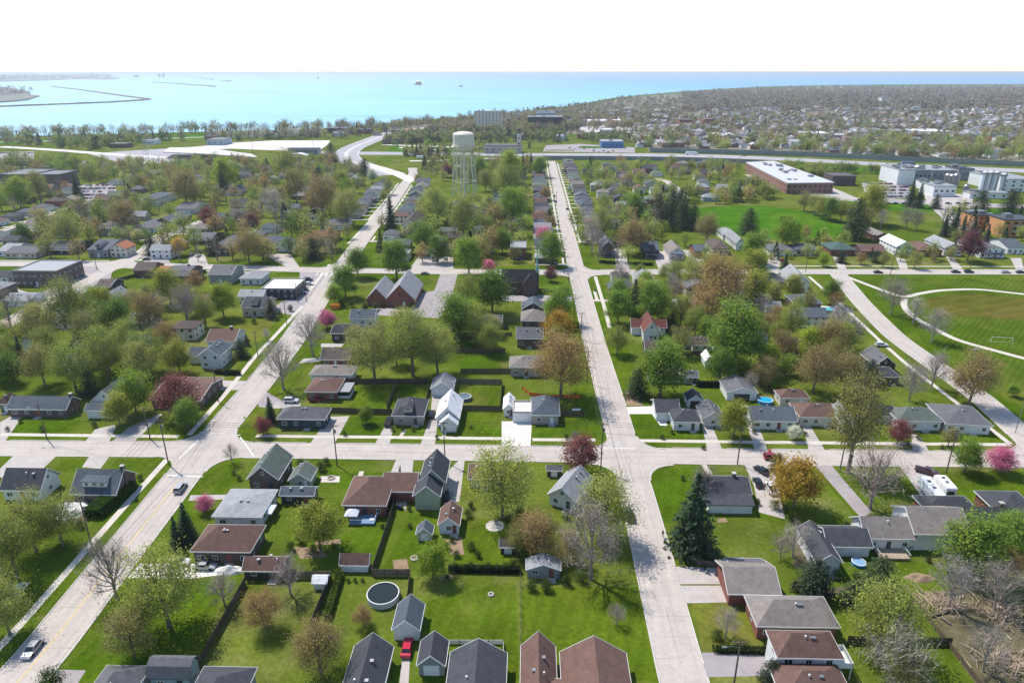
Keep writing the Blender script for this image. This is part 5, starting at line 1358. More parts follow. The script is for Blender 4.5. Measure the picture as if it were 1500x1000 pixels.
cpx([(1050,240),(1095,252),(1140,292),(1060,302)], 34, 10, 'OGRLKOB', .3)
cand.sort(key=lambda c: c[1])
NEAR = 72; print('TREES', len(TREES), 'CAND', len(cand), 'NEAR', NEAR, 'FILLED', len(FILLED))
for x, y, W, k in cand[:NEAR]: add_tree(x, y, W, k, group='trees among the farther houses')
# one mass: the woods and gardens beyond
g = np.random.default_rng(5)
rows = [(x,y,W,k) for x,y,W,k in cand[NEAR:]]
def mass_px(poly, n, seed, kinds, sz=(7,13)):
    r = random.Random(seed); xs = [p[0] for p in poly]; ys = [p[1] for p in poly]; k = 0
    while k < n:
        p = (r.uniform(min(xs),max(xs)), r.uniform(min(ys),max(ys)))
        if inside(p, poly):
            q = un(*p); k += 1
            if any(inside(q, b_) for b_ in BLOCK): continue
            if any(math.hypot(q.x-a, q.y-b_) < r_+2 for a,b_,r_ in OCC[-60:]+LANDM): continue
            rows.append((q.x,q.y,r.uniform(*sz),r.choice(kinds)))
LANDM = [o for o in OCC if o[1] > 700]
FAR = 'OOBBBRRBTGKB'
mass_px([(560,186),(700,173),(830,158),(870,152),(900,145),(1000,137),(1060,133),(1060,160),(960,172),(930,190),(700,196),(560,196)], 2600, 1, FAR)
mass_px([(1000,138),(1100,131),(1200,128),(1500,127),(1560,127),(1560,160),(1000,164)], 8500, 2, 'BBBBRROTBK', (9,17))
mass_px([(930,165),(1560,160),(1560,205),(930,205)], 2000, 3, FAR, (6,12))
mass_px([(930,205),(1560,205),(1560,238),(1300,232),(1100,222),(930,219)], 420, 4, 'OOOTGBRB', (8,14))
mass_px([(0,205),(260,204),(300,213),(150,222),(60,214),(0,212)], 210, 5, 'OGKTB', (8,13))
mass_px([(300,198),(470,196),(480,203),(300,208)], 190, 6, 'BBWOK', (7,12))
mass_px([(0,197.5),(560,186),(560,191),(0,202)], 240, 7, 'BBOB', (9,15))
mass_px([(560,200),(670,204),(670,210),(560,211)], 130, 8, 'OOKG', (7,12))
mass_px([(680,197),(830,194),(830,212),(770,208),(680,209)], 240, 9, 'KOGK', (6,10))
mass_px([(830,200),(930,198),(930,212),(880,210)], 80, 10, 'OGTK', (6,10))
mass_px([(0,243),(140,240),(240,243),(250,252),(0,256)], 50, 11, 'OOTGB', (7,12))
mass_px([(240,240),(480,236),(500,245),(540,258),(240,262)], 90, 12, 'OOTGBBR', (7,12))
mass_px([(585,222),(660,224),(660,232),(590,230)], 80, 13, 'BOK', (5,9))
mass_px([(1130,248),(1320,255),(1320,262),(1150,258)], 170, 14, 'OGO', (5,9))
mass_px([(620,240),(800,238),(800,250),(620,252)], 40, 15, 'OGTKR', (7,11))
mass_px([(480,190),(560,188),(570,204),(490,206)], 90, 18, 'OBKOB', (7,12))
mass_px([(560,214),(600,224),(660,226),(790,222),(790,214),(670,211)], 60, 19, 'OBKG', (5,9))
mass_px([(575,200),(690,196),(690,206),(580,208)], 130, 20, 'KOBG', (7,11))
mass_px([(0,126),(54,133),(40,138),(0,142)], 60, 16, 'BBO', (12,20))
mass_px([(-60,117),(160,114),(110,109),(-60,109)], 700, 17, 'BKB', (20,44))
LOD = {}
def lod_tree(key, seed, leaves, size, nl, sub, H=12.0, W=10.5, spread=1.0):
    mb, tips = branchy(seed, H, W, nl, .24, 1.0, sub); q = np.random.default_rng(seed)
    F = np.array([[mb.v[i] for i in f] for f in mb.f if len(f) == 4])
    T = np.array([tuple(t) for t in tips]); u = q.normal(size=(len(T)//2+4,3)); u /= np.linalg.norm(u,axis=1)[:,None]
    E = u*np.array([W*.4,W*.4,H*.3])+np.array([0,0,H*.6]); T = np.vstack([T,E]); c = T[q.integers(0,len(T),leaves)]+q.normal(size=(leaves,3))*spread
    c[:,2] = np.maximum(c[:,2], H*.18); n = q.normal(size=(leaves,3)); n[:,2] = abs(n[:,2])+.3; n += (c-np.array([0,0,H*.55]))*.12; n /= np.linalg.norm(n,axis=1)[:,None]
    t = np.cross(n, q.normal(size=(leaves,3))); t /= np.linalg.norm(t,axis=1)[:,None]; b_ = np.cross(n,t); s_ = (size*q.uniform(.6,1.3,leaves))[:,None]
    L = np.stack([c-t*s_*.6,c-b_*s_*.45,c+t*s_*.6,c+b_*s_*.45],1); LOD.setdefault(key, []).append((F, L, W))
for s_ in range(3): lod_tree('near', 300+s_, 900, .62, 9, 1)
for s_ in range(3): lod_tree('nearbare', 310+s_, 260, .34, 14, 3)
for s_ in range(3): lod_tree('mid', 320+s_, 260, 1.15, 5, 0, spread=1.1)
for s_ in range(2): lod_tree('midbare', 330+s_, 110, .8, 8, 1)
QV = []; QC = []
for x, y, W, k in rows:
    pk, st, cols, _ = KIND[k]; c = np.array(S(*cols[int(g.integers(len(cols)))], 1.05)); far = y > 1500
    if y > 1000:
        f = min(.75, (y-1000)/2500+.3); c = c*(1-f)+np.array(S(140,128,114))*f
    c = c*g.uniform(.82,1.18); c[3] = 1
    if k in 'CK':
        n = 240 if y < 900 else (90 if not far else 14); H = W*(1.7 if k == 'C' else 1.25); f = g.uniform(0,1,n)**1.3; a_ = 6.28*g.uniform(size=n); rr = W*.42*(1-f)*g.uniform(.6,1.05,n)
        P_ = np.stack([x+np.cos(a_)*rr,y+np.sin(a_)*rr,.4+H*f],1); sz = W*(.11 if y < 900 else (.17 if not far else .36))
    elif y < 1700:
        near = y < 960; F, L, W0 = LOD[('near' if near else 'mid')+('bare' if k == 'B' else '')][int(g.integers(2))]
        s_ = W/W0; th = g.uniform(0,6.28); R_m = np.array([[math.cos(th),math.sin(th),0],[-math.sin(th),math.cos(th),0],[0,0,g.uniform(.85,1.1)]])
        for A, cc in ((F, np.array(S(112,100,88)) if k != 'B' else c*.8), (L, c)):
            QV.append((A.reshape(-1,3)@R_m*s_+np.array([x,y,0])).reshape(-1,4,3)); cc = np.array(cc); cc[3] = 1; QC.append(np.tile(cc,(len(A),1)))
        continue
    else:
        n = 26; H = W*1.15; u = g.normal(size=(n,3)); u /= np.linalg.norm(u,axis=1)[:,None]
        P_ = u*g.uniform(.35,1,n)[:,None]*np.array([W*.5,W*.5,H*.4])+np.array([x,y,H*.56]); sz = W*.26*(.7 if k == 'B' else 1)
    m_ = len(P_); n_ = g.normal(size=(m_,3)); n_[:,2] = abs(n_[:,2])+.3; n_ /= np.linalg.norm(n_,axis=1)[:,None]; t = np.cross(n_, g.normal(size=(m_,3))); t /= np.linalg.norm(t,axis=1)[:,None]; b_ = np.cross(n_,t); s_ = (sz*g.uniform(.6,1.3,m_))[:,None]
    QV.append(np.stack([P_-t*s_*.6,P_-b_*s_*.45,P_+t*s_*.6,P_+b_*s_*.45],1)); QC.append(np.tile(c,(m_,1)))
V = np.concatenate(QV).reshape(-1,3); COLS = np.concatenate(QC); n = len(COLS)
me = bpy.data.meshes.new('woodland'); me.vertices.add(4*n); me.vertices.foreach_set('co', V.ravel().astype(np.float32)); me.loops.add(4*n); me.loops.foreach_set('vertex_index', np.arange(4*n,dtype=np.int32))
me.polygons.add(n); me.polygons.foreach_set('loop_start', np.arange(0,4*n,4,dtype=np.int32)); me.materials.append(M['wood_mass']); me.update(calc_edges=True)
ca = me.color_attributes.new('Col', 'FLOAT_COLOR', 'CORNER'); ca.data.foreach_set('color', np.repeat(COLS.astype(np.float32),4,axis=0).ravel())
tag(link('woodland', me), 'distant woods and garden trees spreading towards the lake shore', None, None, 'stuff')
# distant houses beyond the motorway: too many and too small to count
mats = [M['roof_far'+str(i)] if 'roof_far'+str(i) in M else M.setdefault('roof_far'+str(i), plain('distant_roof', S(*c), .8)) for i, c in enumerate([(140,140,146),(184,182,182),(146,126,118),(112,114,122)])]+[plain('distant_wall', S(240,240,238), .7), plain('distant_brick', S(140,108,94), .8)]
mb = MB(); r = random.Random(4)
for poly, n, kx in (([(930,162),(1560,158),(1560,205),(930,205)],900,1.1),([(930,205),(1560,205),(1560,234),(1300,228),(1100,219),(930,216)],190,1.1),([(1000,150),(1560,146),(1560,160),(1000,164)],330,1.3),([(700,172),(930,160),(930,185),(700,185)],60,1.4),([(-40,118),(150,114),(110,110),(-40,110)],130,4),([(0,128),(50,134),(30,139),(0,142)],20,1.6)):
    k = 0; xs = [p[0] for p in poly]; ys = [p[1] for p in poly]
    while k < n:
        p = (r.uniform(min(xs),max(xs)), r.uniform(min(ys),max(ys)))
        if not inside(p, poly): continue
        k += 1; q = un(*p); w, d, h = r.uniform(8,14)*kx, r.uniform(8,11)*kx, r.choice([3.2,3.5,5.5])*kx; rh = 2.4*kx; m_ = r.randrange(4); wm_ = r.choice([4,4,5])
        if r.random() < .06: w *= 3; d *= 2; rh = .3
        x0,x1,y0,y1 = q.x-w/2,q.x+w/2,q.y-d/2,q.y+d/2
        mb.box(x0,x1,y0,y1,0,h,wm_,top=False,bottom=False)
        if r.random() < .5: mb.add([(x0-.4,y0-.4,h),(x1+.4,y0-.4,h),(x1+.4,y1+.4,h),(x0-.4,y1+.4,h),(x0-.4,q.y,h+rh),(x1+.4,q.y,h+rh)], [(0,1,5,4),(2,3,4,5),(0,4,3),(1,2,5)], m_)
        else: mb.add([(x0-.4,y0-.4,h),(x1+.4,y0-.4,h),(x1+.4,y1+.4,h),(x0-.4,y1+.4,h),(q.x,y0-.4,h+rh),(q.x,y1+.4,h+rh)], [(1,2,5,4),(0,4,5,3),(0,1,4),(2,3,5)], m_)
tag(mb.build('distant_housing', mats), 'countless small houses of the far town beyond the motorway', None, None, 'stuff')
# ---------------------------------------------------------------- vehicles
def wheel_mesh():
    t = MB().lathe([(.18,-.1),(.3,-.11),(.335,-.07),(.335,.07),(.3,.11),(.18,.1)], 14); r_ = MB().lathe([(.02,.06),(.2,.085),(.2,-.085),(.02,-.06)], 10)
    for b_ in (t, r_): b_.v = [(x,z,y) for x,y,z in b_.v]
    return t.mesh('tyre', M['rubber']), r_.mesh('rim', M['rim'])
TYRE, RIM = wheel_mesh()
PROF = {   # lower body outline (x, z) and cabin outline, nose towards +x
 'sedan': ([(-2.25,.35),(-2.28,.72),(-2.15,.92),(-1.5,.97),(.95,.93),(2.0,.78),(2.25,.62),(2.25,.35)], [(-1.75,.95),(-1.1,1.40),(.35,1.43),(1.15,.92)], 1.78),
 'suv': ([(-2.25,.42),(-2.3,.85),(-2.22,1.05),(-1.5,1.08),(1.0,1.05),(2.0,.95),(2.25,.75),(2.25,.42)], [(-2.15,1.06),(-1.95,1.66),(.3,1.70),(1.1,1.04)], 1.86),
 'pickup': ([(-2.7,.5),(-2.72,1.05),(-2.6,1.12),(-.6,1.12),(1.4,1.12),(2.5,1.02),(2.7,.85),(2.7,.5)], [(-.7,1.1),(-.5,1.75),(.75,1.78),(1.5,1.1)], 1.95),
 'van': ([(-2.4,.42),(-2.45,1.0),(-2.4,1.1),(-1.5,1.12),(1.2,1.1),(2.1,.95),(2.4,.75),(2.4,.42)], [(-2.38,1.1),(-2.25,1.9),(.9,1.9),(1.7,1.08)], 1.9)}
CARP = {}
def car_meshes(kind):
    low, cab, W = PROF[kind]; w = W/2; mb = MB()
    def loft(prof, ws):
        n = len(prof); L = [(x,-ws[i],z) for i,(x,z) in enumerate(prof)]; R = [(x,ws[i],z) for i,(x,z) in enumerate(prof)]
        mb.add(L+R, [tuple(range(n))[::-1], tuple(range(n,2*n))]+[(i,(i+1)%n,n+(i+1)%n,n+i) for i in range(n)])
    loft(low, [w*.94,w,w*.99,w*.97,w*.97,w*.93,w*.88,w*.86])
    ws = [w*.93,w*.74,w*.74,w*.93]; loft(cab, ws)
    body = mb
    gl = {}
    def pane(a, c, i, j, nm):        # strip of glass 6 mm proud of the cabin face between outline points i and j
        (x0,z0),(x1,z1) = cab[i],cab[j]; dx, dz = x1-x0, z1-z0; l = math.hypot(dx,dz); nx, nz = -dz/l*.008, dx/l*.008
        if nz < 0 and abs(dx) > .2: nx, nz = -nx, -nz
        A = (x0+dx*.12+nx, z0+dz*.12+nz); B_ = (x0+dx*.9+nx, z0+dz*.9+nz); wa, wb = ws[i]*.9, ws[j]*.92
        gl[nm] = MB().add([(A[0],-wa,A[1]),(A[0],wa,A[1]),(B_[0],wb,B_[1]),(B_[0],-wb,B_[1])], [(0,1,2,3)])
    pane(0,0,3,2,'windscreen'); pane(0,0,0,1,'rear_window')
    for s in (-1,1):
        xs = [(cab[0][0]+.18,cab[0][1]+.06,ws[0]*.985),(cab[1][0]+.06,cab[1][1]-.08,ws[1]*1.06),(cab[2][0]-.04,cab[2][1]-.08,ws[2]*1.06),(cab[3][0]-.22,cab[3][1]+.07,ws[3]*.985)]
        gl['side_window'+('' if s < 0 else '_b')] = MB().add([(x,s*(y+.012),z) for x,z,y in xs], [(0,1,2,3)])
    hl = MB().box(-.03,.03,-.17,.17,-.07,.07).mesh('headlight', M['lamp'])
    tl = MB().box(-.03,.03,-.14,.14,-.1,.1).mesh('tail_light', M['plastic'])
    return dict(body=body.mesh('body', M['car']), glass={k: v.mesh(k, M['glass']) for k, v in gl.items()}, hl=hl, tl=tl, low=low, W=W, cab=cab)
for k in PROF: CARP[k] = car_meshes(k)
def make_car(kind, label, x, y, ang, color, group=None, lod=0):
    P = CARP[kind]; nm = {'sedan':'parked_car','suv':'sport_utility_car','pickup':'pickup_truck','van':'van'}[kind]
    cat = {'sedan':'car','suv':'car','pickup':'pickup truck','van':'van'}[kind]
    o = empty(nm, x, y, ang); tag(o, label, cat, group)
    link('body', P['body'], o, color)
    for k, me in P['glass'].items(): link(k.replace('_b',''), me, o)
    xw = P['low'][-1][0]-.85
    for sx in (-1,1):
        for sy in (-1,1):
            wv = link('wheel', TYRE, o, loc=(sx*xw-.05,sy*(P['W']/2-.1),.335))
            if lod == 0: link('rim', RIM, wv)
    if lod == 0:
        for sy in (-1,1):
            link('headlight', P['hl'], o, loc=(P['low'][-2][0]-.02,sy*P['W']*.33,P['low'][-2][1]+.02))
            link('tail_light', P['tl'], o, color=S(170,30,30), loc=(P['low'][1][0]+.02,sy*P['W']*.36,P['low'][1][1]+.02))
    if kind == 'pickup': MB().box(-2.6,-.8,-.8,.8,1.13,1.16).build('cargo_bed', M['rubber'], o)
    return o
TINY = {}
def tiny_car(label, x, y, ang, color, group):
    if 'c' not in TINY:
        low, cab, W = PROF['sedan']; w = W/2; mb = MB()
        for prof, ws, mm in ((low,[w]*8,0),(cab,[w*.93,w*.76,w*.76,w*.93],1)):
            n = len(prof); mb.add([(x_,-ws[i],z) for i,(x_,z) in enumerate(prof)]+[(x_,ws[i],z) for i,(x_,z) in enumerate(prof)], [tuple(range(n))[::-1], tuple(range(n,2*n))]+[(i,(i+1)%n,n+(i+1)%n,n+i) for i in range(n)], mm)
        mb.add([(-1.08,-.68,1.425),(.33,-.68,1.455),(.33,.68,1.455),(-1.08,.68,1.425)], [(0,1,2,3)], 0)
        TINY['c'] = mb.mesh('parked_car', [M['car'], M['glass']])
    o = link('parked_car', TINY['c'], None, color, (x,y,0), ang); tag(o, label, 'car', group); return o
CC = dict(k=S(28,30,34), s=S(176,178,182), w=S(236,236,236), b=S(24,84,190), r=S(196,24,60), R=S(150,30,36), g=S(96,98,102), n=S(36,52,84), m=S(86,40,48))
dA = lambda i, j: math.atan2((un(*j)-un(*i)).y, (un(*j)-un(*i)).x)
aA = dA((135,864),(42,985)); aC = ROT0; aB = dA((1002,1000),(940,750))
CARS = [('sedan','silver car with dark roof driving down the main road near the bottom corner',49,953,aA,'s'),
('suv','silver sport utility car crossing past the stop line on the main road',265,717,aA+PI,'s'),
('sedan','white car half hidden under roadside trees left of the main road',27,869,dA((135,795),(60,890)),'w'),
('sedan','bright blue car parked at the kerb beside the grey-green corner house',409,666,aC,'b'),
('suv','white sport utility car parked before the sunroom brick house',427,589,aC,'w'),
('sedan','small red and white car beside the sunroom brick house',466,588,aC,'R'),
('suv','black car parked on the long driveway beside the bright white cottage',633,609,aB,'k'),
('pickup','black pickup parked beside the dormer bungalow',570,620,aB,'k'),
('sedan','black car parked in the shade between the sage green house and garden garage',656,728,aB,'k'),
('suv','dark car parked under the dark red corner maple',844,705,aC+.2,'n'),
('suv','red car parked beside the dark evergreen on the cross street',1131,672,aC,'R'),
('sedan','black car nearest the cross street on the wide driveway by the spruce house',1115,691,aB+.5,'k'),
('sedan','dark car second down the wide driveway by the spruce house',1110,709,aB,'k'),
('pickup','white pickup on the wide driveway under the golden maple',1129,718,aB,'w'),
('pickup','dark maroon pickup parked ahead of the white trailers',1357,693,aC-.6,'m'),
('sedan','bright red car in front of the long grey pool garage',597,951,aB,'r'),
('sedan','black car stopped at the kerb where the yellow-green tree overhangs the road',923,758,aB,'k'),
('sedan','white car on the driveway of the big brown-roof brick house',262,826,aC+.1,'w'),
('sedan','silver car tucked against the big brown-roof brick house',301,832,aC,'s'),
('suv','white car parked under a cover of trees above the dark white-gabled house',1291,507,aC,'w'),
('sedan','silver car alone in the church asphalt lot',623,402,aC,'s'),
('sedan','dark car beside the white camper above the church',646,375,aB,'k'),
('sedan','silver car behind the dark one by the white camper',653,380,aB,'s'),
('suv','black car first from the flat white shop in the parking row',452,411,aA+1.4,'k'),
('sedan','white car between two black ones beside the flat white shop',453,417,aA+1.4,'w'),
('sedan','long black car parked closest to the flat white shop wall',444,424,aC,'k'),
('sedan','silver car below the black ones beside the flat white shop',443,430,aC,'s'),
('sedan','black car parked at the park kerb beside the path entrance',1286,400,aC,'k'),
('sedan','black car parked along the park, left one of a close pair',1400,399.5,aC,'k'),
('suv','black sport utility car parked along the park, right one of a close pair',1419,399.5,aC,'k'),
('sedan','silver car parked along the park kerb',1473,400,aC,'s'),
('sedan','black car parked along the park at the frame\'s edge',1495,400,aC,'k'),
('sedan','white car on the drive beside the navy cottage',55,370,aB,'w'),
('sedan','dark blue car beside the brown junction cabin',129,432,aC,'n'),
('sedan','dark car in the driveway beside the low slate house',281,375,aB,'k'),
('sedan','white car next to the dark one beside the low slate house',291,376,aB,'w'),
('sedan','white car in the drive beside the dark attic-gable house',909,377,aB,'w'),
('sedan','blue car parked beside the flat brick block',757,381,aC,'b'),
('suv','red car beside the grey hip house across from the park',1145,383,aB,'R'),
('sedan','dark car parked first down the far end of the concrete street',812,288,aB,'k'),
('sedan','grey car parked second down the far end of the concrete street',814,296,aB,'g'),
('sedan','dark car at the kerb further down the concrete street',831,307,aB,'k'),
('suv','black car in the brown yard garage\'s gravel yard',1034,513,aC,'k'),
('sedan','blue car in the gravel yard by the brown yard garage',1010,511,aC,'b'),
('sedan','white car in the gravel yard by the brown yard garage',1046,513,aC+.4,'w'),
('sedan','dark covered car in the shade of the olive grove',262,503,aC,'k'),
('van','white delivery van at the works entrance',1366,286,aC,'w'),
('sedan','red car on the far motorway beside the works',1347,243,aC,'R'),
('sedan','dark car on the far motorway below the noise barrier',1090,229,aC,'k'),
]
for kind, lab, px, py, a, c in CARS:
    p = un(px, py); make_car(kind, lab, p.x, p.y, a, CC[c], None, 0 if p.y < 260 else 1)
def lot(x0, x1, y0, y1, nx, ny, label, group, fill, seed):
    r = random.Random(seed)
    for j in range(ny):
        for i in range(nx):
            if r.random() < fill:
                p = un(x0+(x1-x0)*i/(nx-1)+r.uniform(-.5,.5), y0+(y1-y0)*j/max(1,ny-1))
                tiny_car(label, p.x, p.y, PI/2+ROT0+r.choice((0,PI)), CC[r.choice('kkswwggnR')], group)
lot(1268,1328,270,289,14,5,'car among the packed rows in the lot between school and white works','cars in the works car lot',.86,1)
lot(118,166,272,296,11,6,'car among the rows in the lot beside the dark apartment wing','cars in the apartment car lot',.7,2)
lot(2,46,225,243,11,5,'car in the bright lot at the frame\'s edge below the ramp','cars in the lot below the ramp',.75,3)
lot(835,920,184,191,14,2,'car in the retail lot beyond the office block','cars in the retail lot',.7,4)
for i, px in enumerate((1302,1312,1325,1389,1404,1417)):
    p = un(px, 299); tiny_car(['leftmost of the dark cars parked on the works lane','second dark car on the works lane','third dark car on the works lane, beside the firs','fourth dark car on the works lane','fifth dark car on the works lane','rightmost dark car on the works lane'][i], p.x, p.y, ROT0, CC['k'], 'dark cars on the works lane')
for px, py, n, lab in ((835,217,6,'car waiting on the pale plaza beside the long grey hall'),(870,222,5,'car queueing on the pale plaza near the blue warehouse')):
    for i in range(n):
        p = un(px+i*7, py+(i%2)*1.6); tiny_car(lab, p.x, p.y, ROT0+.3*i, CC['kwsgRk'[i]], lab)
r = random.Random(31)
for x, y, a in DRV:
    if r.random() < .55:
        cn = r.choice('kkswwggnR'); tiny_car(auto_label({'k':'black','s':'silver','w':'white','g':'grey','n':'dark blue','R':'red'}[cn]+' car parked on a driveway', x, y), x, y, a+r.choice((0,PI)), CC[cn], 'cars on the farther driveways')
# lorries on the motorway
def lorry(label, px, py, ang, c1, c2):
    p = un(px,py); o = empty('lorry', p.x, p.y, ang); tag(o, label, 'lorry')
    MB().box(-8,4.2,-1.25,1.25,1.1,3.9).build('trailer_box', M['paint'], o, c1); MB().box(4.6,6.6,-1.2,1.2,.6,3.2).build('cab', M['car'], o, c2)
    MB().box(6.603,6.64,-1.05,1.05,1.9,2.9).build('windscreen', M['glass'], o)
    for x in (-6.6,-5.3,3.2,5.6):
        for y in (-1.05,1.05): link('wheel', TYRE, o, loc=(x,y,.42), scale=(1.25,1.25,1.25))
lorry('white lorry with dark cab on the ramp beside the water tower', 620, 233, ROT0, S(232,232,232), CC['k'])
lorry('white lorry on the motorway in front of the long noise barrier', 1014, 227, ROT0, S(236,236,238), CC['w'])
lorry('blue-grey tanker-like lorry on the motorway above the works', 1331, 242, ROT0, S(120,132,150), CC['g'])
# caravans
def caravan(label, px, py, ang, L, h):
    p = un(px,py); o = empty('travel_trailer', p.x, p.y, ang); tag(o, label, 'caravan')
    q = [(-L/2,.6),(-L/2,h-.25),(-L/2+.3,h),(L/2-.5,h),(L/2,h-.5),(L/2-.15,.6)]; n = len(q)
    mb = MB(); mb.add([(x,-1.22,z) for x,z in q]+[(x,1.22,z) for x,z in q], [tuple(range(n))[::-1], tuple(range(n,2*n))]+[(i,(i+1)%n,n+(i+1)%n,n+i) for i in range(n)])
    mb.build('body', M['paint'], o, S(244,244,244))
    for x in (-L*.3,0,L*.25): MB().box(x-.5,x+.5,-1.25,-1.215,1.5,2.2).build('window', M['glass'], o)
    MB().box(-L/2-.03,-L/2+.0,-.8,.8,1.3,2.3).build('rear_window', M['glass'], o)
    MB().box(L*.06,L*.16,-1.26,-1.216,.75,2.4).build('door', M['paint'], o, S(200,200,204))
    for x in (-L*.1,L*.2): MB().box(x-.35,x+.35,-.35,.35,h-.01,h+.18).build('roof_hatch', M['plastic'], o, S(70,72,76))
    for x in (-.5,.5):
        for y in (-1.05,1.05): link('wheel', TYRE, o, loc=(x,y,.335))
    MB().tube([(L/2-.1,-.5,.55),(L/2+1.2,0,.5),(L/2-.1,.5,.55)], .05, 6).build('hitch', M['metal'], o)
aTr = dA((1375,735),(1345,700))
caravan('longer white travel trailer with dark rear window beside the charcoal trailer house', 1362, 727, aTr, 9.0, 3.1)
caravan('shorter boxy white travel trailer standing right of the longer one', 1381, 721, aTr, 6.2, 3.3)
caravan('white camper trailer parked at the lane above the brick church', 636, 380, aB, 8, 3.2)
# ---------------------------------------------------------------- poles and wires
def pole(px, py, h, lamp=0, arm=True, label=None, metal=False):
    p = un(px,py); nm = 'lamp_post' if metal else 'utility_pole'
    o = empty(nm, p.x, p.y, ROT0)
    ANCHless = auto_label(('slim metal lamp post' if metal else ('wooden utility pole with lamp arm' if lamp else 'wooden utility pole')), p.x, p.y) if label is None else label
    tag(o, ANCHless, 'lamp post' if metal else 'utility pole', 'poles along the streets')
    MB().tube([(0,0,-.2),(0,0,h*.5),(0,0,h)], [.17,.15,.11] if not metal else [.12,.1,.07], 8).build('post', M['metal'] if metal else M['wood'], o, S(112,98,86))
    if arm and not metal:
        a = MB().box(-1.2,1.2,.1,.22,h-.75,h-.6).build('crossarm', M['wood'], o, S(112,98,86))
        for x in (-1.1,-.45,.45,1.1): MB().lathe([(.05,h-.6),(.07,h-.5),(.04,h-.38)], 6, 0, x, .16).build('insulator', M['plastic'], a, S(150,150,150))
        if h > 11.5: MB().lathe([(.2,h-2.6),(.24,h-2.5),(.24,h-1.7),(.2,h-1.6)], 10, 0, .36, 0).build('transformer', M['metal'], o)
    if lamp:
        s = lamp; zz = h-1.6 if not metal else h
        la = MB().tube([(0,0,zz),(s*1.2,-.2,zz+.5),(s*2.6,-.4,zz+.55)], .045, 6).build('lamp_arm', M['metal'], o)
        MB().box(s*2.6-.4,s*2.6+.4,-.55,-.25,zz+.45,zz+.6).build('lamp_head', M['metal'], la)
    return (p, h)
PL = {}
for k, v in dict(a=(247,680,13.2,-1),b=(69,643,11,-1),c=(220,643,10,0),d=(320,588,11.5,0),e=(494,682,12.2,0),f=(652,676,12,0),g=(880,687,13.5,0),h=(860,560,11.5,0),i=(1080,680,11,0),j=(1386,692,12.5,0),k=(1230,690,10,0),l=(135,801,12,0),m=(1075,1002,9.5,-1),
    n=(378,523,10,0),o=(420,475,10,0),p=(436,443,9,0),q=(449,442,9,0),r=(467,387,11,0),s=(832,432,10.5,0),t=(841,473,11,0),u=(851,497,11,0),v=(826,401,13,0),w=(1304,403,12.5,0),x=(1420,398,14,0),y=(142,395,11,1),z=(96,443,11,0)).items():
    PL[k] = pole(*v)
for v in ((1487,634,9,1,False,None,True),(64,435,9,-1,False,None,True),(192,368,9,0,True),(505,376,10,0,True),(1040,398,10.5,0,True),(1180,398,10.5,0,True),(560,318,10,0,True),(818,345,10,0,True),(815,300,10,0,True),(720,398.5,11,0,True),(1248,489,9,-1,False,None,True)):
    pole(*v)
WIRE = plain('wire_black', S(60,60,62), .6)
def wires(k1, k2, lab, n=3):
    (p, h1), (q, h2) = PL[k1], PL[k2]; d = q-p; nn = Vector((-d.y,d.x)).normalized()
    o = empty('power_line', *(p+q)/2); tag(o, lab, 'power line', 'overhead wires'); base = (p+q)/2
    for i in range(n+1):
        of = nn*(-1.1+2.2*i/max(1,n-1)) if i < n else nn*0; drop = -.35 if i < n else -3.0
        a = Vector((*(p+of-base),h1+drop)); b_ = Vector((*(q+of-base),h2+drop)); L = (b_-a).length
        pts = [a+(b_-a)*(t/10)-Vector((0,0,4*.018*L*(t/10)*(1-t/10))) for t in range(11)]
        MB().tube(pts, .034, 3, cap=False).build('wire', WIRE, o)
for a_, b_, l in (('b','a','sagging wires from the leftmost cross street pole to the crossroads pole'),('a','e','sagging wires over the main road from the crossroads pole'),('e','f','sagging wires in front of the sage green house'),('f','g','sagging wires from the sage green house to the tall corner pole'),('g','h','wires up the concrete street from the tall corner pole'),('g','i','wires along the cross street from the tall corner pole'),('i','k','wires in front of the golden maple'),('k','j','wires above the parked trailers'),('a','l','wires down the main road from the crossroads pole'),('a','d','wires up the main road from the crossroads pole'),('d','n','wires along the roadside sidewalk beyond the copper beech'),('n','o','wires past the dry lawn beside the main road'),('h','u','wires along the concrete street below the golden maple'),('u','t','short wires on the concrete street beside the brick pair-gable house'),('t','s','wires on the concrete street beside the round green tree'),('s','v','wires reaching the second crossroads')):
    wires(a_, b_, l)
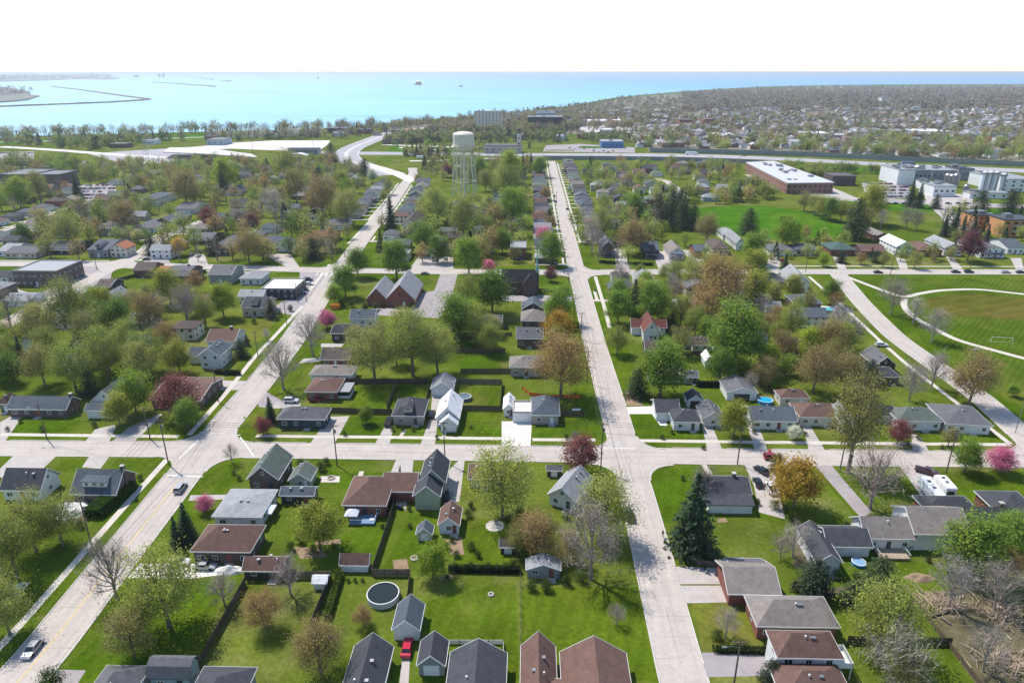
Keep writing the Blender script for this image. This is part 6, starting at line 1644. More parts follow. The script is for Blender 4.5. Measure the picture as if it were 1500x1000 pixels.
# ---------------------------------------------------------------- fences, hedges, walls
FN = '''b 475,604 575,607 1.8 brown board fence between the teal bungalow and the dormer bungalow
b 492,562 627,562 1.9 long dark board fence behind the sunroom brick house
b 567,599 580,566 1.8 short board fence running back beside the dormer bungalow's yard
b 662,562 735,563 1.9 dark board fence behind the bright white cottage's pool
b 678,601 733,602 1.8 board fence beside the bright white cottage's side lawn
b 732,602 736,564 1.8 board fence beside the narrow white garage
b 666,517 740,517 1.9 dark board fence at the far edge of the twin back lawns
b 675,547 748,547 1.9 reddish board fence in front of the twin back lawns
b 622,600 629,570 1.8 narrow board fence along the long driveway's edge
b 286,988 360,856 1.9 long brown board fence running up from the blue gambrel house
b 360,848 486,847 1.9 brown board fence behind the low brown garage
b 486,848 456,920 1.9 board fence beside the narrow clipped hedge
b 545,843 575,752 1.9 pale-topped board fence between two long back lawns
b 575,752 587,690 1.8 board fence beside the big red-brown L house
b 546,844 600,844 1.9 grey board screen behind the round pool
b 601,844 597,880 1.8 short board screen beside the round pool's ladder
w 762,844 762,952 1.2 thin wire fence between the open lawn and the shady lawn
b 1240,942 1392,945 1.8 grey board fence below the yellow-green tree
b 1333,876 1436,1006 1.2 low weathered fence along the brush pile
b 1160,860 1210,861 1.5 low fence between the taupe bungalow and dark evergreens
b 820,609 856,610 1.7 brown board fence right of the stone corner house
v 652,943 737,943 1.0 white railing behind the dark house below the open lawn
v 737,943 739,975 1.0 white railing at the side of the dark house below the open lawn
o 765,570 776,579 800,582 850,583 1.1 orange plastic netting fence behind the stone corner house
b 1125,568 1140,590 1.6 pale fence beside the blue round pool
b 1255,568 1276,588 1.6 pale board fence in the back garden below the dark gabled house
b 1020,827 1068,832 1.3 dark red board fence under the tall spruce
b 735,427 833,428 1.6 long brown fence above the church lane
b 660,482 745,483 1.8 dark board fence below the grey lane shed
b 672,492 750,492 1.5 long low dark board wall in the garden rows
b 665,497 700,497 1.2 grey board fence in the garden rows beside the dark wall
b 1000,521 1030,521 1.8 tan board fence in front of the gravel yard
b 597,375 640,377 1.8 reddish board fence beside the blue-grey low house
b 170,413 205,404 1.6 grey fence beside the steep brown junction house
b 280,410 302,398 1.6 brown fence between the twin-chimney house and patio house
b 1195,457 1240,462 1.4 pale fence round the blue in-ground pool
w 940,835 890,843 1.2 thin wire fence at the shady garden's drive
b 585,690 583,745 1.6 dark low fence along the sage green house driveway'''
def fence(kind, pts, h, label):
    ps = smooth_line([un(*p) for p in pts], 2.4); c = ps[0]; o = empty('fence', c.x, c.y); tag(o, label, 'fence')
    ps = [p-c for p in ps]; r = random.Random(len(label)); mb = MB(); pm = MB()
    if kind == 'o':
        fm = plain('orange_netting', S(236,120,50), .7, var=.25, scale=4)
        for a, b_ in zip(ps[:-1], ps[1:]):
            w1 = r.uniform(-.15,.15); mb.add([(a.x,a.y,.1),(b_.x,b_.y,.1),(b_.x,b_.y,h+w1),(a.x,a.y,h)], [(0,1,2,3)])
        mb.build('netting', fm, o)
    elif kind == 'w':
        for z in (h*.33,h*.66,h-.03): mb.tube([(p.x,p.y,z) for p in ps], .02, 4)
        mb.build('wire_mesh', M['metal'], o)
    else:
        for a, b_ in zip(ps[:-1], ps[1:]):
            d = (b_-a); n = max(2,int(d.length/.22)); t = d.normalized(); nn = Vector((-t.y,t.x))*.02
            for i in range(n):
                p, q = a+d*(i/n)+t*.008, a+d*((i+1)/n)-t*.008; hh = h+r.uniform(-.05,.05)
                f = [p-nn,q-nn,q+nn,p+nn]; mb.add([(v.x,v.y,.05) for v in f]+[(v.x,v.y,hh) for v in f], [(0,1,5,4),(1,2,6,5),(2,3,7,6),(3,0,4,7),(4,5,6,7)])
        if kind == 'v': mb.build('boards', M['trim'], o)
        else: mb.build('boards', M['wood'], o, S(*r.choice([(104,90,76),(120,108,96),(92,80,70)])))
    for p in ps: MB().box(p.x-.06,p.x+.06,p.y-.06-.1,p.y+.06-.1,0,h+.1).build('post', M['wood'], o, S(110,96,84))
for l in FN.split('\n'):
    t = l.split(); k = t[0]; i = 1; pts = []
    while ',' in t[i]: pts.append(tuple(map(float, t[i].split(',')))); i += 1
    fence(k, pts, float(t[i]), ' '.join(t[i+1:]))
def hedge(px, w, h, label, c, seed):
    ps = smooth_line([un(*p) for p in px], .5); g = np.random.default_rng(seed); c0 = ps[0]; n = int(len(ps)*w*h*130)
    i = g.integers(0,len(ps),n); P_ = np.array([(p.x-c0.x,p.y-c0.y) for p in ps])[i]
    u = g.uniform(-1,1,(n,3)); side = g.integers(0,3,n); u[side==0,0] = np.sign(u[side==0,0]); u[side==1,2] = 1; u[side==2,1] = np.sign(u[side==2,1])
    C = np.stack([P_[:,0]+u[:,0]*w/2+g.normal(size=n)*.07, P_[:,1]+u[:,1]*.5+g.normal(size=n)*.07, (u[:,2]*.5+.5)*h+g.normal(size=n)*.06],1)
    o = empty('hedge', c0.x, c0.y); tag(o, label, 'hedge'); link('foliage', quads_mesh('foliage', C, .3, M['leaf'], None, seed), o, c)
    st = MB()
    for p in ps[::6]: st.tube([(p.x-c0.x,p.y-c0.y,0),(p.x-c0.x,p.y-c0.y,h*.8)], .05, 5)
    st.build('stem', M['bark'], o)
hedge([(138,757),(188,718)], 3.6, 2.4, 'broad clipped green hedge beside the dark dormer corner house', S(72,104,28), 1)
hedge([(498,845),(480,905)], 1.1, 1.3, 'narrow clipped hedge down the side of the round pool\'s lawn', S(84,104,34), 2)
hedge([(318,547),(350,549)], 1.4, 1.5, 'low dark hedge below the white two-storey roadside house', S(60,72,36), 3)
hedge([(1022,566),(1066,567)], 1.2, 1.8, 'dark hedge between the hedge garage and the white pool garage', S(54,68,32), 4)
hedge([(665,836),(755,838)], 2.0, 1.2, 'row of dark dense garden shrubs behind the wire-edged open lawn', S(50,60,36), 5)
hedge([(1050,953),(1125,955)], 1.3, .8, 'low rough dark hedge above the grey asphalt driveway', S(60,76,34), 6)
hedge([(880,385),(905,387)], 1.4, 1.4, 'clipped hedge in front of the dark attic-gable house', S(64,92,32), 7)
hedge([(930,388),(955,389)], 1.4, 1.4, 'clipped hedge in front of the slate white-dormer house', S(60,88,32), 8)
# ---------------------------------------------------------------- pools, patios, garden things
m, nt, b = new_mat('pool_water'); nt.links.new(objcol(nt), b.inputs['Base Color']); b.inputs['Roughness'].default_value = .12; M['pool'] = m
bump(nt, b, noise(nt, coords(nt), 3, 3), .15, .05)
def pool(label, px, py, r, h, wc, water, ladder=True, sx=1.0):
    p = un(px,py,h); o = empty('swimming_pool', p.x, p.y); tag(o, label, 'pool'); o.scale = (sx,1,1)
    MB().lathe([(r,0),(r,h-.03),(r-.05,h-.03),(r-.05,h-.2)], 36).build('pool_wall', M['paint'], o, wc)
    rm = MB(); n = 36; v = []
    for k in range(n):
        a = 2*PI*k/n
        for rr, z in ((r-.09,h-.02),(r+.07,h-.02),(r+.07,h+.05),(r-.09,h+.05)): v.append((rr*math.cos(a),rr*math.sin(a),z))
    rm.add(v, [(4*k+i,4*k+(i+1)%4,4*((k+1)%n)+(i+1)%4,4*((k+1)%n)+i) for k in range(n) for i in range(4)]); rm.build('rim', M['trim'], o)
    w = MB(); w.add([((r-.06)*math.cos(2*PI*k/n),(r-.06)*math.sin(2*PI*k/n),h-.13) for k in range(n)], [tuple(range(n))]); w.build('pool_water', M['pool'], o, water)
    if ladder:
        ld = MB()
        for q in (-.25,.25): ld.tube([(r-.1,q,h+.7),(r+.3,q,h+.7),(r+.7,q,0)], .035, 5)
        for k in range(4): ld.tube([(r+.38+.09*k,-.25,h-.1-.28*k),(r+.38+.09*k,.25,h-.1-.28*k)], .03, 4)
        ld.build('ladder', M['metal'], o)
    return o
pool('large round above-ground pool with dark murky water and white rim', 561, 868, 3.05, 1.3, S(190,194,198), S(34,42,34))
pool('round covered pool with dull grey-blue water behind the bright white cottage', 680, 580, 2.1, 1.1, S(90,110,120), S(96,112,116))
pool('bright blue oval pool beside the white pool garage', 1121, 585, 2.0, 1.1, S(40,150,210), S(30,170,220), True, 1.15)
pool('small bright blue paddling pool beside the narrow grey bay house', 1258, 822, 1.35, .7, S(60,140,210), S(130,170,200), False)
p = un(1207,452); o = empty('swimming_pool', p.x, p.y, ROT0-.2); tag(o, 'turquoise in-ground pool with pale slab surround below the slate pool house', 'pool')
MB().box(-5.5,5.5,-3.6,3.6,0,.05).build('surround', M['drive_white'], o); MB().box(-4,4,-2.2,2.2,.03,.07).build('pool_water', M['pool'], o, S(90,200,216))
def disc(px, py, r, z=.02, n=28):
    p = un(px,py); return MB().lathe([(r,0),(r,z)], n), p
mb, p = disc(725,770,2.1,.06); o = mb.build('patio', M['walk'], None, loc=(p.x,p.y,0)); struct(o)
def table_set(label, px, py, c):
    p = un(px,py); o = empty('garden_table', p.x, p.y); tag(o, label, 'table')
    MB().lathe([(.55,.7),(.55,.74)], 14).build('table_top', M['plastic'], o, c)
    for k in range(3): MB().tube([(.1*math.cos(k*2.1),.1*math.sin(k*2.1),.7),(.42*math.cos(k*2.1),.42*math.sin(k*2.1),0)], .03, 5).build('leg', M['metal'], o)
table_set('small dark garden table on the round pale patio', 727, 767, S(60,60,64))
def ring(label, px, py, r, c, cat='fire pit', name='fire_pit'):
    p = un(px,py); o = empty(name, p.x, p.y); tag(o, label, cat); n = 18; v = []
    for k in range(n):
        a = 2*PI*k/n
        for rr, z in ((r-.25,0),(r,0),(r,.3),(r-.25,.3)): v.append((rr*math.cos(a),rr*math.sin(a),z))
    MB().add(v, [(4*k+i,4*k+(i+1)%4,4*((k+1)%n)+(i+1)%4,4*((k+1)%n)+i) for k in range(n) for i in range(4)]).build('stone_ring', M['concrete_block'], o)
    MB().lathe([(r-.26,0),(r-.26,.06)], n).build('ash_bed', M['soil'], o)
def canopy(label, px, py, w, c):
    p = un(px,py); o = empty('garden_canopy', p.x, p.y, ROT0); tag(o, label, 'canopy'); h = w/2
    MB().add([(-h,-h,2.2),(h,-h,2.2),(h,h,2.2),(-h,h,2.2),(0,0,3.1),(-h,-h,1.95),(h,-h,1.95),(h,h,1.95),(-h,h,1.95)], [(0,1,4),(1,2,4),(2,3,4),(3,0,4),(5,6,1,0),(6,7,2,1),(7,8,3,2),(8,5,0,3)]).build('roof_cloth', M['paint'], o, c)
    for x in (-h+.08,h-.08):
        for y in (-h+.08,h-.08): MB().tube([(x,y,0),(x,y,1.98)], .05, 6).build('post', M['metal'], o)
canopy('white garden canopy between the pale shallow-roof house and dark flat garage', 392, 757, 3.6, S(238,238,236))
canopy('small white canopy on the deck of the big red-brown L house', 517, 762, 3.0, S(214,218,226))
table_set('pale round table on the deck behind the big red-brown L house', 545, 764, S(226,230,236))
ring('ring of stones round a fire pit on the gravel square by the sage garage', 485, 700, 1.0, None)
ring('dark stone fire ring on the lawn below the small beige shed', 607, 818, .85, None)
ring('small round orange-brown planter ring in the open lawn', 719, 871, .6, None, 'planter', 'planter_ring')
p = un(492,452); o = empty('waste_container', p.x, p.y, ROT0); tag(o, 'orange waste container by the road near the pink blossom tree', 'container')
OR = S(236,140,40)
MB().box(-1.9,1.9,-1.2,1.2,.2,2.0).build('body', M['paint'], o, OR); MB().box(-1.95,1.95,-1.25,1.25,2.004,2.15).build('lid', M['paint'], o, OR)
for x in (-1.3,-.45,.45,1.3): MB().box(x-.06,x+.06,-1.3,-1.203,.25,1.95).build('rib', M['paint'], o, OR)
# goal on the playing field
p = un(1467,503); o = empty('football_goal', p.x, p.y, ROT0-.12); tag(o, 'white football goal frame on the playing field', 'goal')
MB().tube([(-3.66,0,0),(-3.66,0,2.44),(3.66,0,2.44),(3.66,0,0)], .07, 8).build('goal_frame', M['trim'], o)
MB().tube([(-3.66,0,2.44),(-3.66,1.8,0),(3.66,1.8,0),(3.66,0,2.44)], .04, 6).build('back_stay', M['trim'], o)
p = un(1430,513); o = empty('park_bench', p.x, p.y, .2); tag(o, 'pale bench beside the park path', 'bench')
MB().box(-1,1,-.25,.25,.42,.48).build('seat', M['wood'], o, S(200,196,190)); MB().box(-1,1,.25,.31,.5,.9).build('backrest', M['wood'], o, S(200,196,190))
for x in (-.85,.85): MB().box(x-.05,x+.05,-.22,.3,0,.418).build('leg', M['metal'], o)
# tarped pile, brush pile and logs
m, nt, b = new_mat('tarp'); nt.links.new(vary(nt, S(236,232,226), noise(nt, coords(nt), 1.2, 4), .8, 1.05), b.inputs['Base Color']); b.inputs['Roughness'].default_value = .6; M['tarp'] = m
def heap(name, label, cat, px, py, rx, ry, h, m, seed, kind=None):
    p = un(px,py); r = random.Random(seed); nx = 22; mb = MB(); v = []
    for i in range(nx+1):
        for j in range(nx+1):
            x, y = -1+2*i/nx, -1+2*j/nx; d = min(1, math.hypot(x,y)); z = h*(1-d*d)**.8*(.75+.35*math.sin(5*x+seed)*math.cos(4*y+seed*2))+r.uniform(0,.09)*h
            s = min(1, 1/max(abs(x),abs(y),.001)); f = max(abs(x),abs(y))/max(math.hypot(x,y),.001)
            v.append((x*f*rx, y*f*ry, max(0,z) if d < 1 else -.02))
    mb.add(v, [(i*(nx+1)+j,(i+1)*(nx+1)+j,(i+1)*(nx+1)+j+1,i*(nx+1)+j+1) for i in range(nx) for j in range(nx)])
    o = mb.build(name, m, None, smooth=True, loc=(p.x,p.y,0)); tag(o, label, cat, None, kind); return o
heap('covered_pile','pale tarp-covered pile behind the dark dormer corner house','pile',106,748,6,3.5,2.0,M['tarp'],3)
heap('covered_boat','white tarp-covered boat beside the low brown garage','boat',338,836,3.6,1.3,1.4,M['tarp'],5)
heap('sand_pile','heap of pale sand on the grass beside the leafless thicket','sand pile',1347,846,3.2,1.5,.8,M['soil'],7)
def brush(label, px, py, rx, ry, n, seed):
    p = un(px,py); r = random.Random(seed); mb = MB()
    for k in range(n):
        x, y = r.gauss(0,rx*.45), r.gauss(0,ry*.45); a = r.uniform(-.7,.7)+(.3 if k%3 else 1.6); L = r.uniform(1.5,5.5); z = r.uniform(.1,.9)*max(.1,1-(x/rx)**2)
        d = Vector((math.cos(a),math.sin(a),r.uniform(-.08,.2)))*L; rd = r.choice([.03,.04,.06,.1])
        mb.tube([(x,y,z),(x+d.x*.5,y+d.y*.5+r.uniform(-.2,.2),z+d.z*.5+.1),(x+d.x,y+d.y,max(.03,z+d.z))], [rd,rd*.8,rd*.3], 5)
    o = mb.build('brush_pile', M['twig'], None, S(178,158,136), loc=(p.x,p.y,0)); tag(o, label, 'brush pile', None, 'stuff')
brush('tangle of pale cut branches below the sand heap', 1375, 890, 5, 3.4, 150, 1)
brush('tangle of felled pale branches at the frame\'s right edge', 1470, 905, 6, 5, 170, 2)
brush('heap of grey brushwood in the bottom right corner', 1470, 975, 6, 4, 150, 3)
for i, (a_, b_, lab) in enumerate([((1378,905),(1392,915),'short sawn log standing by the leafless tree'),((1448,892),(1476,925),'thick pale felled trunk lying in the brush'),((1362,904),(1395,894),'long pale log on the cut branches')]):
    p, q = un(*a_), un(*b_); o = MB().tube([(0,0,.3),((q-p).x*.5,(q-p).y*.5,.34),((q-p).x,(q-p).y,.28)], [.26,.24,.18], 9).build('felled_log', M['bark'], None, loc=(p.x,p.y,0)); tag(o, lab, 'log')
# wheelie bins
def bin_(px, py, c, lab):
    p = un(px,py); o = empty('wheelie_bin', p.x, p.y); tag(o, lab, 'bin')
    MB().add([(-.24,-.28,.1),(.24,-.28,.1),(.24,.28,.1),(-.24,.28,.1),(-.3,-.35,1),(.3,-.35,1),(.3,.35,1),(-.3,.35,1)], [(0,1,5,4),(1,2,6,5),(2,3,7,6),(3,0,4,7),(3,2,1,0)]).build('body', M['plastic'], o, c)
    MB().box(-.33,.33,-.4,.38,1.003,1.08).build('lid', M['plastic'], o, c)
    for x in (-.2,.2): MB().tube([(x-.04,.3,.1),(x+.04,.3,.1)], .1, 8).build('wheel', M['rubber'], o)
bin_(583,744,S(60,80,60),'green bin beside the sage green house'); bin_(586,745,S(40,60,120),'blue bin beside the sage green house'); bin_(872,427,S(30,30,32),'dark bin on the verge by the concrete street sidewalk'); bin_(1127,664,S(180,30,40),'red bin at the kerb by the red car')
# hydrant-like yellow sign on the verge
def sign(px, py, lab, c):
    p = un(px,py); o = empty('road_sign', p.x, p.y); tag(o, lab, 'sign'); MB().tube([(0,0,0),(0,0,2.9)], .04, 6).build('post', M['metal'], o)
    MB().add([(0,-.06,1.9),(.42,-.06,2.35),(0,-.06,2.8),(-.42,-.06,2.35),(0,-.03,1.9),(.42,-.03,2.35),(0,-.03,2.8),(-.42,-.03,2.35)], [(0,1,2,3),(7,6,5,4),(0,4,5,1),(1,5,6,2),(2,6,7,3),(3,7,4,0)]).build('face', M['plastic'], o, c)
sign(287,628,'yellow diamond road sign on the verge before the crossroads',S(220,230,50)); sign(360,622,'yellow diamond road sign across the main road at the crossroads',S(220,230,50))
# ---------------------------------------------------------------- the walker
def person(px, py, face):
    p = un(px,py); o = empty('person', p.x, p.y, face); tag(o, 'person in dark clothes walking along the concrete street\'s edge', 'person')
    V = [(0,0,.95),(0,.01,1.12),(0,.01,1.3),(0,.0,1.45),(0,.02,1.53),(0,.03,1.62),(0,.03,1.72)]; E = [(0,1),(1,2),(2,3),(3,4),(4,5),(5,6)]; R = [(.15,.11),(.14,.1),(.17,.11),(.13,.09),(.055,.055),(.085,.095),(.075,.085)]
    def chain(a, pts, rs):
        i = a
        for q, r_ in zip(pts, rs): V.append(q); R.append((r_,r_)); E.append((i,len(V)-1)); i = len(V)-1
        return i
    for s, st in ((-1,.22),(1,-.2)):
        chain(0, [(s*.1,.02,.9),(s*.11,st*.5+.04,.5),(s*.11,st,.09),(s*.115,st+.14,.035)], [.085,.062,.042,.035])
        h = chain(3, [(s*.2,0,1.42),(s*.25,-st*.45,1.16),(s*.26,-st*.9+.06,.93),(s*.26,-st*1.0+.08,.87)], [.06,.045,.032,.028])
        for k, (dx, L) in enumerate(((-.026,.075),(-.009,.085),(.008,.08),(.024,.062))):
            chain(h, [(s*.26+dx*.4,V[h][1]+dx,V[h][2]-.05),(s*.255+dx*.4,V[h][1]+dx+.02,V[h][2]-.05-L)], [.009,.008])
        chain(h, [(s*.24,V[h][1]+.04,V[h][2]-.02),(s*.235,V[h][1]+.055,V[h][2]-.06)], [.01,.008])
    me = bpy.data.meshes.new('body'); me.from_pydata(V, E, []); b_ = bpy.data.objects.new('tmp_body', me); col.objects.link(b_)
    md = b_.modifiers.new('s', 'SKIN'); b_.modifiers.new('u', 'SUBSURF').levels = 1
    for i, r_ in enumerate(R): me.skin_vertices[0].data[i].radius = r_
    me.skin_vertices[0].data[0].use_root = True
    dg = bpy.context.evaluated_depsgraph_get(); nm = bpy.data.meshes.new_from_object(b_.evaluated_get(dg)); bpy.data.objects.remove(b_)
    nm.name = 'body'; nm.materials.clear()
    for c in (S(200,150,124), S(30,32,40), S(36,40,54), S(40,36,34)): nm.materials.append(plain('clothing', c, .85))
    for f in nm.polygons:
        c = f.center; f.use_smooth = True
        f.material_index = 3 if c.z < .07 else (2 if c.z < .93 and abs(c.x) < .2 else (0 if (c.z > 1.5 or (abs(c.x) > .2 and c.z < .92)) else 1))
    body = link('body', nm, o)
    MB().lathe([(.09,1.66),(.1,1.72),(.085,1.79),(.03,1.82)], 12, 0, 0, .015).build('hair', plain('dark_hair', S(40,32,28), .7), o)
person(970.5, 786, PI+.1)
# ---------------------------------------------------------------- lake and far shore
def strip(name, px, w, h, label, cat, m, z=-2.5):
    ps = smooth_line([un(p[0],p[1],0) for p in px], 40); ns = normals(ps); mb = MB(); r = random.Random(3)
    for p, q in zip(ps, ns):
        a, c = p-q*w/2, p+q*w/2; a2, c2 = p-q*w*.22, p+q*w*.22; hh = h*r.uniform(.75,1.15); mb.v += [(a.x,a.y,z),(a2.x,a2.y,hh),(c2.x,c2.y,hh),(c.x,c.y,z)]
    for i in range(len(ps)-1):
        for k in range(3): mb.f.append((4*i+k,4*i+k+1,4*i+5+k,4*i+4+k)); mb.m.append(0)
    for e in (0,len(ps)-1): mb.f.append((4*e,4*e+1,4*e+2,4*e+3)); mb.m.append(0)
    o = mb.build(name, m); tag(o, label, cat)
RK = plain('breakwater_stone', S(120,112,104), .95, var=.3, scale=.05)
strip('breakwater',[(-60,158),(0,155.5),(80,152.5),(160,149.5),(205,146.5),(219,145)],15,1.8,'long near arm of the stone breakwater reaching out from the left','breakwater',RK)
strip('breakwater',[(219,145),(190,141.5),(150,136),(110,130.5),(76,127)],15,2.2,'angled far arm of the stone breakwater running back from its tip','breakwater',RK)
strip('breakwater',[(225,120.5),(262,122.8),(314,126.8)],22,4,'middle detached breakwater in the harbour','breakwater',RK)
strip('breakwater',[(245,108),(262,110.5),(313,116.5)],24,5,'far slanting breakwater towards the harbour mouth','breakwater',RK)
strip('breakwater',[(326,118),(338,119.5)],22,5,'short broken end of the far breakwater','breakwater',RK)
m = ground_mat('far_land_ground', S(126,124,112), .25, .004); M['far_land'] = m
def far_poly(name, px, h):
    ps = [un(*p) for p in px]; o = MB().slab([(p.x,p.y,h) for p in ps], h+3).build(name, m); struct(o); return o
far_poly('far_shore', [(-300,119.5),(-60,120),(0,119.5),(60,118),(110,116),(165,116.4),(176,115.4),(160,112),(130,110.5),(160,109.5),(90,108),(-300,108)], 3)
far_poly('far_shore', [(-80,150.5),(0,149.5),(20,148),(40,146),(58,140.5),(40,138.5),(45,136),(20,132),(0,128),(-80,126)], 1.5)
mb = MB(); r = random.Random(8)      # low hills behind the far shore
def ridge(x0, x1, py, h, seed, name='hills'):
    r = random.Random(seed); n = 90; mb = MB(); v = []
    for i in range(n+1):
        px = x0+(x1-x0)*i/n; p = un(px,py); hh = h*(.55+.3*math.sin(i*.23+seed)+.2*math.sin(i*.61+seed*3)+.12*r.random())*min(1,i/8,(n-i)/8)
        q = p.normalized(); v += [(p.x,p.y,0),(p.x+q.x*300,p.y+q.y*300,max(1,hh)),(p.x+q.x*1200,p.y+q.y*1200,0)]
    mb.add(v, [(3*i+k,3*i+k+1,3*i+4+k,3*i+3+k) for i in range(n) for k in range(2)]); o = mb.build(name, m); struct(o)
ridge(-200, 172, 112.5, 60, 1); ridge(-200, 420, 108.8, 85, 2); ridge(150, 360, 108.2, 70, 4)
r = random.Random(12)
for i in range(26):     # far waterfront blocks
    px = r.uniform(-10,160); py = r.uniform(110.5,115); p = un(px,py); k = dist(px,py)/1013
    w, h, d = r.uniform(3,9)*k, r.uniform(1.4,3.6)*k, 3*k
    o = MB().box(-w/2,w/2,-d/2,d/2,0,h).build('waterfront_block', M['paint'], None, S(*r.choice([(220,220,220),(180,178,176),(150,140,130)])), loc=(p.x,p.y,2)); tag(o, 'pale low block on the hazy far shore across the harbour', 'building', 'blocks on the hazy far shore')
for px, h, lab in ((136,6.5,'tall pale block standing on the far shore'),(234,5,'first of two tall stacks on the far hazy horizon'),(240,5.5,'second of two tall stacks on the far hazy horizon'),(200,3,'low grain store on the far hazy horizon')):
    p = un(px,113.8); k = dist(px,113.8)/1013; o = MB().box(-k*(1.6 if px != 200 else 4),k*(1.6 if px != 200 else 4),-k,k,0,h*k).build('far_tower', M['paint'], None, S(190,190,190), loc=(p.x,p.y,2)); tag(o, lab, 'tower')
p = un(613,124.5,-2.5); k = dist(613,124.5)/1013; o = empty('water_intake', p.x, p.y, 0, -2.5); tag(o, 'round brick water intake house with pale domed roof standing in the lake', 'intake house'); o.scale = (k,k,k)
MB().lathe([(5.2,0),(5.2,1.0),(4.6,1.1)], 20).build('stone_base', RK, o); MB().lathe([(4.4,1.0),(4.4,4.2)], 20).build('wall', M['brick'], o, S(170,110,90)); MB().lathe([(4.8,4.22),(4.6,4.5),(2.5,5.8),(.3,6.3)], 20).build('roof', M['paint'], o, S(236,232,226))
MB().box(-9,-4.9,-1,1,0,.5).build('jetty', RK, o)
p = un(466,116,-2.5); k = dist(466,116)/1013; o = empty('lighthouse', p.x, p.y, 0, -2.5); tag(o, 'small lighthouse on its own rocky base out in the lake', 'lighthouse'); o.scale = (k,k,k)
MB().lathe([(2.2,0),(2,.8)], 14).build('rock_base', RK, o); MB().lathe([(.8,.8),(.6,3.2),(.8,3.3),(.8,3.5),(.4,3.6),(.4,4.2),(.05,4.6)], 12).build('tower', M['paint'], o, S(150,148,150))
p = un(675,127,-2.5); k = dist(675,127)/1013; o = empty('work_boat', p.x, p.y, .3, -2.5); tag(o, 'small dark work boat on the open lake right of the intake house', 'boat'); o.scale = (k,k,k)
MB().add([(-3,-.7,.9),(2,-.7,.9),(3.4,0,1.1),(2,.7,.9),(-3,.7,.9),(-2.8,-.5,0),(1.8,-.5,0),(2.9,0,0),(1.8,.5,0),(-2.8,.5,0)], [(0,1,2,3,4),(0,5,6,1),(1,6,7,2),(2,7,8,3),(3,8,9,4),(4,9,5,0)]).build('hull', M['paint'], o, S(70,72,78)); MB().box(-1.6,.2,-.45,.45,.92,2.0).build('cabin', M['paint'], o, S(220,220,220)); MB().tube([(-.6,0,2),(-.6,0,3.4)], .08, 5).build('mast', M['metal'], o)
# lattice pylon by the plaza and motorway masts
def pylon(px, py, h, lab):
    p = un(px,py); o = empty('lattice_pylon', p.x, p.y); tag(o, lab, 'pylon'); mb = MB(); w = h*.11
    for sx in (-1,1):
        for sy in (-1,1): mb.tube([(sx*w,sy*w,0),(sx*w*.25,sy*w*.25,h)], .14, 4)
    for k in range(9):
        z0, z1 = h*k/9, h*(k+1)/9; a, c = w*(1-.75*k/9), w*(1-.75*(k+1)/9)
        for s in (-1,1): mb.tube([(-a,s*a,z0),(c,s*c,z1)], .08, 4).tube([(a,s*a,z0),(-c,s*c,z1)], .08, 4).tube([(s*a,-a,z0),(s*c,c,z1)], .08, 4)
    mb.build('tower', M['metal'], o, None)
    for z in (h*.72,h*.86,h*.97): MB().tube([(-h*.16,0,z),(h*.16,0,z)], .16, 4).build('crossarm', M['metal'], o)
pylon(218,240,36,'steel lattice pylon among bare trees at the toll plaza')
for px, py, h in ((372,232,26),(460,226,24),(1223,240,22),(1238,240,20),(1254,238,22),(660,240,44),(1085,232,20)):
    p = un(px,py); o = empty('light_mast', p.x, p.y); tag(o, auto_label('tall thin light mast', p.x, p.y), 'mast', 'light masts by the motorway')
    MB().tube([(0,0,0),(0,0,h)], [.3,.14], 6).build('post', M['metal'], o); MB().box(-1.2,1.2,-.4,.4,h,h+.5).build('lamp_head', M['metal'], o)
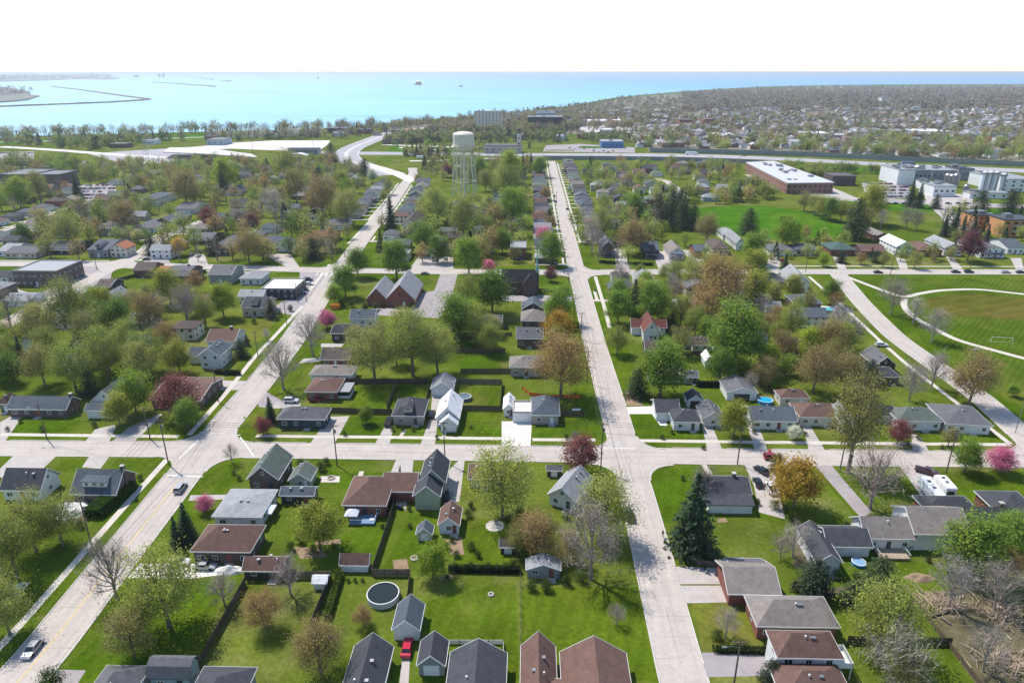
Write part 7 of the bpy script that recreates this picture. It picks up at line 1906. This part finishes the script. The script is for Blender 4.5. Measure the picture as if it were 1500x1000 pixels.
# ---------------------------------------------------------------- light, air, camera
SUN_EL, SUN_AZ = math.radians(56.5), math.radians(-46)      # azimuth from +Y towards +X
w = bpy.data.worlds.new('World'); sc.world = w; w.use_nodes = True; nt = w.node_tree
sky = nt.nodes.new('ShaderNodeTexSky'); sky.sky_type = 'NISHITA'; sky.sun_disc = False
sky.sun_elevation = SUN_EL; sky.sun_rotation = SUN_AZ; sky.altitude = 100; sky.air_density = 1.0; sky.dust_density = .25; sky.ozone_density = 2.4
bg = nt.nodes['Background']; bg.inputs[1].default_value = .15; nt.links.new(sky.outputs[0], bg.inputs[0])
ld = bpy.data.lights.new('sun', 'SUN'); ld.energy = 4.0; ld.angle = math.radians(.53); ld.color = (1,.94,.85)
so = bpy.data.objects.new('sun', ld); col.objects.link(so)
dv = Vector((math.sin(SUN_AZ)*math.cos(SUN_EL), math.cos(SUN_AZ)*math.cos(SUN_EL), math.sin(SUN_EL)))
so.rotation_euler = dv.to_track_quat('Z', 'Y').to_euler(); so.location = (0,0,300)
if HAZE > 0:
    hm = bpy.data.materials.new('haze_air'); hm.use_nodes = True; nt = hm.node_tree; hm.cycles.homogeneous_volume = True
    nt.nodes.remove(nt.nodes['Principled BSDF']); pv = nt.nodes.new('ShaderNodeVolumePrincipled')
    pv.inputs['Color'].default_value = (.86,.93,1,1); pv.inputs['Density'].default_value = HAZE; pv.inputs['Anisotropy'].default_value = .35
    nt.links.new(pv.outputs[0], nt.nodes['Material Output'].inputs['Volume'])
    h = MB().box(-99000,99000,-2000,99000,-8,HTOP).build('haze', hm); h['kind'] = 'stuff'; h['label'] = 'thin bluish haze over the lake and far town'
cd = bpy.data.cameras.new('camera'); cd.sensor_width = 36; cd.lens = 36*FPX/1500; cd.clip_start = .5; cd.clip_end = 250000
co = bpy.data.objects.new('camera', cd); col.objects.link(co); co.location = (0,0,CH); co.rotation_euler = (PI/2-PITCH,0,0); sc.camera = co
sc.view_settings.view_transform = 'Standard'; sc.view_settings.look = 'None'; sc.view_settings.exposure = EXPO; sc.view_settings.gamma = 1
c = sc.cycles; c.max_bounces = 5; c.diffuse_bounces = 2; c.glossy_bounces = 2; c.transmission_bounces = 3; c.transparent_max_bounces = 4; c.volume_bounces = 0
c.use_denoising = True; c.sample_clamp_indirect = 6
